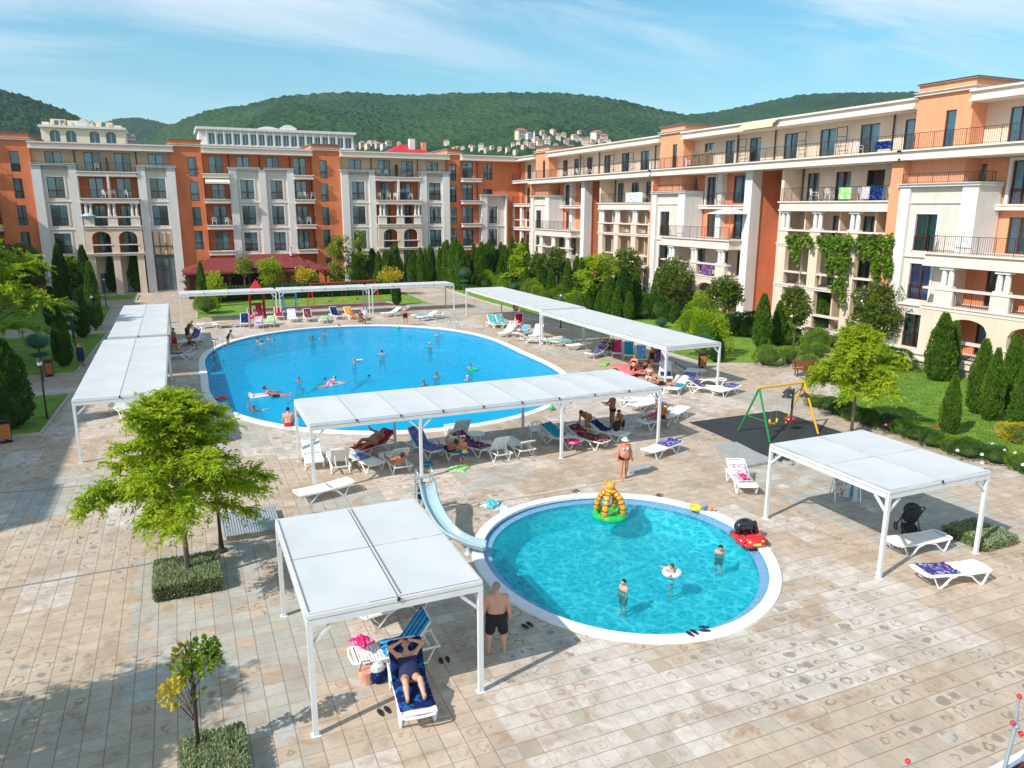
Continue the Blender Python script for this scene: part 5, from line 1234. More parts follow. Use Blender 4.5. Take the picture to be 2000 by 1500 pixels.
# ------------------------------------------------------------------ figures grown from one smooth distance field
def surfnet(prims, clip, infl, lo, hi, h):
    lo = np.array(lo); n = np.ceil((np.array(hi)-lo)/h).astype(int)+2
    ax = [(lo[i]+h*np.arange(n[i])).astype(np.float32) for i in range(3)]
    v = np.full(n, 9., np.float32)
    for (a, b, ra, rb, k) in prims:                 # each primitive only fills the block it can reach
        a = np.asarray(a, float); b = np.asarray(b, float); R = max(ra, rb)+infl+max(k, 0)+2.6*h
        i0 = np.clip(np.floor((np.minimum(a, b)-R-lo)/h).astype(int), 0, n); i1 = np.clip(np.ceil((np.maximum(a, b)+R-lo)/h).astype(int)+1, 0, n)
        if (i1 <= i0).any(): continue
        X = ax[0][i0[0]:i1[0], None, None]-a[0]; Y = ax[1][None, i0[1]:i1[1], None]-a[1]; Z = ax[2][None, None, i0[2]:i1[2]]-a[2]
        ab = b-a; l2 = float(ab@ab)
        t = np.clip((X*ab[0]+Y*ab[1]+Z*ab[2])/l2, 0, 1) if l2 > 1e-10 else 0.
        e = np.sqrt((X-ab[0]*t)**2+(Y-ab[1]*t)**2+(Z-ab[2]*t)**2)-(ra+(rb-ra)*t)-infl
        s_ = (slice(i0[0], i1[0]), slice(i0[1], i1[1]), slice(i0[2], i1[2])); d = v[s_]
        if k <= 0: v[s_] = np.minimum(d, e)
        else: hh = np.clip(.5+.5*(e-d)/k, 0, 1); v[s_] = d*hh+e*(1-hh)-k*hh*(1-hh)*(np.abs(e-d) < k)
    for (c, nn) in (clip or ()):
        v = np.maximum(v, (ax[0][:, None, None]-c[0])*nn[0]+(ax[1][None, :, None]-c[1])*nn[1]+(ax[2][None, None, :]-c[2])*nn[2])
    c = n-1; acc = np.zeros((*c, 3)); cnt = np.zeros(c)
    O = [(i, j, k) for i in (0,1) for j in (0,1) for k in (0,1)]
    def sl(o): return v[o[0]:o[0]+c[0], o[1]:o[1]+c[1], o[2]:o[2]+c[2]]
    for p in range(8):
        for q in range(p+1, 8):
            if sum(abs(O[p][i]-O[q][i]) for i in range(3)) != 1: continue
            a, b = sl(O[p]), sl(O[q]); m = (a < 0) != (b < 0)
            if not m.any(): continue
            t = np.where(m, a/np.where(m, a-b, 1), 0)[..., None]; pt = np.array(O[p])+t*(np.array(O[q])-np.array(O[p])); acc += pt*m[..., None]; cnt += m
    cell = cnt > 0; idx = np.full(c, -1); idx[cell] = np.arange(cell.sum()); ii = np.argwhere(cell)
    V = (ii+acc[cell]/cnt[cell][:, None])*h+lo; F = []
    for ax in range(3):
        o = [0,0,0]; o[ax] = 1; u, w = (ax+1) % 3, (ax+2) % 3
        a = v[:n[0]-o[0], :n[1]-o[1], :n[2]-o[2]]; b = v[o[0]:, o[1]:, o[2]:]; s = np.argwhere((a < 0) != (b < 0))
        s = s[(s[:,u] > 0) & (s[:,w] > 0) & (s[:,u] < n[u]-1) & (s[:,w] < n[w]-1)]
        if not len(s): continue
        neg = a[tuple(s.T)] < 0; du = np.zeros(3, int); du[u] = 1; dw = np.zeros(3, int); dw[w] = 1
        q = np.stack([idx[tuple((s-du-dw).T)], idx[tuple((s-dw).T)], idx[tuple(s.T)], idx[tuple((s-du).T)]], 1)
        q[~neg] = q[~neg][:, ::-1]; F.append(q)
    return V, np.concatenate(F)
def grow(name, prims, h, m, parent, clip=None, infl=0.):
    P = np.array([p for q in prims for p in (q[0], q[1])], float); R = max(max(q[2], q[3]) for q in prims)+infl+2.5*h
    V, F = surfnet(prims, clip, infl, P.min(0)-R, P.max(0)+R, h)
    return nobj(name, nmesh(name, V, F, m, smooth=True), parent)
SKIN = {'tan': mat('skin_tan', (.40,.155,.075), .5, var=.08, vscale=6), 'fair': mat('skin_fair', (.60,.32,.22), .5, var=.08, vscale=6), 'red': mat('skin_flushed', (.60,.22,.13), .5, var=.10, vscale=5), 'brown': mat('skin_brown', (.26,.095,.045), .5, var=.08, vscale=6)}
HAIR = {'dark': mat('hair_dark', (.012,.009,.008), .6), 'brown': mat('hair_brown', (.07,.035,.018), .6), 'blond': mat('hair_blond', (.50,.33,.13), .6), 'grey': mat('hair_grey', (.28,.25,.22), .6)}
CLO = {}
def cloth(n):
    T = {'black': (.012,.012,.014), 'navy': (.012,.02,.075), 'red': (.45,.015,.02), 'orange': (.65,.12,.02), 'blue': (.02,.09,.42), 'green': (.05,.30,.12), 'pink': (.65,.05,.30), 'white': (.72,.72,.7), 'grey': (.25,.24,.24), 'print': (.10,.10,.11), 'rust': (.34,.07,.02), 'khaki': (.16,.11,.06), 'lightblue': (.35,.5,.6)}
    if n not in CLO: CLO[n] = mat('cloth_'+n, T[n], .85, var=.6 if n == 'print' else .12, vscale=16 if n == 'print' else 9, col2=(.75,.72,.7) if n == 'print' else None)
    return CLO[n]
def U(*v): a = np.array(v, float); return a/np.linalg.norm(a)
STAND = dict(S=(0,0,1), A=(1,0,0), Fh=(0,1,-.05), Hh=(0,.12,1), aR=((.16,.02,-1),(.10,.12,-1)), aL=((-.16,.02,-1),(-.10,.12,-1)), lR=((.07,.03,-1),(.02,-.05,-1)), lL=((-.07,.03,-1),(-.02,-.05,-1)))
def person(label, loc, rz=0, pose=None, h=1.72, sex='f', fat=0., skin='tan', hair='dark', long_=0, wear=(), res=.02, child=False, hands=False, face=False, hat=None, pel=None, group=None, tilt=None):
    p = dict(STAND); p.update(pose or {}); s = h/1.75; r = thing('person', label, 'person', loc, rz, group)
    S = U(*p['S']); A = np.array(p['A'], float); A -= S*(A@S); A /= np.linalg.norm(A); Fv = np.cross(S, A)
    hd = 1.0 if not child else 1.28; ll = 1. if not child else .93; P0 = np.array(pel if pel is not None else (0, 0, .93*s*ll))
    m = sex == 'm'; sh = (.185 if m else .16)*s*(1+.25*fat)*(1 if not child else .92); hp = .088*s*(1+.35*fat)
    def q(u, a, f): return P0+S*u*s+A*a+Fv*f*s
    tor = []
    tk = 1+fat*.75
    tor += [(q(-.02,-hp*.8,0), q(-.02,hp*.8,0), .098*s*tk, .098*s*tk, .05), (q(.10,-.05*s*tk,.01+.05*fat), q(.10,.05*s*tk,.01+.05*fat), .092*s*tk, .092*s*tk, .06)]
    if fat: tor.append((q(.06,-.04*s,.06*fat+.02), q(.12,.04*s,.07*fat+.02), .11*s*tk, .11*s*tk, .06))
    tor += [(q(.24,-.06*s*tk,0), q(.24,.06*s*tk,0), (.094 if m else .085)*s*tk, (.094 if m else .085)*s*tk, .07), (q(.36,-sh*.55,-.005), q(.36,sh*.55,-.005), (.092 if m else .08)*s*(1+.4*fat), (.092 if m else .08)*s*(1+.4*fat), .06), (q(.462,0,-.012), q(.432,sh*.86,-.012), .055*s, .052*s, .05), (q(.462,0,-.012), q(.432,-sh*.86,-.012), .055*s, .052*s, .05)]
    for sg in (-1, 1):
        tor.append((q(-.05,sg*hp*.62,-.055), q(-.05,sg*hp*.62,-.055), .078*s*tk, .078*s*tk, .04))
        if m: tor.append((q(.36,sg*.055*s,.045), q(.36,sg*.055*s,.045), .055*s, .055*s, .05))
        elif not child: tor.append((q(.325,sg*.07*s,.075), q(.325,sg*.07*s,.07), .060*s*(1+.5*fat), .060*s*(1+.5*fat), .03))
    N0 = q(.475,0,-.01); Hn = U(*p['Hh']); Hn = Hn[0]*A/np.linalg.norm(A)+Hn[1]*Fv+Hn[2]*S if p.get('hloc', 1) else Hn
    Fh = U(*p['Fh']); Fh = Fh[0]*A+Fh[1]*Fv+Fh[2]*S if p.get('hloc', 1) else Fh; Fh = Fh-Hn*(Fh@Hn); Fh /= np.linalg.norm(Fh)
    hr = .080*s*hd; N1 = N0+Hn*.085*s; HC = N1+Hn*.085*s*hd+Fh*.012*s; Ah = np.cross(Fh, Hn)
    head = [(N0, N1+Hn*.03*s, .050*s*(1+.2*fat), .046*s, .03), (HC+Hn*.018*s*hd-Fh*.018*s, HC+Hn*.022*s*hd+Fh*.015*s, hr*1.03, hr*.96, .02), (HC-Hn*.045*s*hd+Fh*.025*s*hd, HC-Hn*.055*s*hd+Fh*.030*s*hd, hr*.62, hr*.5, .03)]
    head += [(HC+Fh*.088*s*hd+Hn*.0*s, HC+Fh*.100*s*hd-Hn*.022*s*hd, .010*s*hd, .016*s*hd, .012)]
    for sg in (-1, 1): head.append((HC+Ah*sg*.078*s*hd+Hn*.012*s, HC+Ah*sg*.082*s*hd-Hn*.018*s, .014*s, .012*s, .01))
    arms = []; hnd = []; ends = {}
    lim = (1+.55*fat)*(1. if m else .9)
    for sg, key in ((1, 'aR'), (-1, 'aL')):
        u, f = [U(*x) for x in p[key]]
        if not p.get('world', 0): u = u[0]*A+u[1]*Fv+u[2]*S; f = f[0]*A+f[1]*Fv+f[2]*S
        a0 = q(.435, sg*sh, -.01); a1 = a0+u*.275*s; a2 = a1+f*.245*s
        arms += [(a0, a0+u*.02, .052*s*lim, .050*s*lim, .04), (a0, a1, .046*s*lim, .036*s*lim, .03), (a1, a1+f*.09*s, .037*s*lim, .039*s*lim, .02), (a1+f*.09*s, a2, .038*s*lim, .024*s*lim, .02)]
        w = np.cross(f, Fv if abs(f@Fv) < .9 else S); w /= np.linalg.norm(w); nn = np.cross(w, f)
        hnd += [(a2, a2+f*.05*s, .026*s, .030*s, .02)]
        if hands:
            for i, (o, L_) in enumerate(((-.027,.062),(-.009,.074),(.009,.070),(.027,.055))):
                b0 = a2+f*.062*s+w*o*s; b1 = b0+U(*(f+nn*.15))*L_*.5*s; b2 = b1+U(*(f+nn*.6))*L_*.5*s; hnd += [(b0, b1, .0095*s, .0085*s, .006), (b1, b2, .0085*s, .007*s, .004)]
            b0 = a2+f*.03*s+w*-.026*s; b1 = b0+U(*(f*.7-w*.8))*.045*s; hnd += [(b0, b1, .012*s, .010*s, .008), (b1, b1+f*.025*s, .010*s, .008*s, .004)]
        else: hnd += [(a2+f*.05*s, a2+f*.12*s+nn*.02*s, .030*s, .014*s, .02), (a2+f*.03*s, a2+f*.07*s-w*.035*s, .013*s, .010*s, .01)]
        ends[key] = a2+f*.09*s
    legs = []; thigh = []
    for sg, key in ((1, 'lR'), (-1, 'lL')):
        t, f = [U(*x) for x in p[key]]
        b0 = P0-S*.03*s+A*sg*hp; b1 = b0+t*.42*s*ll; b2 = b1+f*.40*s*ll
        thigh += [(b0, b0+t*.25*s, .092*s*(1+.4*fat), .074*s*(1+.4*fat), .04)]
        legs += [(b0, b1, .088*s*(1+.4*fat), .054*s*(1+.3*fat), .04), (b1, b1+f*.13*s, .054*s*(1+.3*fat), .056*s*(1+.3*fat), .02), (b1+f*.13*s, b2, .056*s*(1+.3*fat), .034*s*(1+.2*fat), .02)]
        ft = p.get('foot'); ft = U(*ft) if ft is not None else None
        if ft is None:
            fw = np.array([0,1.,0]) if abs(f[2]) > .5 else np.array([0,0,1.]); fw = fw-f*(fw@f)*.6; ft = U(*fw)
        legs += [(b2+f*.02*s-ft*.03*s, b2+f*.05*s+ft*.12*s, .034*s, .024*s, .03), (b2+f*.05*s+ft*.10*s, b2+f*.055*s+ft*.165*s, .026*s, .018*s, .02)]
    body = tor+head+arms+hnd+legs
    grow('body', body, res if not hands else min(res, .0125), SKIN[skin], r)
    # hair
    hc = HAIR[hair]; hp_ = [(HC+Hn*.022*s*hd-Fh*.02*s, HC+Hn*.026*s*hd+Fh*.012*s, hr*1.12, hr*1.04, .02)]
    if long_ == 1: hp_ += [(HC-Fh*.05*s, HC-Fh*.075*s-Hn*.16*s, hr*.75, hr*.5, .04)]
    cl = [(HC+Hn*.005*s, U(*(Fh*.75-Hn*.66)))] if long_ != 1 else [(HC+Hn*.01*s+Fh*.0*s, U(*(Fh*.85-Hn*.5)))]
    if long_ == 2: hp_ += [(HC+Hn*.10*s-Fh*.05*s, HC+Hn*.12*s-Fh*.05*s, .045*s, .04*s, .01)]
    if skin and hair != 'none' and not (hat == 'cap' and False): grow('hair', hp_, max(res*.6, .009), hc, r, clip=cl)
    if face:
        for sg in (-1, 1):
            e = MB(); c = HC+Fh*.083*s*hd+Ah*sg*.030*s*hd+Hn*.012*s*hd; e.ell(tuple(c), (.010*s,)*3, 8, 6); e.build('eye', mat('eye_dark', (.02,.015,.012), .2), r, smooth=True)
        e = MB(); c = HC+Fh*.080*s*hd-Hn*.045*s*hd; e.tube([tuple(c-Ah*.022*s), tuple(c+Fh*.006*s), tuple(c+Ah*.022*s)], .006*s, 6); e.build('mouth', mat('lips', (.35,.08,.07), .5), r, smooth=True)
    ch = res*.8
    for w in wear:
        kind, colr = w; cm = cloth(colr)
        if kind == 'briefs': grow('swim_bottoms', tor[:2]+[t for t in tor if t[2] < .09*s*tk and t[0] is not None][-4:-4]+[(b[0], b[0]+(b[1]-b[0])*.15, b[2], b[2], b[4]) for b in thigh]+[x for x in tor[5:] if (x[0]-P0)@S < 0], ch, cm, r, clip=[(q(.045,0,0), S), (q(-.115,0,0), -S)], infl=.011)
        if kind == 'trunks': grow('swim_trunks', tor[:2]+[x for x in tor[5:] if (x[0]-P0)@S < 0]+thigh, ch, cm, r, clip=[(q(.075,0,0), S)], infl=.018)
        if kind == 'shorts':
            lg = []
            for key, sg in (('lR', 1), ('lL', -1)):
                t = U(*p[key][0]); b0 = P0-S*.03*s+A*sg*hp; lg.append((b0, b0+t*.33*s*ll, .10*s*(1+.4*fat), .085*s*(1+.3*fat), .04))
            grow('swim_shorts', tor[:2]+[x for x in tor[5:] if (x[0]-P0)@S < 0]+lg, ch, cm, r, clip=[(q(.07,0,0), S)], infl=.018)
        if kind == 'top': grow('bikini_top', tor[2:], ch, cm, r, clip=[(q(.385,0,0), S), (q(.275,0,0), -S)], infl=.011)
        if kind == 'suit': grow('swimsuit', tor+[(b[0], b[0]+(b[1]-b[0])*.2, b[2], b[2], b[4]) for b in thigh], ch, cm, r, clip=[(q(.40,0,0), U(*(S+Fv*.25))), (q(-.11,0,0), -S)], infl=.011)
        if kind == 'shirt': grow('shirt', tor+[(a[0], a[0]+(a[1]-a[0])*.6, a[2]+.012, a[3]+.018, a[4]) for a in (arms[1], arms[5])], ch, cm, r, clip=[(q(.475,0,0), S), (q(-.06,0,0), -S)], infl=.018)
        if kind == 'dress': grow('dress', tor+[(q(-.02,0,0), q(-.45,0,.02), .17*s, .20*s, .06)], ch, cm, r, clip=[(q(.43,0,0), S), (q(-.5,0,0), -S)], infl=.018)
    if hat:
        e = MB(); k = 14; base = HC+Hn*.035*s*hd; cm = cloth({'sun': 'white', 'cap': 'blue', 'white': 'white', 'bath': 'lightblue', 'black': 'black'}[hat]); vs = []; fs = []
        prof = [(.165 if hat == 'sun' else .098, 0), (.10, .01), (.094, .05), (.07, .09), (.02, .105)]
        for (rr, z) in prof:
            for j in range(k):
                a = 2*math.pi*j/k; ex = 1.0+(.55*max(0, math.cos(a-math.pi/2))**3 if hat in ('cap', 'white') and z == 0 else 0); vs.append(tuple(base+(Ah*math.cos(a)+Fh*math.sin(a)*ex)*rr*s*hd+Hn*z*s*hd))
        for i in range(len(prof)-1):
            for j in range(k): fs.append((i*k+j, i*k+(j+1)%k, (i+1)*k+(j+1)%k, (i+1)*k+j))
        e.add(vs, fs); o = e.build('hat', cm, r, smooth=True); sd = o.modifiers.new('thick', 'SOLIDIFY'); sd.thickness = .006
    r['hands'] = 0; del r['hands']; return r, ends
# ------------------------------------------------------------------ front of the scene
def face_to(dx, dy): return math.atan2(dy, dx)-math.pi/2      # rz so that local +Y looks along (dx, dy)
# planters
box_hedge('planter_hedge', 'grey green clipped planting around the foot of the feathery tree', -1.33, .26, 19.35, 21.0, .42, L_sage, 9000, .085, 'planting', 3)
box_hedge('planter_hedge', 'grey green clipped planting at the bottom edge around the thin maple', -.72, .30, 11.9, 13.15, .42, L_sage, 6000, .085, 'planting', 4)
tx, ty = G(372, 1140); tx *= 1
h_top = ztop(-.52, 20.2, 748)
limb_tree('honey_locust', 'large feathery yellow green tree in the square planting, front left', (-.52, 20.2, 0), 12, 2.05, 5.2, 1.86, (L_bright, L_bright, L_bright2), 46, 54, .15, per=10, spray=.66, low=.10, elo=-6)
limb_tree('honey_locust', 'bright feathery tree beside the swing and the dark rubber mat', (*G(1663, 842), 0), 14, 1.7, 4.6, 1.75, (L_bright, L_bright, L_bright2), 40, 44, .17, per=9, spray=.65, low=.08, elo=2)
limb_tree('honey_locust', 'bright feathery tree in the shaded lawn at the left edge', (-11.0, 54.0, .05), 17, 2.0, 8.4, 4.2, (L_bright, L_bright2), 30, 34, .30, per=9, spray=1.3, trunk_r=.11)
feather_tree('honey_locust', 'tree out of the picture to the left, throwing the shadow at the lower left corner', (-7.3, 13.0, 0), 19, 4.2, 2.0, 1.9, 2.0, 1000, (L_bright2,), .2, trunk_r=.09, tw=.9)
# thin maple
mx_, my_ = G(388, 1500); my_ += .1
def at3(px, py, d=0.): x, z = GY(px, py, my_+d); return (x-mx_, d, z)
cl = []
for (px, py, r_, mi, d) in ((392,1262,.17,0,0),(410,1270,.15,0,.1),(405,1293,.17,0,-.1),(380,1290,.13,0,.1),(350,1275,.09,1,0),(362,1268,.10,1,.1),(345,1300,.10,1,.05),(352,1310,.12,0,-.1),(372,1312,.12,0,0),(330,1345,.12,2,0),(345,1338,.12,2,.1),(325,1362,.11,2,-.05),(340,1372,.10,2,.05),(352,1325,.10,2,0),(390,1350,.04,0,0),(368,1380,.04,1,0),(420,1262,.10,0,0),(422,1288,.08,0,0),(398,1310,.10,0,-.1)):
    x, y, z = at3(px, py, d); cl.append((x, y, z, r_, mi))
tt = at3(372, 1235); tm_ = at3(376, 1330); stems = [([(0,0,-.05), tm_, tt], [.026,.018,.006]), ([(.03,0,-.05), (tm_[0]+.03,.03,tm_[2]), (at3(366,1300)[0], .03, at3(366,1300)[2])], [.02,.012,.006])]
for (a, b) in ((356,1258),(345,1250),(335,1245),(363,1240),(380,1240),(385,1252),(374,1232)): stems.append(([at3(370,1280), at3((a+370)/2, (b+1275)/2-6), at3(a, b)], [.008,.005,.002]))
leaf_tree('maple_sapling', 'thin young maple with green and yellowing leaves at the bottom edge', (mx_, my_, 0), 5, cl, .9, [leafmat('maple_green', (.09,.20,.010), (.30,.40,.02), 6, .5), leafmat('maple_olive', (.22,.22,.02), (.40,.36,.03), 6, .5), L_yel], leaf=.10, per=560, aspect=.8, trunk_r=.02, stems=stems, barkm=M_barkd)
# slatted cover over a low wall, behind the front canopy
r = thing('well_cover', 'low stone well curb with a grey corrugated metal cover, left of the front canopy', 'cover', (1.33, 23.3, 0))
m = MB(); m.box(-.78,-.85,0,.72,.85,.16); m.build('stone_curb', M_stone, r); m = MB(); M_corr = mat('corrugated_steel', (.42,.45,.47), .45, metal=.4)
for i in range(22): x = -.86+i*.076; m.add([(x,-.95,.18),(x+.038,-.95,.215),(x+.076,-.95,.18),(x,.95,.20),(x+.038,.95,.235),(x+.076,.95,.20)], [(0,1,4,3),(1,2,5,4)])
o = m.build('metal_cover', M_corr, r)
lamp2((*G(433, 1077), 0), 'dark street lamp rising through the feathery tree, front left', 2, 3.0, .4)
lamp2((*G(1537, 905), 0), 'dark street lamp with hanging shades by the swing mat', 3, 3.0, .8)
tag(MB().lathe([(.22,0),(.22,.10),(.18,.13)], 12).build('lamp_plinth', M_stone, None, loc=(*G(1538, 907), 0)), 'small round stone plinth under the lamp by the swing', 'plinth')
# children's slide at the paddling pool
M_sl = mat('slide_fibreglass', (.36,.50,.54), .3, var=.1, vscale=2, coat=.4); M_chr = mat('steel_tube', (.72,.73,.72), .25, metal=.9)
S0 = np.array([5.95, 21.95]); pts = [(*G(a_, b_, c_), c_) for a_, b_, c_ in ((833,945,1.12),(836,960,1.08),(842,985,.92),(858,1018,.68),(882,1046,.46),(914,1064,.28),(948,1074,.16))]
r = thing('water_slide', 'pale blue curved slide dropping into the paddling pool', 'slide', (pts[1][0], pts[1][1], 0))
cx0, cy0 = pts[1][0], pts[1][1]; W = []; n = 40; P = [Vector((p[0]-cx0, p[1]-cy0, p[2])) for p in pts]
def spl(t):
    k = t*(len(P)-1); i = min(int(k), len(P)-2); f = k-i; p0 = P[max(i-1,0)]; p1 = P[i]; p2 = P[i+1]; p3 = P[min(i+2, len(P)-1)]
    return .5*((2*p1)+(-p0+p2)*f+(2*p0-5*p1+4*p2-p3)*f*f+(-p0+3*p1-3*p2+p3)*f**3)
sec = [(-.24,.15),(-.22,.17),(-.20,.14),(-.17,.03),(-.10,0),(.10,0),(.17,.03),(.20,.14),(.22,.17),(.24,.15)]; m = MB(); vs = []
for i in range(n+1):
    c = spl(i/n); d = (spl(min(1, i/n+.01))-spl(max(0, i/n-.01))); s = Vector((d.y, -d.x, 0)).normalized()
    for (u, v) in sec: vs.append(tuple(c+s*u+Vector((0,0,v))))
k = len(sec); m.add(vs, [(i*k+j, (i+1)*k+j, (i+1)*k+j+1, i*k+j+1) for i in range(n) for j in range(k-1)]); o = m.build('chute', M_sl, r, smooth=True); sd = o.modifiers.new('thick', 'SOLIDIFY'); sd.thickness = .03
for s in (-.24, .24):
    m = MB(); m.tube([(s,.80,0),(s,.55,1.1),(s,.53,1.62),(s,.45,1.72),(s,.28,1.64),(s,.20,1.12)], .02, 8); m.build('handrail', M_chr, r, smooth=True)
m = MB()
for i in range(5): z = .25+i*.27; m.bar((-.35,.82-i*.05,z),(.25,.82-i*.05,z), .12, .03)
m.build('ladder_step', M_sl, r)
for k_ in (0, 3, 5):
    x, y, z = P[k_]; z -= .02
    m = MB(); m.lathe([(.13,0),(.06,.1),(.05,z)], 10, c=(x,y,0)); m.build('support', M_sl, r)
# pool ladders
def ladder(px, py, rz, label, wide=.5):
    x, y = G(px, py); r = thing('pool_ladder', label, 'pool ladder', (x, y, 0), rz)
    for s in (-wide/2, wide/2): m = MB(); m.tube([(s,-.45,.03),(s,-.42,.55),(s,-.25,.74),(s,.05,.70),(s,.18,.45),(s,.2,-.9)], .021, 8); m.build('rail', M_chr, r, smooth=True)
    for i in range(3): m = MB(); m.box(-wide/2,.15,-.28-i*.27,wide/2,.26,-.25-i*.27); m.build('ladder_step', M_chr, r)
cB = BIG[0]
for (px, py, l) in ((885,640,'steel ladder at the far right rim of the big pool'),(425,683,'steel ladder at the far left rim of the big pool, by the entering girl')):
    x, y = G(px, py); d = (cB[0]-x, cB[1]-y); ladder(px, py, face_to(*d), l, .7)
# inflatables
M_or = mat('vinyl_orange', (.85,.33,.02), .3, var=.12, vscale=4, coat=.5); M_gr = mat('vinyl_green', (.02,.45,.10), .3, var=.3, vscale=6, coat=.5); M_bk = mat('vinyl_black', (.012,.012,.018), .2, coat=.8); M_rd = mat('vinyl_red', (.62,.015,.02), .25, coat=.7); M_yl = mat('vinyl_yellow', (.85,.62,.03), .3, coat=.5); M_wh = mat('vinyl_white', (.75,.76,.77), .3, coat=.5); M_bl = mat('vinyl_blue', (.03,.15,.55), .3, coat=.5)
wx, wy = G(1191, 1008, -.1); r = thing('inflatable_float', 'orange inflatable animal float with black stripes on a green ring base', 'pool float', (wx, wy, -.1))
m = MB(); m.torus((0,0,.07), .47, .12, 28, 10); m.ell((0,0,.05), (.4,.4,.05), 20, 6); m.build('ring_base', M_gr, r, smooth=True)
for k in range(4):
    a = k*math.pi/2-.9; c, s = math.cos(a), math.sin(a); m = MB(); pth = [(.46*c,.46*s,.12),(.44*c,.44*s,.40),(.32*c,.32*s,.68),(.14*c,.14*s,.86)]; m.tube(pth, [.115,.10,.095,.10], 12); m.build('strut', M_or, r, smooth=True)
    for t in (.25,.45,.62,.8,.95):
        i = min(2, int(t*3)); f = t*3-i; p = [pth[i][j]*(1-f)+pth[i+1][j]*f for j in range(3)]; q_ = [p[j]+(pth[i+1][j]-pth[i][j])*.09 for j in range(3)]; rr_ = .102 if t > .3 else .112; m = MB(); m.tube([p, q_], rr_+.004, 12, cap=False); m.build('stripe', M_bk, r, smooth=True)
m = MB(); m.ell((0,0,.88), (.20,.20,.12), 16, 8); m.ell((-.03,-.03,1.06), (.15,.15,.15), 16, 10); m.ell((-.15,.05,1.20), (.045,.03,.06), 8, 6); m.ell((.06,-.13,1.20), (.045,.03,.06), 8, 6); m.ell((.10,.06,1.02), (.07,.06,.05), 8, 6); m.build('head', M_or, r, smooth=True)
cx_, cy = G(1461, 1062, -.05); r = thing('inflatable_boat', 'red and black inflatable car float on the right rim of the paddling pool', 'pool float', (cx_, cy, .02), -.25)
m = MB(); m.tube([(-.27,-.42,.13),(.27,-.42,.13)], .13, 12); m.tube([(-.32,-.38,.13),(-.34,.35,.13)], .12, 12); m.tube([(.32,-.38,.13),(.34,.35,.13)], .12, 12); m.ell((0,-.30,.22), (.34,.22,.13), 16, 8); m.box(-.3,-.4,.03,.3,.4,.09); m.build('hull', M_rd, r, smooth=True)
m = MB(); m.tube([(-.30,.12,.20),(-.24,.16,.50),(.24,.16,.50),(.30,.12,.20)], .10, 10); m.ell((0,.28,.36), (.34,.24,.26), 16, 10); m.build('seat_back', M_bk, r, smooth=True)
for s in (-.2,.2): m = MB(); m.ell((s,-.50,.22), (.05,.03,.04), 8, 6); m.build('headlight', M_yl, r, smooth=True)
m = MB(); m.box(-.12,-.555,.12,.12,-.545,.18); m.build('number_plate', M_yl, r)
def gp(px, py, z=0.): x, y = G(px, py, z); return (x, y, z)
inflatable_ring(gp(1358,993,.05), .17, .06, M_yl, 'yellow swim ring on the far rim of the paddling pool')
for (px, py, m_, l) in ((1376,997,M_bl,'small blue toy beside the yellow swim ring'),(1388,998,mat('toy_orange',(.8,.25,.05),.4),'small orange toy beside the blue one on the pool rim')):
    mm = MB(); mm.ell((0,0,.07), (.10,.07,.06), 10, 7); mm.ell((.07,0,.12), (.05,.05,.05), 8, 6); tag(mm.build('toy', m_, None, smooth=True, loc=gp(px,py,.05)), l, 'toy')
crumple('pool_toy', gp(960,985), (.75,.5), 'aqua', 'crumpled aqua inflatable lying behind the paddling pool', 'pool float', 3, .13)
crumple('pool_toy', gp(985,995,.0), (.6,.45), 'white', 'deflated white swim ring next to the aqua inflatable', 'pool float', 4, .08)
crumple('beach_mat', gp(896,914), (.95,.7), 'green', 'pale green mat on the paving behind the small boy', 'mat', 7, .05)
tag(MB().torus((0,0,.05),.24,.05,24,8).build('swim_ring', TW['teal'], None, loc=gp(832,908)), 'dark teal swim ring on the ground below the blue towel lounger', 'swim ring')
for px, py, m_, l in ((779,643,M_gr,'green ball floating near the man at the far rim'),(1078,801,M_gr,'green ball on the paving beside the big pool')):
    mm = MB(); mm.ell((0,0,.12), (.14,)*3, 14, 10); tag(mm.build('ball', m_, None, smooth=True, loc=gp(px,py,-.1 if px < 900 else 0)), l, 'ball')
mm = MB(); mm.ell((0,0,.02), (.11,.09,.03), 10, 6); tag(mm.build('toy', M_yl, None, smooth=True, loc=gp(1080,981,-.1)), 'yellow toy floating at the far rim of the paddling pool', 'toy')
for px, py, rz, col, l in ((1030,1222,.3,(.02,.02,.02),'black flip flops on the near left rim of the paddling pool'),(1352,1237,.2,(.02,.02,.03),'dark flip flops on the near rim of the paddling pool'),(1376,1229,1.1,(.02,.03,.10),'navy flip flops on the near rim of the paddling pool'),(1288,968,.8,(.12,.08,.06),'brown sandals behind the paddling pool'),(868,1290,-.1,(.015,.02,.035),'black flip flops by the shade edge of the front canopy'),(750,1390,.2,(.03,.02,.02),'dark sandals beside the foot of the sunbather\'s lounger'),(1125,960,.3,(.10,.07,.05),'brown slippers behind the striped float'),(1200,865,.1,(.6,.45,.3),'pale slippers near the walking woman')):
    flipflops(gp(px,py, .055 if 'rim' in l else 0), rz, l, col)
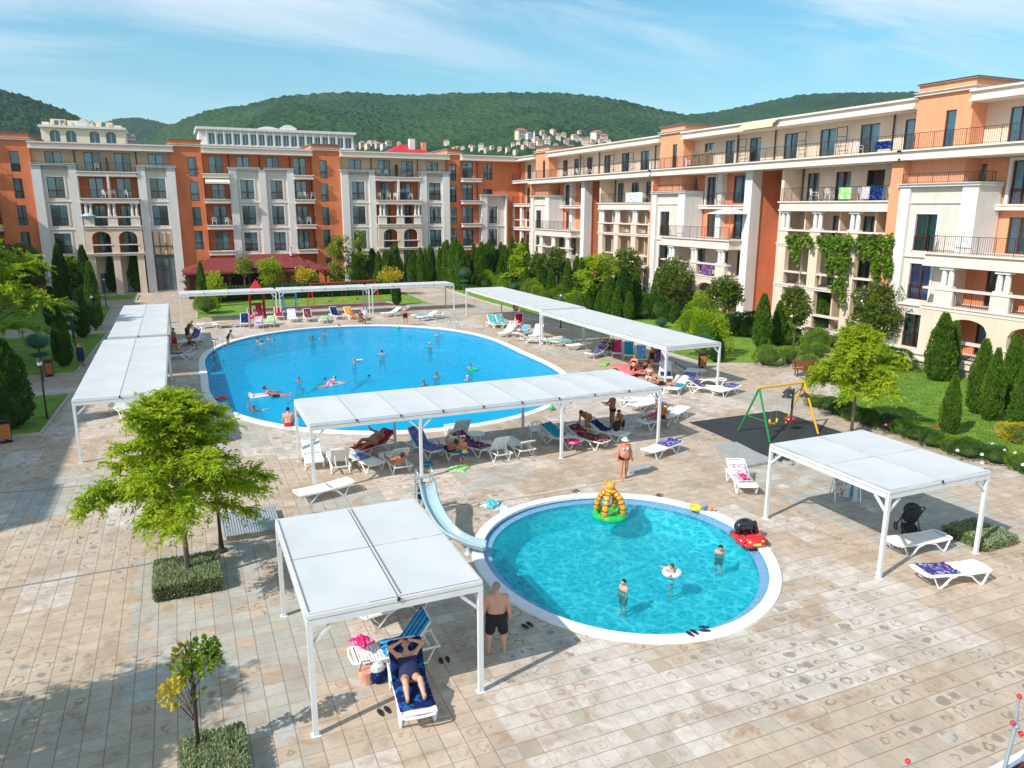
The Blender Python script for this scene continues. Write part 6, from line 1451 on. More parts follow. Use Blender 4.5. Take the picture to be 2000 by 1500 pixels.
# swing on the rubber mat
M_g = mat('green_paint', (.01,.24,.06), .4); M_y = mat('yellow_paint', (.72,.42,.01), .4)
def swing(a, b, H, cols, label, seats, gap=1.0):
    (x0, y0), (x1, y1) = a, b; cx_, cy = (x0+x1)/2, (y0+y1)/2; Ln = math.hypot(x1-x0, y1-y0); r = thing('swing', label, 'swing', (cx_, cy, 0), math.atan2(y1-y0, x1-x0)); h = Ln/2
    for s, mm_ in ((-1, cols[0]), (1, cols[1])):
        for t in (-1, 1): m = MB(); m.tube([(s*h, t*gap, 0), (s*(h-.1), 0, H)], .045, 8); m.build('leg', mm_, r)
        m = MB(); m.tube([(s*(h-.04), -gap*.62, H*.38), (s*(h-.04), gap*.62, H*.38)], .018, 6); m.build('brace', mm_, r)
    m = MB(); m.tube([(-h, 0, H), (h, 0, H)], .05, 8); m.build('top_bar', cols[2], r)
    for x, mm_, kind in seats:
        m = MB()
        for d in (-.2, .2): m.tube([(x+d, 0, H), (x+d*.9, 0, .62)], .008, 4)
        m.build('chain', M_chr, r); m = MB()
        if kind: m.lathe([(.05,.40),(.20,.44),(.23,.60),(.20,.60)], 14, c=(x,0,0))
        else: m.tube([(x-.22,0,.66),(x-.2,0,.5),(x,0,.42),(x+.2,0,.5),(x+.22,0,.66)], .05, 8)
        m.build('swing_seat', mm_, r, smooth=True)
sa = G(1476, 858); sb = G(1567, 838)
swing(((G(1455,845)[0]+G(1490,860)[0])/2, (G(1455,845)[1]+G(1490,860)[1])/2), ((G(1548,828)[0]+G(1584,846)[0])/2, (G(1548,828)[1]+G(1584,846)[1])/2), 2.15, (M_g, M_y, M_y), 'green and yellow swing on the dark rubber mat', [(-.35, M_y, 0), (.65, M_rd, 1)], .95)
# concrete slab
p0 = G(1386,870); 
mm = MB(); mm.add([(21.0,21.35,0),(20.0,20.6,0),(17.7,24.0,0),(18.8,24.5,0),(21.0,21.35,.12),(20.0,20.6,.12),(17.7,24.0,.12),(18.8,24.5,.12)], []) if False else None
q4 = [G(1392,876), G(1438,868), G(1510,905), G(1455,916)]; mm = MB(); mm.add([(x,y,0) for x,y in q4]+[(x,y,.12) for x,y in q4], [(7,6,5,4),(0,1,5,4),(1,2,6,5),(2,3,7,6),(3,0,4,7)]); tag(mm.build('concrete_slab', mat('concrete', (.34,.34,.33), .9, var=.12, vscale=4, bump=.3), None), 'grey concrete slab beside the rubber mat', 'slab')
mm = MB(); x, y = G(1248,917); mm.box(-.6,-.28,0,.6,.28,.08); tag(mm.build('concrete_slab', MATS['concrete'], None, loc=(x,y,0)), 'thin grey slab behind the walking woman', 'slab')
# clothes horse with towels, pushchair
x, y = G(1650, 975); r = thing('drying_rack', 'folding drying rack hung with pale cloths under the right canopy', 'drying rack', (x, y, 0), -.5)
for s in (-.42, .42):
    m = MB(); m.tube([(s,-.30,0),(s,.02,.95)], .012, 6); m.tube([(s,.30,0),(s,-.02,.95)], .012, 6); m.tube([(s,-.3,0),(s,.3,0)], .01, 6); m.build('leg', M_chr, r)
m = MB(); m.tube([(-.42,0,.95),(.42,0,.95)], .012, 6); m.tube([(-.42,.1,.72),(.42,.1,.72)], .01, 6); m.build('bar', M_chr, r)
for k_, (x0, x1, c) in enumerate(((-.40,-.12,'pattern'),(-.08,.12,'white'),(.16,.38,'sky'))):
    m = MB(); n = 8
    for s in (-.03, .03): m.add([(x0+(x1-x0)*i/n, s+.012*math.sin(i*2.), z) for z in (.97,.10) for i in range(n+1)], [(i, i+1, n+2+i, n+1+i) for i in range(n)])
    o = m.build('cloth', TW[c], r); sd = o.modifiers.new('t', 'SOLIDIFY'); sd.thickness = .01
x, y = G(1772, 1042); r = thing('pushchair', 'black pushchair with hood up behind the empty lounger', 'pushchair', (x, y, 0), 2.6)
for sx in (-.24, .24):
    for sy, rr in ((-.32,.11),(.34,.13)): m = MB(); m.torus((0,0,0), rr, .025, 16, 6); m.v = [(sx+z, sy+y_, rr+x_) for x_, y_, z in m.v]; m.build('wheel', M_dark, r)
    m = MB(); m.tube([(sx,-.32,.12),(sx,.0,.50),(sx,.42,1.02)], .018, 6); m.tube([(sx,.34,.14),(sx,.0,.52)], .018, 6); m.build('frame', M_dark, r)
m = MB(); m.tube([(-.24,.42,1.02),(-.2,.47,1.06),(.2,.47,1.06),(.24,.42,1.02)], .022, 6); m.build('handle', M_dark, r)
fm_ = mat('pushchair_fabric', (.02,.022,.028), .8, var=.3, vscale=9)
m = MB(); m.ell((0,.02,.55), (.22,.26,.17), 14, 8); m.build('seat', fm_, r, smooth=True)
m = MB(); m.ell((0,.16,.82), (.25,.27,.24), 16, 10); m.build('hood', fm_, r, smooth=True); m = MB(); m.box(-.18,-.1,.14,.18,.28,.32); m.build('basket', fm_, r)
# sage tuft at the right edge, climbing frame corner at lower right
box_hedge('planter_hedge', 'low grey green planting cut by the right edge', 20.6, 22.0, 13.0, 14.4, .3, L_sage, 3000, .085, 'planting', 5)
r = thing('outdoor_gym', 'grey steel frame with red knobs at the lower right corner', 'gym frame', (*G(1975, 1530), 0)); ox, oy = r.location.x, r.location.y
def fr(px, py, z): x, y = G(px, py, z); return (x-ox, y-oy, z)
Mg = mat('grey_steel', (.34,.42,.48), .35, metal=.3)
def rt(px, py, d=0.):   # on the upright plane through the frame
    x, z = GY(px, py, oy+d); return (x-ox, d, z)
m = MB(); m.tube([rt(1962,1500), rt(1983,1418), rt(1990,1360)], [.035,.035,.02], 8); m.tube([rt(1960,1505), rt(1999,1480)], .03, 8); m.tube([rt(1940,1560), rt(1962,1500)], .035, 8); m.build('frame', Mg, r)
for a, b in ((1991,1360),(1994,1433),(1978,1412)): m = MB(); c_ = rt(a, b); m.ell(c_, (.045,)*3, 10, 8); m.build('knob', M_rd, r, smooth=True)
m = MB(); c_ = rt(1984,1418); m.ell(c_, (.06,)*3, 10, 8); m.build('joint', Mg, r, smooth=True)
r = thing('marker_pole', 'short pole with a red ball top at the bottom edge', 'pole', (*G(1772, 1530), 0)); ox, oy = r.location.x, r.location.y
m = MB(); m.tube([(0,0,0), rt(1773,1498)], .02, 8); m.build('pole', Mg, r); m = MB(); m.ell(rt(1773,1487), (.05,)*3, 10, 8); m.build('knob', M_rd, r, smooth=True)
# edge of the terrace at lower right
mm = MB(); a = G(1900,1520); b = G(2010,1462); d = (b[0]-a[0], b[1]-a[1]); ln = math.hypot(*d); nx_, ny_ = d[1]/ln, -d[0]/ln
P4 = [(a[0]-d[0]*.3, a[1]-d[1]*.3), (b[0]+d[0], b[1]+d[1])]; mm.add([(P4[0][0],P4[0][1],.05),(P4[1][0],P4[1][1],.05),(P4[1][0]+nx_*.18,P4[1][1]+ny_*.18,.05),(P4[0][0]+nx_*.18,P4[0][1]+ny_*.18,.05)], [(3,2,1,0)]); struct('kerb', mm, M_cop)
mm = MB(); mm.add([(P4[0][0]+nx_*.18,P4[0][1]+ny_*.18,.03),(P4[1][0]+nx_*.18,P4[1][1]+ny_*.18,.03),(P4[1][0]+nx_*4,P4[1][1]+ny_*4,.03),(P4[0][0]+nx_*4,P4[0][1]+ny_*4,.03)], [(3,2,1,0)]); struct('play_surface', mm, M_rubr)
# ------------------------------------------------------------------ loungers: pixel of the middle, facing (towards the head end), kind, label, towel
def LO(px, py, hx, hy, k, label, tw=None, tl=None, z=.25, t0=-.7, t1=.9, w=.58, drop=0, skew=0.):
    x, y = G(px, py, z); rz = face_to(hx, hy); LG[k].put((x, y, 0), rz, label, 'white plastic sun loungers around the pools')
    if tw: towel(k, t0, t1, w, tw, (x, y, 0), rz, tl or (tw+' towel of the '+label.split(',')[0]), seed=int(px), skew=skew)
    return (x, y, rz)
# in front
L_woman = LO(803,1350, .10,1, 2, 'lounger carrying the sunbathing woman at the bottom centre', 'navy', 'navy towel under the sunbathing woman', t0=-.75, t1=1.0, w=.7)
LO(772,1272, 1,-.02, 2, 'lounger with a striped blue towel, crosswise behind the sunbathing woman', 'cyanstripe', 'blue towel with turquoise stripes behind the sunbathing woman', t0=-.3, t1=1.0, w=.62)
LO(770,1182, .98,.25, 0, 'lounger half hidden under the nearest canopy, bare feet at its end')
LO(1448,938, .45,1, 1, 'lounger with white and pink cloths between the pool and the right canopy', 'pattern', 'white patterned towel on the lone lounger behind the paddling pool', t0=-.5, t1=.7)
LO(1792,1058, -1,.10, 0, 'empty lounger under the right canopy beside the pushchair')
LO(1858,1118, -1,.22, 0, 'lounger with a navy patterned towel in front of the right canopy', 'blue', 'navy towel with pink and white spots, rightmost lounger', t0=.0, t1=.9, w=.6)
LO(632,957, .97,.25, 0, 'sunlit ribbed lounger standing alone left of the slide')
# central canopy row
LO(611,893, .06,1, 1, 'leftmost lounger of the central row, sunlit with a raised ribbed back')
LO(661,902, -.05,-1, 2, 'lounger with its back to us, second from the left in the central row')
LO(712,900, -.35,1, 0, 'lounger with a pink and navy cloth, central row near the red towel', 'mix', 'pink and navy cloth hanging on a central row lounger', t0=-.1, t1=.5, w=.5)
LO(772,903, .10,-1, 2, 'lounger with its back to us carrying a seated man')
LO(728,872, .9,.55, 1, 'lounger under the red towel of the heavy bather', 'red', 'bright red towel hanging over a lounger, heavy bather on it', t0=-1.0, t1=1.0, w=.86)
LO(830,875, -.35,1, 2, 'lounger with a bright blue towel beside the canopy post', 'mix', 'bright blue and red towel beside the middle canopy post', t0=-.9, t1=1.0, w=.62)
LO(880,878, .08,-1, 2, 'lounger with its back to us carrying the reader')
LO(895,845, 0,-1, 2, 'raised lounger at the pool rim behind the reader')
LO(921,872, -.5,1, 1, 'lounger with a purple printed towel beside the small boy', 'purple', 'purple printed towel beside the small boy', t0=-.8, t1=.9, w=.66)
LO(965,880, .10,-1, 2, 'plain lounger with its back to us right of the small boy')
LO(1010,872, .10,-1, 1, 'lounger with a light blue cloth, its back to us', 'sky', 'light blue cloth on a lounger right of the plain one', t0=.3, t1=.9)
LO(1098,857, -.45,1, 1, 'lounger with a turquoise towel left of the right canopy post', 'teal', 'turquoise towel left of the right canopy post', t0=.0, t1=1.0, w=.62)
crumple('towel', (*G(1118,862,.4), .39), (.75,.55), 'pink', 'magenta and grey cloth at the foot of the turquoise towel', 'towel', 9, .08)
LO(1148,858, -.4,1, 1, 'lounger with a maroon towel behind the right canopy post', 'maroon', 'maroon towel in front of the bending woman', t0=-.95, t1=.9, w=.66)
LO(1186,845, -.5,1, 1, 'lounger with a crumpled teal and navy towel by the standing man', 'navy', 'teal and navy towel by the standing man', t0=-.1, t1=.8, w=.5)
Lp = LO(1278,822, .95,.30, 1, 'lounger of the man lying in pink trunks')
LO(1318,808, .9,.5, 0, 'lounger just behind the man in pink trunks')
LO(1292,876, .96,.32, 0, 'sunlit lounger with a blue printed towel below the right canopy post', 'blue', 'blue printed towel on the sunlit lounger below the canopy post', t0=.05, t1=.95, w=.62)
LO(1240,783, -.9,.45, 1, 'empty sunlit lounger behind the two standing bathers'); LO(1262,790, .9,.25, 1, 'second empty sunlit lounger behind the two standing bathers')
LO(1345,742, .75,.65, 1, 'lounger with a blue and green towel at the corner of the right canopies', 'mix', 'blue and green towel at the corner of the right canopies', t0=-.5, t1=.6, w=.62)
LO(1322,757, .8,.6, 1, 'lounger with a hanging teal cloth, near corner of the right canopies', 'teal', 'teal cloth hanging over the near corner lounger', t0=-.3, t1=.3, w=.8)
LO(1376,758, -.75,.7, 1, 'lounger with a bright blue printed towel outside the right canopies', 'blue', 'bright blue printed towel on the left of the two outer loungers', t0=.0, t1=.9, w=.62)
LO(1418,762, .95,.33, 0, 'outermost lounger with a rolled blue towel, right of the canopies', 'blue', 'blue printed towel on the outermost lounger', t0=.2, t1=.95, w=.5)
LO(1383,743, -.8,.6, 0, 'empty lounger behind the bright blue printed towel')
LO(1345,725, -.8,.6, 1, 'lounger with a pink and navy towel in the canopy shade', 'mix', 'pink and navy towel in the canopy shade', t0=.1, t1=.95, w=.55)
LO(1300,735, .5,.85, 2, 'lounger with a dark blue towel and two sitting women', 'navy', 'dark blue towel beside the two sitting women', t0=-.4, t1=.3, w=.6)
RR = [(965,633,-.1,1,2,'aqua','first lounger of the far right row, under an aqua towel'),(981,633,-.1,1,2,'aqua','second lounger of the far right row, its towel also aqua'),(1000,642,.5,.8,1,'pattern','lounger with a red printed cloth in the far right row'),(1012,632,.5,.8,2,'red','lounger with a raised red towel in the far right row'),
 (1018,650,.8,.6,1,'sky','lounger with a light blue towel in the far right row'),(990,650,.7,.6,1,None,'empty lounger in front of the red printed cloth'),(1048,655,.7,.7,2,None,'empty raised lounger by the middle posts of the right canopies'),(1040,664,-.9,.3,1,'white','lounger with a white cloth by the middle posts'),
 (1078,664,.95,.2,0,None,'first flat lounger past the middle posts'),(1102,668,.95,.2,0,'aqua','flat lounger with a pale aqua towel past the middle posts'),(1130,675,.95,.2,0,None,'third flat lounger past the middle posts'),(1165,690,.9,.4,1,'blue','lounger with a small blue cloth beside the double post'),
 (1205,688,.5,.85,2,'pink','lounger with a pink towel behind the double post'),(1228,692,.5,.85,2,'teal','lounger with a blue towel on its seat behind the double post'),(1252,700,.5,.85,2,'sky','lounger with a light blue towel right of the pink one'),(1282,708,.5,.85,2,'purple','lounger with a purple cloth by the rear post')]
for px, py, hx, hy, k, c, l in RR: LO(px, py, hx, hy, k, l, c, None, t0=-.6, t1=.95)
# far row along the far canopy
FR = [(410,634,.9,.2,0,'white','flat lounger at the left end of the far row'),(440,634,.9,.2,0,'yellow','flat lounger with a yellow towel, far row'),(478,631,.1,1,2,'navy','lounger with a dark towel left of the bending woman'),(506,633,.1,1,1,'pattern','lounger with a pink printed towel, far row below the playhouse'),(529,631,.2,1,1,'green','lounger with a green and white towel below the playhouse'),
 (545,618,.0,1,2,'red','lounger with a raised red towel, far row'),(571,622,0,1,2,None,'empty raised lounger right of the red towel'),(602,621,0,1,2,'maroon','lounger with a dark red cloth, far row'),(633,624,.3,1,0,'green','lounger with a pale green towel, far row'),(656,617,-.2,1,2,'navy','lounger with a dark blue towel before the red swings'),
 (684,617,-.2,1,2,'yellow','lounger with an orange towel before the red swings'),(709,619,.3,1,1,'pattern','last lounger before the middle posts of the far row'),(764,612,.8,.3,1,None,'grey shaded lounger right of the middle posts'),(780,611,.8,.3,1,'sky','second shaded lounger, with a blue cloth, far row'),(823,616,.9,.3,0,'aqua','aqua covered lounger at the right end of the far row'),(835,620,.8,.3,1,'white','white covered lounger at the right end of the far row'),(848,615,-.8,.4,0,'aqua','last lounger at the right end of the far row')]
for px, py, hx, hy, k, c, l in FR: LO(px, py, hx, hy, k, l, c, None, t0=-.6, t1=.95)
LF = [(378,662,.5,.7,2,'blue','tipped lounger by the grey haired man, left of the big pool'),(362,668,.9,.3,0,None,'flat lounger by the woman in red, left of the big pool'),(350,694,.9,-.3,1,'blue','lounger with a bright blue towel near the left canopy edge'),(262,797,-.4,.9,2,None,'lounger under the near end of the left canopy'),(240,800,-.4,.9,1,'white','second lounger under the left canopy end, with a white towel')]
for px, py, hx, hy, k, c, l in LF: LO(px, py, hx, hy, k, l, c, None, t0=-.6, t1=.9)
TABLE.put((*G(1243,768), 0), 0, 'small white table and stand behind the standing bathers'); TABLE.put((*G(930,878), 0), .4, 'low white table between two central row loungers')
CHAIR.put((*G(1045,858), 0), 2.9, 'white plastic chair at the left of the turquoise towel')
crumple('beach_mat', (*G(1228,722,.2), .2), (2.6,1.3), 'pink', 'large pink sheet spread beside the crowded loungers', 'beach sheet', 12, .22, mat('pink_sheet', (.72,.16,.17), .8))
crumple('beach_mat', (*G(1180,711,.05), .02), (1.0,.5), 'green', 'bright green float on the paving by the pink sheet', 'pool float', 13, .14, mat('lime_vinyl', (.25,.62,.12), .4))
# bags by the sunbather
bx, by = G(716, 1333); r = thing('beach_bag', 'straw and pink tote bag beside the crosswise lounger', 'bag', (bx, by, 0)); m = MB(); m.lathe([(.13,0),(.17,.30)], 14); m.build('bag_body', mat('straw_pink', (.62,.24,.20), .8, var=.5, vscale=5, col2=(.68,.5,.28)), r); m = MB(); m.tube([(-.14,0,.28),(-.08,0,.5),(.08,0,.5),(.14,0,.28)], .012, 6); m.build('strap', M_barkd, r)
bx, by = G(742, 1332); r = thing('beach_bag', 'navy and white printed beach bag next to the straw tote', 'bag', (bx, by, 0), .3); m = MB(); m.ell((0,0,.20), (.21,.14,.22), 14, 9); m.build('bag_body', TW['navy'], r, smooth=True); m = MB(); m.ell((-.03,0,.36), (.17,.13,.12), 12, 8); m.build('towel_bundle', towel_mat('bw', (.7,.7,.7), [(.05,.06,.15)], 14), r, smooth=True)
crumple('towel', (*G(707,1262,.45), .55), (.35,.45), 'pink', 'bright pink cloth on the left end of the crosswise lounger', 'towel', 21, .12)
crumple('towel', (*G(772,1268,.4), .40), (.35,.30), 'white', 'crumpled white cloth on the striped blue towel', 'towel', 22, .10)
crumple('towel', (*G(1452,932,.42), .44), (.22,.55), 'pink', 'magenta cloth on the lone lounger behind the paddling pool', 'towel', 23, .05)
# ------------------------------------------------------------------ people
SWR = ((1,.5,-.25),(.6,.9,.1)); SWL = ((-1,.5,-.25),(-.6,.9,.1))
P_water = dict(aR=((.6,.7,-.5),(.1,.9,.25)), aL=((-.7,.5,-.6),(-.2,.9,.25)), lR=((.15,.55,-.85),(.1,-.7,-.7)), lL=((-.15,.3,-.95),(-.1,-.75,-.65)))
P_bend = dict(S=(0,.86,.52), Fh=(0,.9,-.4), Hh=(0,.2,1), aR=((.1,.9,-.6),(0,.9,-.4)), aL=((-.1,.9,-.5),(0,.9,-.5)), lR=((.05,-.1,-1),(.02,-.1,-1)), lL=((-.05,.12,-1),(-.02,-.1,-1)))
P_swim = dict(S=(0,.80,.60), Hh=(0,-.55,.85), Fh=(0,.9,.45), aR=((.6,.7,.3),(.1,1,0)), aL=((-.6,.7,.3),(-.1,1,0)), lR=((.1,-.75,-.65),(.05,-.9,-.4)), lL=((-.1,-.85,-.5),(-.05,-.8,-.6)))
P_sit = dict(S=(0,-.12,1), lR=((.12,1,-.05),(.02,.1,-1)), lL=((-.12,1,-.05),(-.02,.1,-1)), aR=((.3,.4,-.8),(-.1,.9,-.1)), aL=((-.3,.4,-.8),(.1,.9,-.1)))
P_recl = dict(S=(0,-.75,.66), Fh=(0,.9,.1), Hh=(0,.1,1), lR=((.12,1,.08),(.05,1,-.10)), lL=((-.12,1,.08),(-.05,1,-.10)), aR=((.45,.3,-.8),(.1,.6,-.5)), aL=((-.45,.3,-.8),(-.1,.6,-.5)), foot=(0,.2,1))
P_walk = dict(aR=((.30,.10,-1),(.12,.12,-1)), aL=((-.30,.02,-1),(-.14,.12,-1)), lR=((.07,.16,-1),(.02,.05,-1)), lL=((-.05,-.14,-1),(-.02,-.32,-1)))
def cam_rz(x, y, away=False): return face_to(-x, -y) if not away else face_to(x, y)
# main figures
x, y = G(970, 1276); person('heavy bare backed man in black shorts watching the paddling pool', (x, y, 0), face_to(.35,1), dict(aR=((.22,-.02,-1),(.06,.22,-1)), aL=((-.22,-.02,-1),(-.06,.2,-1)), lR=((.12,.02,-1),(.04,-.05,-1)), lL=((-.12,.02,-1),(-.06,-.05,-1)), Fh=(.1,1,-.25)), 1.80, 'm', .38, 'fair', 'grey', 0, [('shorts', 'black')], .016, hands=True)
x, y = G(1218, 936); person('woman in a white sun hat and printed bikini walking towards us', (x, y, 0), face_to(-.25,-1), P_walk, 1.66, 'f', .45, 'red', 'brown', 0, [('briefs', 'black'), ('top', 'print')], .016, hands=True, face=True, hat='sun')
# sunbather on the front lounger
wx, wy, wr = L_woman; 
person('woman in a navy swimsuit sunbathing with both arms over her face', (wx, wy, 0), wr+math.pi, dict(S=(0,-.68,.74), Hh=(0,.10,1), Fh=(0,1,.1), aR=((.72,.35,.66),(-.95,.35,.30)), aL=((-.72,.35,.66),(.95,.35,.30)), lR=((.13,.93,.42),(.05,.93,-.48)), lL=((-.13,.93,.42),(-.05,.93,-.48)), foot=(.0,.35,1)), 1.66, 'f', .42, 'fair', 'brown', 0, [('suit', 'navy')], .013, hands=True, face=True, pel=(0,-.16,.50))
# feet seen below the front canopy
x, y = G(790, 1180, .3); person('person lying under the nearest canopy with only bare feet in view', (x-.15, y+.15, 0), face_to(.98,-.1), dict(P_recl, S=(0,-.95,.3), lR=((.1,1,.12),(.3,.6,-.75)), lL=((-.1,1,.12),(.1,1,-.1))), 1.72, 'm', .1, 'tan', 'dark', 0, [('trunks', 'navy')], .018, pel=(0,-.25,.50), hands=True)
# paddling pool children
for (px, py, rzv, pose, hh, sk, ha, wr_, lab, fat) in (
  (1218,1152,(-1,-.3),dict(aR=((.2,.3,-1),(0,.6,-.6)), aL=((-.2,.2,-1),(0,.5,-.8))),1.10,'fair','dark',[('trunks','red')],'small boy standing in the middle of the paddling pool',0),
  (1312,1122,(-.7,.3),dict(aR=((.7,.5,-.1),(.2,.9,.1)), aL=((-.8,.4,.0),(-.6,.6,.1))),1.05,'fair','brown',[('suit','white')],'toddler in a white swim ring in the paddling pool',0),
  (1405,1078,(-.6,-1),dict(S=(0,.35,.94), aR=((.15,.4,-1),(-.1,.1,-1)), aL=((-.15,.4,-1),(.1,.1,-1))),1.12,'fair','dark',[('trunks','black')],'boy leaning over the water near the red car float',0)):
    x, y = G(px, py, -.12); person(lab, (x, y, -.86 if px != 1312 else -.80), face_to(*rzv), pose, hh, 'm', fat, sk, ha, 0, wr_, .016, child=True, hands=True, face=True)
x, y = G(1312, 1122, -.12); inflatable_ring((x, y, -.10), .20, .075, M_wh, 'white swim ring around the toddler')
x, y = pts[0][0]-.05, pts[0][1]+.45; person('boy standing on the slide ladder, only head and shoulders in view', (x, y, .12), face_to(0,-1), dict(aR=((.4,.7,.2),(.2,.8,.5)), aL=((-.4,.7,.2),(-.2,.8,.5))), 1.15, 'm', 0, 'tan', 'dark', 0, [('shirt', 'navy'), ('trunks', 'navy')], .02, child=True)
# central row
x, y = G(1143, 852); person('woman in an orange bikini bending over the maroon towel', (x+.1, y, 0), face_to(-.9,-.5), P_bend, 1.68, 'f', .15, 'tan', 'dark', 0, [('briefs', 'rust'), ('top', 'rust')], .018, hands=True)
x, y = G(1195, 838); person('tall tanned man in dark trunks looking at his phone', (x, y, 0), face_to(-1,.15), dict(aR=((.15,.5,-.9),(-.2,1,.15)), aL=((-.15,.5,-.9),(.2,1,.15)), Fh=(0,.8,-.6), Hh=(0,.4,.9)), 1.80, 'm', .08, 'tan', 'dark', 0, [('briefs', 'black')], .018, hands=True)
x, y = G(1213, 850); person('boy in black trunks bending forward beside the tall man', (x, y, 0), face_to(-.9,-.4), dict(S=(0,.42,.9), Fh=(0,.7,-.7), aR=((.1,.6,-.8),(0,.7,-.6)), aL=((-.1,.6,-.8),(0,.7,-.6))), 1.32, 'm', 0, 'tan', 'brown', 0, [('trunks', 'black')], .018, child=True)
mm = MB(); mm.ell((0,0,.22), (.20,.12,.24), 12, 8); tag(mm.build('bag', cloth('black'), None, smooth=True, loc=(*G(1204,842,.55), .55)), 'black bag held between the tall man and the boy', 'bag')
x, y, rr_ = Lp; person('man lying in bright pink trunks on a lounger, feet to the left', (x, y, 0), rr_+math.pi, dict(P_recl, aR=((.3,.5,.3),(-.2,.9,.2)), aL=((-.35,.4,-.6),(.3,.8,.2))), 1.75, 'm', .1, 'tan', 'dark', 0, [('trunks', 'pink')], .018, pel=(0,-.18,.50))
x, y = G(1290, 818, .45); person('person in a blue cap and orange shirt sitting beside the lying man', (x+.2, y+.2, 0), face_to(-.4,-1), P_sit, 1.5, 'm', 0, 'tan', 'dark', 0, [('shirt', 'orange'), ('trunks', 'black')], .018, hat='cap', pel=(0,0,.50))
x, y = G(905, 908); person('small boy in blue trunks holding a yellow toy', (x, y, 0), face_to(-.2,-1), dict(aR=((.2,.35,-.9),(-.5,.8,-.1)), aL=((-.2,.35,-.9),(.5,.8,-.1)), lR=((.12,0,-1),(.06,0,-1)), lL=((-.12,0,-1),(-.06,0,-1))), 1.18, 'm', 0, 'red', 'dark', 0, [('trunks', 'blue')], .015, child=True, hands=True, face=True)
mm = MB(); mm.ell((0,0,0), (.12,.07,.09), 10, 7); gx_, gy_ = G(906, 882, .72); tag(mm.build('toy', mat('toy_lime', (.55,.62,.08), .4), None, smooth=True, loc=(x-.02, y-.20, .62)), 'yellow green toy in the small boy\'s hands', 'toy')
x, y = G(728, 868, .45); person('heavy woman lying on her side on the red towel', (x, y, 0), face_to(-.9,-.45), dict(P_recl, S=(0,-.85,.5), A=(1,.2,.3), lR=((.2,1,.25),(.1,.8,-.5)), lL=((0,1,.1),(0,.8,-.4)), aR=((.4,.4,-.3),(0,.9,-.2)), aL=((-.4,.5,-.5),(0,.8,.2))), 1.66, 'f', .6, 'tan', 'dark', 2, [('briefs', 'grey'), ('top', 'grey')], .018, pel=(0,-.05,.60))
x, y = G(775, 905, .45); person('man sitting with his back to the raised lounger, shaded, left of the middle post', (x, y, 0), face_to(-.1,1), dict(P_recl), 1.74, 'm', .1, 'tan', 'dark', 0, [('trunks', 'grey')], .02, pel=(0,-.05,.50))
x, y = G(880, 878, .45); person('reader lying back in the central row holding a book', (x, y, 0), face_to(-.08,1), dict(P_recl, aR=((.3,.8,.1),(-.5,.5,.7)), aL=((-.3,.8,.1),(.5,.5,.7))), 1.70, 'm', .05, 'tan', 'dark', 0, [('trunks', 'navy')], .02, pel=(0,-.05,.50))
# at the far rim and beyond
x, y = G(792, 636); person('young man in black trunks standing at the far rim of the pool', (x, y, .05), face_to(-.3,-1), dict(aR=((.25,0,-1),(.05,.15,-1)), aL=((-.25,0,-1),(-.05,.15,-1))), 1.76, 'm', 0, 'red', 'dark', 0, [('trunks', 'black')], .02)
x, y = G(490, 641); person('woman in white cap bending over a lounger at the far rim', (x, y, 0), face_to(1,.3), P_bend, 1.66, 'f', .1, 'red', 'brown', 0, [('briefs', 'pink'), ('top', 'pink')], .02, hat='white')
x, y = G(446, 674); person('girl stepping into the pool by the far left ladder', (x, y, -.1), face_to(1,-.3), dict(P_bend, S=(0,.45,.9)), 1.35, 'f', 0, 'tan', 'dark', 1, [('suit', 'black')], .02, child=True)
x, y = G(342, 684); person('woman in red shorts and grey top beside the left canopy', (x, y, 0), face_to(.9,.5), dict(P_walk), 1.62, 'f', .15, 'tan', 'dark', 2, [('shirt', 'grey'), ('shorts', 'red')], .02)
x, y = G(368, 667); person('grey haired man leaning over the tipped lounger', (x, y, 0), face_to(.9,-.2), dict(P_bend, S=(0,.5,.86)), 1.76, 'm', .15, 'tan', 'grey', 0, [('shirt', 'khaki'), ('shorts', 'navy')], .02)
x, y = G(160, 717); person('woman in a dark printed dress walking on the path left of the canopy', (x, y, 0), face_to(.2,-1), P_walk, 1.66, 'f', .15, 'tan', 'dark', 0, [('dress', 'navy')], .02)
for px, py, c, l, hh in ((795,551,'lightblue','person in light blue and a white hat on the far path', 1.7),(824,551,'pink','person in pink on the far path by the conifers', 1.65),(815,552,'red','child crouching on the far path', 1.0)):
    x, y = G(px, py); person(l, (x, y, 0), face_to(-.5,-1), P_walk, hh, 'f', .1, 'tan', 'blond' if px == 795 else 'dark', 0, [('dress', c)], .03, hat='white' if px == 795 else None)
P_read = dict(P_recl, aR=((.3,.8,.1),(-.4,.6,.6)), aL=((-.3,.8,.1),(.4,.6,.6)))
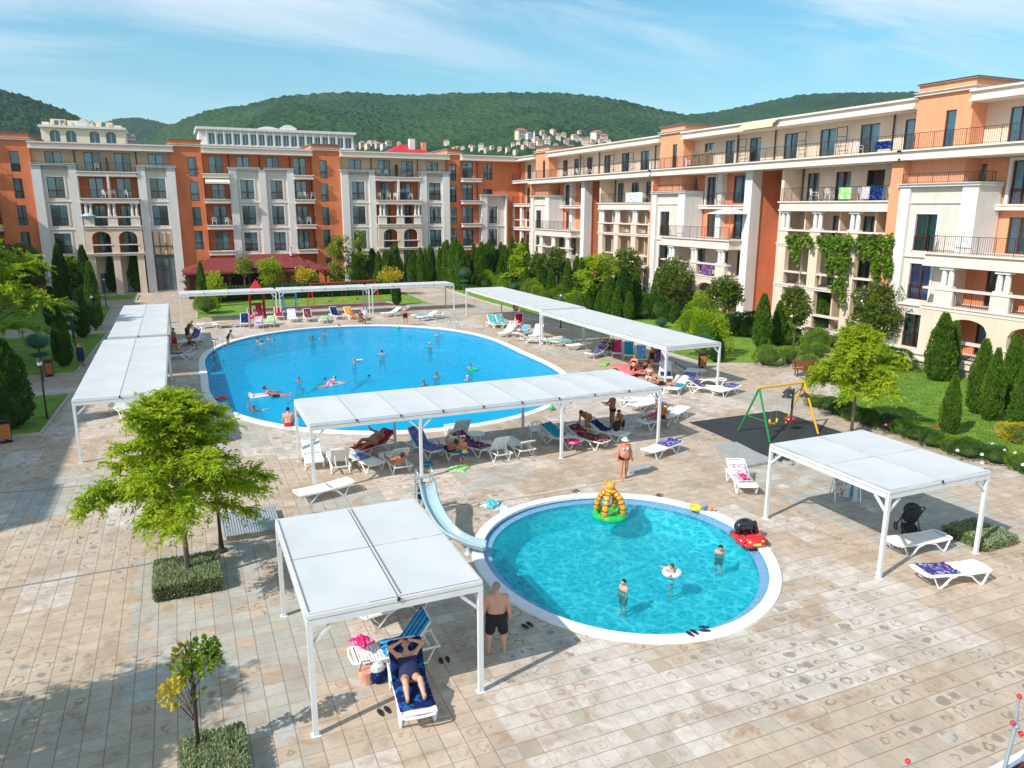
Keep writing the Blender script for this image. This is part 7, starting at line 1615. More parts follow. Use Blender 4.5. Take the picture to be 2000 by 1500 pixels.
for px, py, dx, dy, sk, cc, l, pz in ((1178,678,-.7,-.8,'tan','black','man reclining in the shade behind the double post',P_read),(1192,680,-.7,-.8,'brown','black','second bather reclining beside him with a phone',P_read),(1238,716,-.8,-.6,'red','black','bather sitting by the pink sheet',P_sit),(1258,716,-.9,-.3,'brown','black','dark haired woman reclining at the end of the pink sheet',P_recl),
   (1268,735,-.5,-.9,'tan','white','woman in a white top sitting on a lounger, nearest the canopy corner post',P_sit),(1288,748,.9,-.5,'red','black','woman lying back beside the canopy corner post',P_recl),(705,622,.4,-1,'brown','khaki','tanned bather on the last lounger before the far middle posts',P_sit),(690,618,.2,-1,'tan','orange','bather on the orange towel before the red swings',P_recl),(372,668,.6,-.9,'tan','navy','bather sitting on the flat lounger left of the pool',P_sit),(1012,652,-.7,-.7,'tan','white','bather lying on the light blue towel, far right row',P_recl)):
    x, y = G(px, py, .5); person(l, (x, y, 0), face_to(dx, dy), pz, 1.68, 'm' if px % 2 else 'f', .08, sk, 'dark', 0, [('trunks', cc)] + ([('top', cc)] if px % 2 == 0 else []), .022, pel=(0,0,.50))
x, y = G(1272, 720); person('child with long reddish hair standing by the canopy corner post', (x, y, 0), face_to(-.5,-1), dict(P_walk), 1.45, 'f', 0, 'red', 'brown', 1, [('suit', 'black')], .02, child=True)
# man sitting on the near rim
x, y = G(564, 832, .05); person('man in red shorts sitting on the near rim of the big pool, back to us', (x, y, 0), face_to(.15,1), dict(P_sit, S=(0,.12,1), Fh=(0,.9,-.5), aR=((.2,.3,-.9),(-.2,.8,-.5)), aL=((-.2,.3,-.9),(.2,.8,-.5))), 1.78, 'm', .12, 'fair', 'dark', 0, [('trunks', 'red')], .016, pel=(0,0,.15), hands=True)
# swimmers: pixel of the neck at the water, facing, pose kind, ...
SWM = [(418,693,1,0,'st','tan','dark','black','swimmer in the shaded left end of the pool',1.5,-.62),(437,704,1,-.2,'sw','tan','dark','black','swimmer just right of the shaded one at the left rim',1.5,-.3),
 (503,666,1,.2,'st','red','brown','black','bather leaning on the far left rim, left of the group',1.6,-.5),(512,672,0,1,'st','red','brown','orange','broad man with his back to us in the far left group',1.78,-.45),(525,662,-.3,-1,'st','red','brown','pink','woman standing at the far left rim',1.66,-.35),(535,667,-1,-.3,'st','fair','brown','blue','child beside the woman at the far left rim',1.2,-.45),
 (611,663,.3,-1,'up','tan','dark','black','dark haired bather raising one arm near the far rim',1.7,-.5),(634,652,-.6,-1,'up','tan','dark','black','slim girl with both arms up at the far rim',1.5,-.35),(663,640,-1,.1,'st','red','brown','blue','bather leaning back on the far rim',1.7,-.55),
 (692,707,1,-.3,'fr','red','grey','blue','grey haired man holding a white float board',1.76,-.5),(746,692,.2,1,'st','red','brown','navy','man with his back to us in the middle of the pool',1.74,-.5),(720,734,1,-.4,'sw','tan','dark','black','dark haired swimmer right of centre pair',1.6,-.15),
 (840,676,-.8,-.5,'fr','tan','dark','black','woman in a pale cap standing near the far rim',1.62,-.5),(854,655,0,-1,'st','fair','brown','grey','head of a bather by the far right ladder',1.6,-.85),(918,719,-.5,-1,'st','red','dark','green','woman with a green swim belt on the right side',1.62,-.5),
 (913,742,.3,-1,'st','fair','blond','lightblue','bather in a white cap just beyond the central canopy',1.6,-.7),(853,736,-.2,-1,'st','tan','dark','black','dark haired bather beyond the central canopy',1.6,-.7),(828,752,.4,-1,'st','tan','dark','black','head showing above the central canopy edge',1.6,-.85),
 (584,744,-.2,-1,'st','tan','dark','green','girl in green in the left middle of the pool',1.45,-.55),(593,760,1,-.5,'sw','tan','dark','green','girl swimming right below the one in green',1.45,-.15),(634,740,.7,-.4,'sw','tan','dark','black','swimmer with dark hair near the float rider',1.6,-.2),
 (650,752,-1,-.4,'re','fair','dark','pink','girl lying back on a white float, legs to the right',1.5,-.1),(526,775,1,0,'re','red','dark','navy','man sitting in a striped lilo',1.75,-.15),(496,803,.4,-1,'up','red','brown','black','swimmer throwing up an arm near the feathery tree',1.65,-.75),(1001,818,-.3,-1,'st','fair','blond','lightblue','small blond child near the right near rim',1.1,-.38)]
PO = {'st': P_water, 'sw': P_swim, 'up': dict(aR=((.4,.2,1),(.1,.1,1)), aL=((-.9,.4,0),(-.6,.6,.2))), 'fr': dict(aR=((.3,.8,-.3),(-.4,1,.1)), aL=((-.3,.8,-.3),(.4,1,.1))), 're': dict(P_recl, S=(0,-.62,.78))}
for px, py, dx, dy, k, sk, ha, cc, l, hh, zz in SWM:
    x, y = G(px, py, -.1); s = hh/1.75; z0 = -.93*s-.1-.45*s if k in ('st','up','fr') else 0
    sex = 'f' if any(w in l for w in ('girl','woman')) else 'm'
    wear = [('suit', cc)] if sex == 'f' else [('trunks', cc)]
    if k in ('st','up','fr'): person(l, (x, y, max(z0, -1.75)), face_to(dx, dy), PO[k], hh, sex, .08, sk, ha, 0, wear, .022, child=hh < 1.3, hat='bath' if 'cap' in l else None)
    elif k == 'sw': person(l, (x, y, 0), face_to(dx, dy), PO[k], hh, sex, 0, sk, ha, 0, wear, .022, pel=(0,-.38,-.54))
    else: person(l, (x, y, 0), face_to(dx, dy), PO[k], hh, sex, .05, sk, ha, 0, wear, .022, pel=(0,.2,-.10))
def lilo(px, py, rz, mats, label, L_=1.7, W_=.7):
    x, y = G(px, py, -.1); r = thing('air_mattress', label, 'pool float', (x, y, -.1), rz)
    for i in range(6): m = MB(); xx = -W_/2+W_*(i+.5)/6; m.tube([(xx,-L_/2,.03),(xx,L_/2,.03)], W_/12+.008, 10); m.build('tube', mats[i % len(mats)], r, smooth=True)
    m = MB(); m.tube([(-W_/2,L_/2-.12,.10),(W_/2,L_/2-.12,.10)], .09, 10); m.build('pillow', mats[0], r, smooth=True)
lilo(519, 772, face_to(-1,-.1), [M_wh, mat('vinyl_purple', (.22,.10,.35), .3)], 'white and purple striped lilo under the man')
lilo(660, 750, face_to(-1,-.35), [M_wh], 'white float under the reclining girl', 1.2, .5)
mm = MB(); mm.box(-.22,-.14,0,.22,.14,.05); tag(mm.build('float_board', M_wh, None, loc=(*G(702,703,-.05), -.06), bevel=.02), 'white float board held by the grey haired man', 'float')
tag(MB().torus((0,0,.03),.26,.06,24,8).build('swim_ring', M_gr, None, smooth=True, loc=gp(924,722,-.1)), 'green ring around the woman on the right side of the pool', 'swim ring')
tag(MB().torus((0,0,.03),.26,.07,24,8).build('swim_ring', M_rd, None, smooth=True, loc=gp(433,779,-.1)), 'red ring floating behind the tip of the feathery tree', 'swim ring')
# ------------------------------------------------------------------ planting around the courtyard
CG = 'columnar conifers around the courtyard'
CL = [  # base x, base y, top y, width, kind, label
 (1830,744,613,62,2,'broad bright conifer against the nearest arches'),(1854,738,628,30,1,'slim conifer tucked behind the broad one by the arches'),(1906,808,664,52,2,'tall conifer of the pair in the right lawn, left one'),(1930,822,682,44,2,'conifer of the pair in the right lawn, right and nearer one'),
 (1851,848,735,44,2,'small brownish conifer standing alone behind the rose hedge'),(1966,800,655,52,2,'conifer near the right edge, behind the pair'),(1990,838,706,50,2,'conifer cut by the right edge of the picture'),(1999,775,648,44,0,'conifer at the right edge against the building'),
 (1486,680,575,38,0,'left conifer of the two at the path corner'),(1518,674,588,32,0,'right conifer of the two at the path corner'),(1578,657,545,28,1,'slim tall conifer behind the small magnolia'),(1601,663,566,34,0,'conifer between the small magnolia and the tallest one'),(1633,664,540,46,0,'tall full conifer under the hanging creeper'),
 (1282,618,525,30,0,'light conifer left of the dark magnolia'),(1302,628,592,22,0,'short conifer before the dark magnolia'),(1190,620,542,36,0,'broad conifer behind the right canopy, left'),(1216,622,523,42,3,'darkest conifer behind the right canopy'),(1240,618,535,30,0,'conifer right of the darkest one'),(1400,708,655,30,3,'dark conifer at the near corner of the right canopy'),
 (1316,632,598,20,0,'small conifer in front of the dark magnolia'),(862,547,480,18,0,'conifer left of the far dense group'),(874,560,470,24,0,'conifer in the far dense group, second from left'),(889,566,466,26,0,'tallest conifer in the far dense group'),(903,562,480,20,0,'right hand conifer of the far dense group'),
 (941,556,474,26,0,'conifer right of the clipped ball, first'),(956,552,468,24,0,'conifer right of the clipped ball, second'),(971,550,488,22,3,'conifer right of the clipped ball, third'),(986,557,480,22,0,'conifer beside the far bright tree'),(1000,548,462,20,0,'tall conifer behind the far bright tree'),(1020,548,466,18,0,'slim conifer behind the far bright tree'),
 (1035,568,520,20,0,'short conifer below the far bright tree'),(729,557,486,26,3,'dark conifer right of the poplars'),(746,548,482,14,0,'slim conifer between the dark one and the yellow bush'),(758,547,470,20,0,'tall conifer above the yellow bush'),(771,548,486,14,0,'slim conifer right above the yellow bush'),
 (792,547,482,20,0,'left conifer of the far pair in the middle'),(803,546,485,14,0,'right conifer of the far pair in the middle'),(828,549,480,22,0,'conifer left of the far path opening'),(838,546,478,14,1,'slim conifer left of the far path opening'),(852,547,480,18,0,'conifer at the far path opening'),
 (775,596,548,20,3,'dark conifer at the corner of the play lawn'),(398,600,512,20,0,'conifer behind the yellow green bush'),(434,560,502,12,0,'slim conifer before the red roof'),
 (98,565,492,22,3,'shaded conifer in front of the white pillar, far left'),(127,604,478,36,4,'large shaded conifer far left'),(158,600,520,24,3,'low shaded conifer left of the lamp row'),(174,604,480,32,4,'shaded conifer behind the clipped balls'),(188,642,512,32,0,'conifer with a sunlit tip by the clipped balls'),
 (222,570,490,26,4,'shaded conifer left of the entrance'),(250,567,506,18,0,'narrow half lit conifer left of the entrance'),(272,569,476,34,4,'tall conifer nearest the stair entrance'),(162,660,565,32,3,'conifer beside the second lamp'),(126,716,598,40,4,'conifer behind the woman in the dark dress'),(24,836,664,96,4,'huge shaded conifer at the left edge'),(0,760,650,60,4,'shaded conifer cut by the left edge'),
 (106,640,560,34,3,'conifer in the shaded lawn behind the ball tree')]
for px, py, pt, w, k, l in CL: conifer(px, py, pt, w, k, l, CG)
for px, py, pt, w in ((948,550,478,18),(963,554,480,18),(978,553,474,20),(995,557,486,20),(1010,553,472,18),(1028,557,470,18),(868,554,474,18),(882,562,478,18),(897,567,472,18),(738,552,492,15),(752,552,476,16),(784,552,490,15),(812,552,490,15),(822,553,484,16),(845,553,484,16),(933,556,486,16)):
    conifer(px, py, pt, w, 0, 'slim conifer filling the dense far row between taller ones', 'slim conifers filling the far rows')
for px, py, pt, w in ((1110,596,545,22),(1130,602,552,24),(1152,612,560,24),(1172,618,566,24),(1262,622,580,24),(1205,624,560,24),(1228,626,570,22),(1345,640,600,22),(1360,648,606,22)):
    conifer(px, py, pt, w, 0, 'short conifer in the belt between the right canopy and the right wing', 'short conifers of the belt behind the right canopy')
magnolia(1713, 693, 548, 668, 122, 'large glossy magnolia between the two lawns at the path end', 31)
magnolia(1549, 682, 560, 640, 60, 'small magnolia among the conifers by the path', 32)
magnolia(1411, 664, 540, 612, 66, 'thin stemmed magnolia against the white pillar', 33)
magnolia(1318, 622, 508, 606, 84, 'dense dark magnolia behind the right canopy', 34)
magnolia(1220, 600, 488, 560, 58, 'magnolia behind the bright tree beyond the right canopy', 35)
magnolia(1057, 575, 490, 548, 50, 'magnolia left of the pale stemmed one, far right group', 36)
magnolia(1087, 582, 480, 536, 48, 'pale stemmed magnolia beside the blue awning', 37)
magnolia(40, 600, 476, 580, 120, 'dark tree in the shade at the left edge, before the orange house', 38)
def feather(px, py, ptop, pbot, wpx, label, seed, n, leaf, lm=(L_bright, L_bright2)):
    x, y = G(px, py, .05); H1 = ztop(x, y, ptop); H0 = ztop(x, y, pbot); R = wm_(px, py, wpx)/2
    return limb_tree('honey_locust', label, (x, y, .05), seed, max(.6, H0), H1, R, lm, 22, n//18, leaf, per=7, spray=R*.32)
feather(1165, 610, 500, 606, 130, 'bright feathery tree behind the far part of the right canopy', 41, 520, .26)
feather(1017, 568, 482, 560, 74, 'bright feathery tree in the far corner, before the corner house', 42, 360, .3)
feather(150, 600, 500, 560, 60, 'small half lit tree left of the clipped balls', 43, 200, .3, (L_bright2,))
def poplar(px, py, pt, w, label, seed):
    x, y = G(px, py, .05); H1 = ztop(x, y, pt); R = wm_(px, py, w)/2; rng = np.random.RandomState(seed); cl = []
    for i in range(40): t = rng.rand(); a = rng.rand()*6.28; q = R*(1-.55*t)*rng.rand()**.5*.9; cl.append((q*math.cos(a), q*math.sin(a), H1*(.15+.80*t), R*.30*(1.2-.5*t), 0))
    return leaf_tree('poplar_tree', label, (x, y, .05), seed, cl, H1*.12, [L_pop], leaf=.26, per=55, aspect=.7, trunk_r=.1)
poplar(665, 562, 452, 56, 'left of the two loose poplars right of the red roof', 51); poplar(703, 560, 447, 48, 'right of the two loose poplars right of the red roof', 52)
def small(px, py, pt, pb, w, lm, label, seed, leaf=.2):
    x, y = G(px, py, .05); H1 = ztop(x, y, pt); H0 = ztop(x, y, pb); R = wm_(px, py, w)/2; rng = np.random.RandomState(seed)
    return leaf_tree('small_tree', label, (x, y, .05), seed, round_clumps(rng, R, H0, H1, 30, R*.34), H0, [lm], leaf=leaf, per=70, aspect=.6, trunk_r=.07)
small(480, 580, 498, 545, 36, L_pop, 'thin young tree before the red roof, left', 61); small(531, 580, 498, 562, 54, L_bright2, 'round green tree before the red roof, middle', 62); small(600, 580, 523, 563, 48, L_yel, 'round yellow tree before the red roof', 63); small(764, 575, 515, 560, 46, L_yel, 'round yellow tree before the conifers', 64)
small(418, 592, 526, 590, 56, L_bright, 'yellow green bushy tree at the left end of the red roof', 65, .22)
BG = 'rounded shrubs along the lawns'
BL = [(1499,712,66,38,0,'clipped bush first of the row along the path, by the conifers'),(1540,708,44,34,1,'clipped bush second of the row along the path'),(1572,700,34,30,0,'clipped bush third of the row along the path'),(1598,697,36,30,1,'clipped bush fourth of the row along the path'),(1636,688,40,36,0,'clipped bush fifth of the row along the path'),(1662,682,44,36,1,'clipped bush at the path end, below the big magnolia'),
 (1605,744,60,36,4,'green mound behind the bench'),(1580,722,50,30,0,'low mound left of the bench at the path'),(1742,722,80,46,4,'dark mound beneath the big magnolia'),(1377,694,86,84,2,'big light green shrub behind the canopy corner'),(1345,660,50,54,2,'light shrub beside the pale clipped ball'),(1425,655,36,26,0,'round bush by the thin magnolia stem'),(1456,652,32,26,4,'dark round bush at the foot of the white pillar'),
 (1250,608,34,38,0,'round bush right of the darkest conifer'),(1252,622,50,30,4,'dark bush under the cream balconies'),(1045,566,30,24,0,'round bush below the far magnolias'),(1062,572,26,22,1,'second round bush below the far magnolias'),(1052,585,28,24,0,'low round bush nearer the canopy, far'),(1080,590,28,26,0,'round bush beside the pale clipped balls'),(930,558,18,24,0,'small light bush beside the clipped ball'),(953,556,16,22,0,'small light bush among the far conifers'),(1022,570,20,18,0,'light bush below the bright far tree'),
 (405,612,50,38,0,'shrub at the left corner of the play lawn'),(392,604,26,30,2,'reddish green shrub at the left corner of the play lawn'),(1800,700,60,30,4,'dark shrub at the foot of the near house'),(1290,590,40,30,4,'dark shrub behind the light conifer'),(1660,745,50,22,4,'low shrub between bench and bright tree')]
for px, py, w, h, k, l in BL: bush(px, py, w, h, k, l, BG)
for px, py, cy, r_, l in ((1005,572,559,9,'pale clipped ball behind the far end of the right canopy'),(1096,592,584,11,'pale clipped ball beside the right canopy, second'),(1146,610,598,14,'pale clipped ball beside the right canopy, third'),(1291,640,629,12,'pale clipped ball before the small conifers'),(1350,660,645,15,'pale clipped ball beside the light shrub'),(1372,705,665,18,'pale clipped ball behind the near canopy corner')):
    topiary(px, py, [(cy, r_, .75)], l)
topiary(908, 572, [(533,12,.85),(549,9,.4),(558,8,.5)], 'tiered clipped tree with a ball on top, between the far canopies')
topiary(174, 618, [(565,13,.8),(585,10,.4),(600,9,.4)], 'tiered clipped tree farthest up the left path'); topiary(144, 668, [(601,17,.75),(622,15,.4),(640,13,.4)], 'tiered clipped tree in the middle of the left lawn'); topiary(85, 745, [(667,22,.75),(693,18,.25)], 'clipped ball tree behind the litter bin on the left lawn'); topiary(2, 790, [(750,24,.7),(775,22,.4)], 'clipped ball tree cut by the left edge')
rng = np.random.RandomState(123)
for i in range(46):                       # overlapping shrubs along the foot of the right wing
    yy = 38.6+i*1.22+rng.normal()*.25; xx = 40.4-abs(rng.normal())*.8; w = .75+.5*rng.rand(); o = nobj('shrub', BUSH[(0,1,4,2,5-1)[rng.randint(5)]], None, (xx, yy, .05+w*.75)); o.scale = (w, w, w*(.8+.5*rng.rand())); o.rotation_euler = (0,0,rng.rand()*6)
    tag(o, 'shrub in the overlapping green belt at the foot of the right wing', 'shrub', 'shrubs at the foot of the right wing')
for i in range(30):
    yy = 60+i*1.15+rng.normal()*.4; xx = 33.5+rng.rand()*5.5; w = .6+.5*rng.rand(); o = nobj('shrub', BUSH[(0,1,4,2)[rng.randint(4)]], None, (xx, yy, .05+w*.75)); o.scale = (w, w, w*(.8+.4*rng.rand())); o.rotation_euler = (0,0,rng.rand()*6)
    tag(o, 'shrub in the far part of the planted strip behind the right canopies', 'shrub', 'shrubs in the far planted strip')
for i in range(34):
    yy = 62+rng.rand()*30; xx = 35+rng.rand()*5.2; r = thing('conifer', 'green conifer in the thick belt before the far third of the right wing', 'conifer', (xx, yy, .05), rng.rand()*6, 'conifers before the far third of the right wing'); c_ = nobj('crown', CON[rng.randint(3)], r); hh = 2.6+2.2*rng.rand(); c_.scale = (.85, .85, hh/4); nobj('trunk', TRK, r)
for i in range(26):
    xx = 19.5+i*.78+rng.normal()*.2; yy = 94.6-rng.rand()*2.5; r = thing('conifer', 'green conifer in the row before the second cream house and the corner house', 'conifer', (xx, yy, .05), rng.rand()*6, 'conifers before the second cream house'); c_ = nobj('crown', CON[rng.randint(2)], r); hh = 3.4+1.8*rng.rand(); c_.scale = (.8, .8, hh/4); nobj('trunk', TRK, r)
# rose hedge along the right lawn: a leafy strip with pale blooms
rng = np.random.RandomState(77); RP = [G(1578,790), G(1640,808), G(1690,826), G(1760,848), G(1830,872), G(1900,893), G(2010,922), G(2080,950)]
def along(P, t): k = t*(len(P)-1); i = min(int(k), len(P)-2); f = k-i; return P[i][0]*(1-f)+P[i+1][0]*f, P[i][1]*(1-f)+P[i+1][1]*f
HG = 'rose bushes along the lawn edge'
for i in range(15):
    x, y = along(RP, (i+.5)/15); o = nobj('rose_bush', BUSH[4 if i % 3 else 1], None, (x+rng.normal()*.12, y, .28)); o.scale = (.50+.12*rng.rand(), .62, .34+.10*rng.rand()); o.rotation_euler = (0,0,rng.rand()*6)
    tag(o, ['low dark rose bush in the hedge between the terrace and the right lawn', 'low dark rose bush in the hedge between the terrace and the right lawn'][i % 2], 'rose bush', HG)
for px, py, z, c in ((1938,868,.55,'white'),(1962,880,.55,'white'),(1983,885,.6,'white'),(1870,880,.5,'white'),(1918,888,.5,'white'),(1998,908,.5,'white'),(1830,833,.7,'red'),(1730,830,.5,'pink'),(1918,905,.3,'white')):
    x, y = G(px, py, z); m = MB(); m.ell((0,0,0), (.075,.075,.05), 8, 5); m.ell((.02,.01,.03), (.045,.045,.035), 8, 5); tag(m.build('rose_bloom', cloth(c), None, smooth=True, loc=(x, y, z)), '%s rose bloom above the hedge at picture right' % c if c != 'white' else 'pale rose bloom standing above the hedge', 'flower', 'pale blooms of the rose hedge' if c == 'white' else None)
box_hedge('hedge', 'dark clipped hedge behind the play lawn', 3.2, 22.6, 84.3, 85.2, 1.5, L_thuB, 12000, .2, 'hedge', 8, z=.05)
bx_, by_ = G(1990, 800, .4); o = nobj('golden_shrub', BUSH[3], None, (*G(1996, 862, .1), .35)); o.scale = (.8,.9,.6); tag(o, 'golden yellow shrub at the right edge of the lawn', 'shrub')
for k, (px, py) in enumerate(((1578,735),(1600,748))): bench((*G(px, py), 0), rad(-25+12*k), ['dark red wooden bench left of the bright tree, farther one', 'dark red wooden bench left of the bright tree, nearer one'][k])
bench((*G(863,538), 0), .1, 'wooden bench at the far path by the conifers')
for px, py, rz, l in ((13,864,.2,'orange slatted litter bin nearest, at the left edge'),(97,735,.2,'orange slatted litter bin beneath the clipped ball'),(157,656,.2,'orange slatted litter bin by the middle lamp'),(181,608,.2,'orange slatted litter bin farthest on the left lawn'),(1371,720,-.3,'orange litter bin behind the near corner of the right canopy'),(1007,607,.1,'small orange litter bin behind the far right canopy')): BIN.put((*G(px,py), 0), rz, l, 'litter bins with orange slats')
for px, py, l in ((93,820,'garden lamp nearest on the left path'),(150,692,'garden lamp second on the left path, by the walking woman'),(187,645,'garden lamp third on the left path, by the bin'),(208,599,'garden lamp farthest on the left path'),(1095,640,'garden lamp behind the right canopy'),(200,560,'garden lamp in the shaded corner left of the entrance')): LAMP.put((*G(px,py), 0), 0, l, 'black garden lamps')
# potted palm by the pavilion
x, y = G(367, 573); r = thing('potted_palm', 'palm in a brown pot left of the pavilion', 'potted plant', (x, y, 0)); m = MB(); m.lathe([(.3,0),(.42,.6),(.45,.65)], 14); m.build('pot', mat('terracotta', (.28,.09,.05), .8), r)
V = []; rng = np.random.RandomState(5); m = MB()
for i in range(26): a = rng.rand()*6.28; e = .5+rng.rand()*.8; m.tube([(0,0,.65),(math.cos(a)*.5*math.cos(e),math.sin(a)*.5*math.cos(e),.75+.9*math.sin(e)),(math.cos(a)*1.1*math.cos(e),math.sin(a)*1.1*math.cos(e),.7+1.1*math.sin(e))], [.03,.05,.01], 4)
m.build('fronds', L_pop, r)
# red playhouse with slide
x, y = G(508, 622); RD = mat('play_red', (.50,.012,.04), .45, var=.1, vscale=3); RD2 = mat('slide_pink', (.80,.05,.13), .35)
r = thing('playhouse', 'red play tower with a pink slide behind the far canopy', 'playhouse', (x, y+2.0, .05)); r.scale = (.8,.8,.72)
for sx in (-.75, .75):
    for sy in (-.6, .6): m = MB(); m.box(sx-.08, sy-.08, 0, sx+.08, sy+.08, 3.0); m.build('post', RD, r)
m = MB(); m.box(-.8,-.65,1.35,.8,.65,1.45); m.build('deck', M_bk, r)
for sx in (-.78, .78): m = MB(); m.box(sx-.04,-.5,.1,sx+.04,.5,2.3); m.build('side_panel', RD, r)
m = MB(); m.lathe([(1.25,3.0),(1.2,3.05),(.75,3.5),(.42,4.0),(.12,4.35),(.02,4.5)], 4); m.rot(math.pi/4); m.build('roof', RD, r)
m = MB(); m.add([(-.3,-.65,1.45),(.3,-.65,1.45),(.3,-2.9,.15),(-.3,-2.9,.15)], [(0,1,2,3)]); 
for s in (-.3, .3): m.add([(s,-.65,1.45),(s,-2.9,.15),(s,-2.9,.38),(s,-.65,1.72)], [(0,1,2,3)])
o = m.build('slide', RD2, r); sd = o.modifiers.new('t', 'SOLIDIFY'); sd.thickness = .04
m = MB(); m.box(-.35,-.70,2.95,.35,-.66,3.15); m.build('sign_board', M_white, r)
swing(G(607,600), G(735,590), 2.3, (M_rd, M_rd, M_rd), 'red swing frame on the maroon play surface', [(-1.5, M_rd, 0), (0, M_or, 0), (1.4, M_rd, 1)], 1.0)
x, y = G(567, 606); r = thing('climbing_frame', 'blue climbing ladder beside the red playhouse', 'climbing frame', (x, y, 0))
for s in (-.6, .6):
    for t in (-.5, .5): m = MB(); m.tube([(s,t*1.4,0),(s,t*.3,2.3)], .045, 8); m.build('upright', mat('play_blue', (.02,.20,.42), .4), r)
for k in range(5): m = MB(); m.tube([(-.6,-.6+k*.08,.5+k*.4),(.6,-.6+k*.08,.5+k*.4)], .03, 6); m.build('rung', M_y if k % 2 else MATS['play_blue'], r)
# creeper over the balconies of the middle house
rng = np.random.RandomState(91); parts = []
VL = [((1538,460),(1588,486),.6),((1545,480),(1560,520),.12),((1598,462),(1668,505),1.),((1615,500),(1660,545),.55),((1676,462),(1742,500),1.),((1705,500),(1742,548),.9),((1625,545),(1650,600),.35),((1688,490),(1715,520),.4)]
for (a, b), (c, d), dens in VL:
    n = int(1500*dens*((c-a)*(d-b))/1500.)+150; xs_ = a+(c-a)*rng.rand(n); ty = rng.rand(n); ys_ = b+(d-b)*ty
    dep = .35+.65*np.clip(np.sin(xs_*.21+1)*.5+np.sin(xs_*.47)*.35+.45, 0, 1)              # strands of different lengths
    cen = 1-np.abs((xs_-a)/(c-a)-.5)*.9; ok = (ty < dep*(.55+.55*cen)) & (rng.rand(n) < .95-.35*ty)
    for xx, yy in zip(xs_[ok], ys_[ok]):
        X = 42.72-rng.rand()*.5*(1-.3*rng.rand()); Y, Z = GX(xx+rng.normal()*1.2, yy+rng.normal()*1.5, X); parts.append((X, Y, Z+.15*math.sin(xx*.3)))
C = np.array(parts); A = np.tile([-.5,0,-.6], (len(C),1)); v, f = leaves(C, A, .24, rng, .7, 1.4); c0 = C.mean(0); o = nobj('creeper', nmesh('creeper', v-c0, f, L_vine), None, tuple(c0)); tag(o, 'bright green creeper hanging over the cream balconies of the middle house', 'creeper')
# things on balconies
BCH = 'white furniture on the balconies'
for i, (px, py, w, l) in enumerate(((150,328,'B','white plastic chair on the top terrace of the far left cream house, left'),(190,330,'B','white plastic chair on the top terrace of the far left cream house, right'),(206,381,'B','white chair by the divider, third floor terrace of the far left house'),(222,382,'B','white chair with a table, third floor terrace of the far left house'),(250,383,'B','rightmost white chair of the third floor terrace, far left house'),
  (418,427,'B','white chair on the left balcony of the orange house'),(445,430,'B','second white chair on the left balcony of the orange house'),(584,386,'B','white chair on the upper right balcony of the orange house'),(596,386,'B','white chair in the middle of the upper right balcony, orange house'),(610,386,'B','white chair at the end of the upper right balcony, orange house'),(585,428,'B','white chair on the middle right balcony, orange house'),(602,430,'B','second white chair on the middle right balcony, orange house'),
  (741,386,'B','white chair on the open balcony of the second cream house, left'),(757,388,'B','white chair beside it, second cream house'),(772,388,'B','white chair by the divider, second cream house'),(800,388,'B','white chair right of the divider, second cream house'),(742,342,'B','white chair on the top terrace of the second cream house'),(753,342,'B','second white chair on the top terrace, second cream house'),
  (1102,334,'R','white chair on the top terrace of the far third, right wing'),(1130,334,'R','second white chair on the top terrace, far third'),(1152,332,'R','third white chair on the top terrace, far third'),(1232,388,'R4','white chair on the fourth floor, far third, by a towel'),(1250,388,'R4','second white chair on the fourth floor, far third'),(1262,388,'R4','third white chair on the fourth floor, far third'),
  (1590,388,'R4','chair on the fourth floor balcony, middle third'),(1620,388,'R4','chair beside the green cloth, middle third'),(1685,386,'R4','chair in the long balcony of the middle third'),(1712,385,'R4','chair near the drying towels, middle third'),(1745,384,'R4','last chair of the fourth floor balcony, middle third'),(1675,300,'R','chair on the top terrace of the middle third'),(1345,316,'R','white chair on the top terrace beside the cane screen'))):
    if w == 'B':
        x, z = GY(px, py, 97.9); lv = min(ZL, key=lambda q: abs(q-(z-.3)) ); CHAIR.put((x, 97.5 if lv < 13 else 97.8, lv), math.pi if i % 2 else 2.4, l, BCH)
    else:
        y, z = GX(px, py, 43.6); CHAIR.put((43.6, y, RZ[4] if w == 'R' else RZ[3]), math.pi/2 if i % 2 else 1.1, l, BCH)
for i, (px, py, X, c, ln, l) in enumerate(((1660,335,0,'white',0,''),)): pass
def laundry(y, z, w, h, col, label, X=42.25):
    n = 10; m = MB(); vs = [(.03*math.sin(i*1.4), -w/2+w*i/n, zz) for zz in (h, 0) for i in range(n+1)]; m.add(vs, [(i, i+1, n+2+i, n+1+i) for i in range(n)]); o = m.build('towel', TW[col], None, loc=(X, y, z)); sd = o.modifiers.new('t', 'SOLIDIFY'); sd.thickness = .015; tag(o, label, 'towel')
Y, Z = GX(1238, 380, 42.7); laundry(Y, RZ[3]+.05, 3.2, .95, 'white', 'large white sheet over the fourth floor rail of the far third', 42.70)
for px, c, l, w in ((1650,'green','green cloth on the fourth floor rail of the middle third',1.1),(1712,'navy','dark blue cloth on the fourth floor rail, middle third',1.0),(1690,'pattern','patterned cloth on the fourth floor rail, middle third',.7)):
    Y, Z = GX(px, 375, 42.7); laundry(Y, RZ[3]+.1, w, .8, c, l, 42.70)
Y, Z = GX(1725, 290, 42.2); laundry(Y, RZ[4]+.15, 1.4, .5, 'navy', 'dark blue towel on the top terrace rail, middle third', 42.18)
Y, Z = GX(1360, 305, 42.2)
m = MB(); rngb = random.Random(3)
for i in range(70): t = i/69; m.bar((0, -3*t, 0), (.06*rngb.uniform(-1,1), -3*t+.05*rngb.uniform(-1,1), .95+.5*abs(t-.55)**1.2*1.5+.12*rngb.random()), .035)
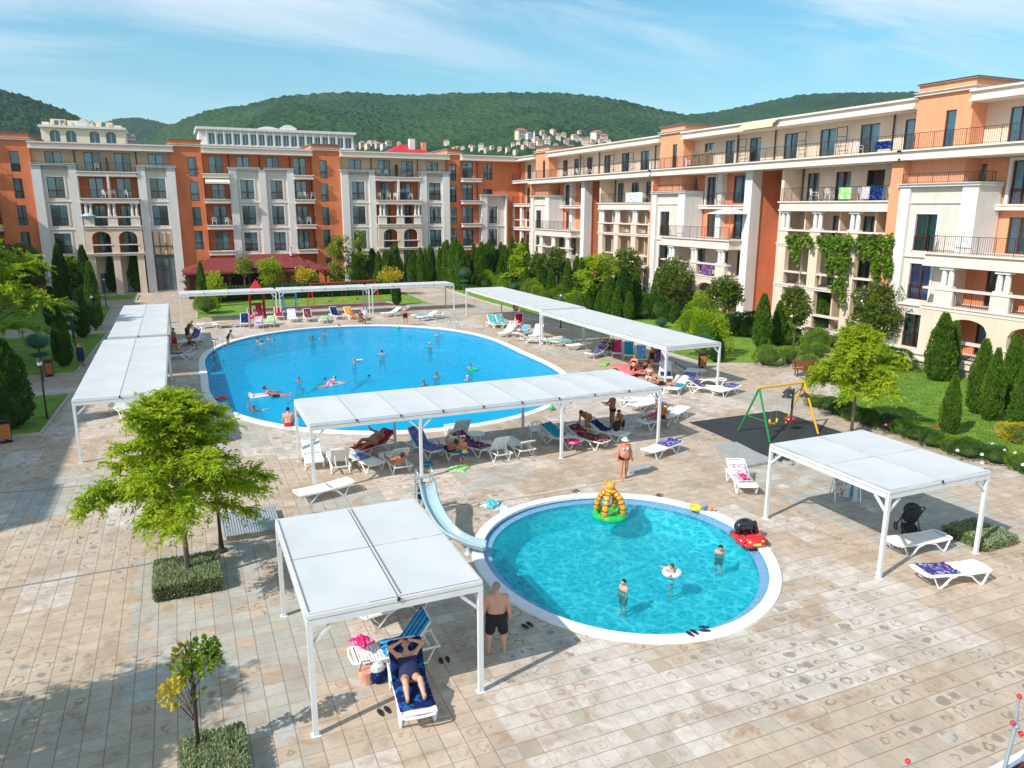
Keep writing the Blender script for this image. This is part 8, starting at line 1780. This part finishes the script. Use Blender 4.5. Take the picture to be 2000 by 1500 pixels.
tag(m.build('reed_screen', mat('reed', (.30,.20,.13), .9, var=.3), None, loc=(42.35, Y+.9, RZ[4]+.02)), 'brown reed screen on the top terrace of the middle third', 'screen')
for px, py, c, l in ((1465,585,'purple','purple beach towel hung on the first floor of the middle third'),):
    Y, Z = GX(1385, 530, 41.9); laundry(Y, RZ[1]+.1, 1.5, .85, 'purple', l, 41.62)
# awnings and umbrellas
x, z = GY(425, 353, 96.6); m = MB(); m.add([(-1.3,.3,.45),(1.3,.3,.45),(1.35,-.7,.1),(-1.35,-.7,.1),(1.35,-.7,-.08),(-1.35,-.7,-.08)], [(0,1,2,3),(3,2,4,5)]); o = m.build('awning', mat('awning_stripe', (.70,.62,.52), .8, var=.2, vscale=12), None, loc=(4.85, 96.5, 12.35)); o.modifiers.new('t', 'SOLIDIFY').thickness = .02; tag(o, 'pale awning over a left balcony of the orange house', 'awning')
Y0 = GX(1478, 250, 42.7)[0]; m = MB(); m.add([(0,1.9,.35),(0,-1.9,.35),(-.55,-1.95,-.02),(-.55,1.95,-.02),(-.57,1.95,-.25),(-.57,-1.95,-.25)], [(0,3,2,1),(3,4,5,2)]); o = m.build('awning', mat('awning_cream', (.78,.58,.36), .8), None, loc=(42.80, Y0-.3, 16.0)); o.modifiers.new('t', 'SOLIDIFY').thickness = .02; tag(o, 'cream awning pulled out under the roof of the middle third', 'awning')
Yc, Zc = GX(1415, 412, 42.0); r = thing('parasol', 'white square parasol on the big balcony of the middle third', 'parasol', (42.6, Yc, RZ[2])); m = MB(); m.tube([(0,0,0),(0,0,2.5)], .03, 8); m.build('pole', M_white, r); m = MB()
m.add([(0,0,2.65),(-1.2,-1.7,2.12),(1.0,-1.7,2.12),(1.0,1.7,2.12),(-1.2,1.7,2.12)], [(0,1,2),(0,2,3),(0,3,4),(0,4,1)]); o = m.build('canopy', M_fabric, r); o.modifiers.new('t', 'SOLIDIFY').thickness = .02
x, z = GY(172, 420, 96.7); r = thing('parasol', 'small pale green parasol on a middle balcony, far left house', 'parasol', (x, 96.75, ZL[2])); m = MB(); m.tube([(0,0,0),(0,0,1.35)], .02, 6); m.build('pole', M_white, r); m = MB(); m.lathe([(.75,1.05),(.4,1.3),(.02,1.42)], 8); m.build('canopy', cloth('lightblue'), r)
# blue awning scrap at the corner window
Yc, Zc = GX(1107, 526, 42.0); m = MB(); m.add([(0,.8,.5),(0,-.8,.5),(-.7,-.8,0),(-.7,.8,0)], [(0,1,2,3)]); o = m.build('awning', mat('awning_blue', (.05,.25,.55), .7), None, loc=(42.0, Yc, 3.0)); o.modifiers.new('t', 'SOLIDIFY').thickness = .02; tag(o, 'small blue awning low on the far third of the right wing', 'awning')
# ------------------------------------------------------------------ hotels beyond
M_hotel = mat('hotel_cream', (.78,.68,.52), .85, var=.06, vscale=.4); M_hotelb = mat('hotel_white', (.72,.70,.66), .85, var=.06, vscale=.4)
def hwall(r, F, u0, u1, z0, z1, wins, m, depth=.4, arch=False):
    mb = MB(); F_ = F; us = sorted(set([u0,u1]+[w[0] for w in wins]+[w[1] for w in wins])); zs = sorted(set([z0,z1]+[w[2] for w in wins]+[w[3] for w in wins]))
    for a, b in zip(us[:-1], us[1:]):
        for c, d in zip(zs[:-1], zs[1:]):
            if any(w[0] < (a+b)/2 < w[1] and w[2] < (c+d)/2 < w[3] for w in wins): continue
            F_.quad(mb, a, c, b, d, 0)
    F_.quad(mb, u0, z1, u1, z1, 0); mb.quad(F_.p(u0,0,z1), F_.p(u1,0,z1), F_.p(u1,-14,z1), F_.p(u0,-14,z1))
    for uu in (u0, u1): mb.quad(F_.p(uu,0,z0), F_.p(uu,-14,z0), F_.p(uu,-14,z1), F_.p(uu,0,z1))
    mb.build('wall', m, r)
    for w in wins:
        f = MB(); a, b, c, d = w[:4]; F_.box(f, a, b, -depth-.05, -depth, c, d, 0); F_.box(f, (a+b)/2-.06, (a+b)/2+.06, -depth, -depth+.08, c, d, 1)
        if len(w) > 4:
            n = 10; mm = (a+b)/2; R = (b-a)/2
            for i in range(n):
                x0 = a+(b-a)*i/n; x1 = a+(b-a)*(i+1)/n; h0 = d-R*.7+R*.7*math.sqrt(max(0,1-((x0-mm)/R)**2)); h1 = d-R*.7+R*.7*math.sqrt(max(0,1-((x1-mm)/R)**2)); f.quad(F_.p(x0,-.02,h0), F_.p(x1,-.02,h1), F_.p(x1,-.02,d+.001), F_.p(x0,-.02,d+.001), 2)
        f.build('window', [mat('far_glass', (.06,.16,.22), .08, spec=.9), M_wren, m], r)
def pxw(Yp): return lambda x, y: GY(x, y, Yp)
g = pxw(170); x0, zt = g(388, 262); x1, _ = g(690, 262); zt2 = g(400, 252)[1]; r = thing('hotel', 'long white hotel with arched windows rising behind the orange house', 'hotel', ((x0+x1)/2, 170, 0)); F = Fac((x0-(x0+x1)/2, 0), (1,0), (0,-1)); W = x1-x0; z1_ = g(540, 270)[1]; z0_ = g(540, 297)[1]
ztopp = g(540, 258)[1]; wins = []; zA, zB, zC, zD = g(540,285)[1], g(540,265)[1], g(540,312)[1], g(540,289)[1]
for k in range(18):
    a = W*(.06+.052*k); ar = (k % 5 in (2,)) or k in (3,)
    wins.append((a, a+W*.038, zA, zB) + (('a',) if k % 3 == 1 else ())); wins.append((a, a+W*.038, zC, zD) + (('a',) if k % 3 != 0 else ()))
hwall(r, F, 0, W, 0, ztopp, wins, M_hotelb)
m = MB(); F.box(m, -.5, W+.5, -14, .5, ztopp, ztopp+.5); m.build('cornice', M_wren, r); m = MB(); F.box(m, -.1, W+.1, 0, .6, zA-.45, zA-.15); m.build('balcony', M_wren, r)
for k in range(18): m = MB(); u = W*(.047+.052*k); F.box(m, u-.14, u+.14, 0, .35, zC, ztopp); m.build('pilaster', M_wren, r)
for (a, b, c) in ((505,545,246),(548,580,243)):
    m = MB(); xa, xb = g(a, 258)[0]-x0, g(b, 258)[0]-x0; zc = g(a, c)[1]; n = 12; 
    for i in range(n):
        t0, t1 = i/n, (i+1)/n; h0 = ztopp+.5+(zc-ztopp-.5)*(.35+.65*math.sin(math.pi*t0)**1.5)*(1 if 0 < t0 < 1 else .3); h1 = ztopp+.5+(zc-ztopp-.5)*(.35+.65*math.sin(math.pi*t1)**1.5); F.box(m, xa+(xb-xa)*t0, xa+(xb-xa)*t1, -1.2, -.4, ztopp+.5, max(h0, h1))
    m.build('gable', M_wren, r)
g = pxw(175); x0, _ = g(80, 262); x1, _ = g(243, 262); W = x1-x0; zr = g(160, 250)[1]; r = thing('hotel', 'ornate cream hotel with a stepped gable at upper left', 'hotel', ((x0+x1)/2, 175, 0)); F = Fac((x0-(x0+x1)/2, 0), (1,0), (0,-1))
zA, zB = g(160, 282)[1], g(160, 256)[1]
hwall(r, F, 0, W, 0, zr, [(W*a, W*(a+.12), zA, zB, 'a') for a in (.10,.29,.57,.77)], M_hotel)
zu = g(160, 232)[1]; ze_ = g(160, 246)[1]; m = MB(); 
for a, b, h in ((.02,.10,.55),(.12,.3,.9),(.32,.62,.8),(.66,.86,.75),(.88,.97,.45)): F.box(m, W*a, W*b, -8, -.6, zr, zr+(zu-zr)*h)
m.build('upper_storey', M_hotel, r); m = MB(); F.box(m, -.3, W+.3, -14, .5, zr-.1, zr+.35); m.build('cornice', M_wren, r)
m = MB(); vs = [F.p(W*.38,-.3,zr+.3), F.p(W*.64,-.3,zr+.3), F.p(W*.51,-.3,zu+.3), F.p(W*.38,-8,zr+.3), F.p(W*.64,-8,zr+.3), F.p(W*.51,-8,zu+.3)]; m.add(vs, [(0,1,2),(3,5,4),(0,2,5,3),(1,4,5,2)]); m.build('gable', M_wren, r)
for a in (.17,.24,.45,.55,.73): m = MB(); F.box(m, W*a, W*(a+.045), -.62, -.55, zr+.5, zr+1.3); m.build('window', mat('far_glass', (.06,.16,.22), .08), r)
for a in (.14,.26,.36,.54,.7,.8): m = MB(); F.box(m, W*a, W*(a+.03), -.6, -.2, zr, zr+(zu-zr)*.5); m.build('pilaster', mat('hotel_yellow', (.70,.55,.25), .8), r)
x0, zt = GY(250, 262, 185); m = MB(); m.box(-3,0,0,1.2,8,zt); 
r = thing('hotel', 'grey balconied block half hidden right of the ornate hotel', 'hotel', (x0, 185, 0)); m.build('wall', mat('hotel_grey', (.35,.36,.36), .9), r)
for k in range(4): m = MB(); m.box(-3.2,-.6,zt-1.2-k*1.7,1.4,0,zt-1.0-k*1.7); m.build('balcony', M_wren, r)
# red roofed villa right behind the second cream house, and the flat roofs at the corner
x0, z0 = GY(800, 296, 150); zr = GY(800, 279, 150)[1]; x1, _ = GY(765, 296, 150); x2, _ = GY(838, 296, 150); r = thing('villa', 'villa with a bright red hipped roof behind the second cream house', 'house', (x0, 150, 0)); a, b = x1-x0, x2-x0
m = MB(); m.box(a,0,0,b,9,z0-.2); m.build('wall', M_hotel, r); m = MB(); m.add([(a-.5,-.5,z0-.2),(b+.5,-.5,z0-.2),(b+.5,9.5,z0-.2),(a-.5,9.5,z0-.2),(a+3.,4.5,zr),(b-3.,4.5,zr)], [(0,1,5,4),(1,2,5),(2,3,4,5),(3,0,4),(3,2,1,0)]); m.build('roof', mat('bright_red_roof', (.52,.02,.03), .6, var=.15, vscale=1), r)
m = MB(); m.box(.5,1.5,z0,1.6,2.6,zr+.9); m.build('chimney', M_hotelb, r); m = MB(); m.box(3.0,1.5,z0-.4,3.9,2.4,zr+.3); m.build('chimney', M_peach, r)
# village on the slope
VG = 'village houses on the wooded slope'; rngv = random.Random(12)
walls = [mat('village_white', (.74,.70,.66), .85), mat('village_pink', (.68,.47,.40), .85), mat('village_cream', (.72,.60,.44), .85)]; roofs = [mat('village_roof', (.42,.15,.10), .8), mat('village_roof_pale', (.55,.30,.22), .8)]
VH = [(708,287,13),(724,284,12),(739,286,13),(760,285,14),(780,288,10),(870,284,14),(925,296,12),(938,294,13),(950,297,11),(1008,300,12),(1020,268,26),(1034,270,14),(1058,262,12),(1082,264,14),(1100,268,12),(1120,272,14),(1128,278,14),(1140,285,16),(1118,290,14),(1104,283,12),(1090,276,12),(1070,280,14),(1052,286,16),(1036,292,14),(1022,296,12),(1152,290,13),(1162,274,22),(1180,273,20),(1170,268,16),(1012,280,10),(1130,262,9),(1066,270,10),(1110,276,10),(1148,278,11),(895,292,10),(1030,284,12),(1044,277,11),(1084,290,12),(1095,296,12),(690,290,10),(716,291,12),(731,281,9),(748,291,12),(886,298,12),(905,290,10),(918,287,9),(962,292,10),(975,298,11),(990,294,10),(1001,288,9),(1156,283,12),(1172,282,12),(1188,279,12),(1075,270,9),(1090,268,9),(1050,272,9),(1135,274,10)]
names = ['white', 'pink', 'cream']
for i, (px, py, w) in enumerate(VH):
    P_ = terrain_hit(px, py+2); rr = math.hypot(P_[0], P_[1]); s = w*.72/FPX*rr; wi = rngv.randrange(3); ri = rngv.randrange(2)
    r = thing('house', '%s house with %s roof on the slope, %s' % (names[wi], ['red','pale red'][ri], 'near picture centre left' if px < 960 else 'in the hillside village'), 'house', (P_[0], P_[1], P_[2]-2), rngv.uniform(-.6,.6), VG); h = s*rngv.uniform(.55,.85)
    m = MB(); m.box(-s/2,-s*.4,-4,s/2,s*.4,h+2); m.build('wall', walls[wi], r)
    m = MB(); m.add([(-s*.56,-s*.46,h+2),(s*.56,-s*.46,h+2),(s*.56,s*.46,h+2),(-s*.56,s*.46,h+2),(-s*.25,0,h+2+s*.24),(s*.25,0,h+2+s*.24)], [(0,1,5,4),(1,2,5),(2,3,4,5),(3,0,4),(3,2,1,0)]); m.build('roof', roofs[ri], r)
    m = MB()
    for k in range(3):
        for q in range(2): m.box(-s*.36+k*s*.27,-s*.4-.15,.8+2+q*h*.45,-s*.36+k*s*.27+s*.13,-s*.4+.05,.8+2+q*h*.45+h*.26)
    m.build('windows', mat('far_glass', (.06,.16,.22), .08), r)
P_ = terrain_hit(1045, 285); m = MB(); m.lathe([(1.3,-5),(1.2,0),(1.0,11),(.2,14)], 12); tag(m.build('tower', walls[0], None, loc=tuple(P_)), 'slim white tower in the hillside village', 'tower')
m = MB()

# grass blades standing up from the right lawn
rng = np.random.RandomState(8); n = 42000; gx = 29.2+12.5*rng.rand(n)**1.3; gy = 14+19.5*rng.rand(n); ok = np.array([inpoly(a_, b_, LAWN_R1) for a_, b_ in zip(gx, gy)]); C = np.stack([gx[ok], gy[ok], np.full(ok.sum(), .06)], 1)
v, f = leaves(C, np.tile([0,0,1.], (len(C),1)), .075, rng, .35, 1.2); tag(nobj('grass', nmesh('grass', v, f, leafmat('grass_blades', (.07,.17,.01), (.17,.30,.03), 2., .3))), kind='stuff')

# the air: faint even haze round the whole place
hz = MB(); hz.box(-3400,-3400,-2,3400,3400,520); hm = D.materials.new('haze_air'); hm.use_nodes = True; t = hm.node_tree; t.nodes.clear(); o_ = t.nodes.new('ShaderNodeOutputMaterial'); pv = t.nodes.new('ShaderNodeVolumePrincipled'); pv.inputs['Density'].default_value = .00010; pv.inputs['Color'].default_value = (.72,.88,1,1); pv.inputs['Anisotropy'].default_value = .2; L(t, pv.outputs[0], o_.inputs['Volume'])
tag(hz.build('haze', hm), kind='stuff')
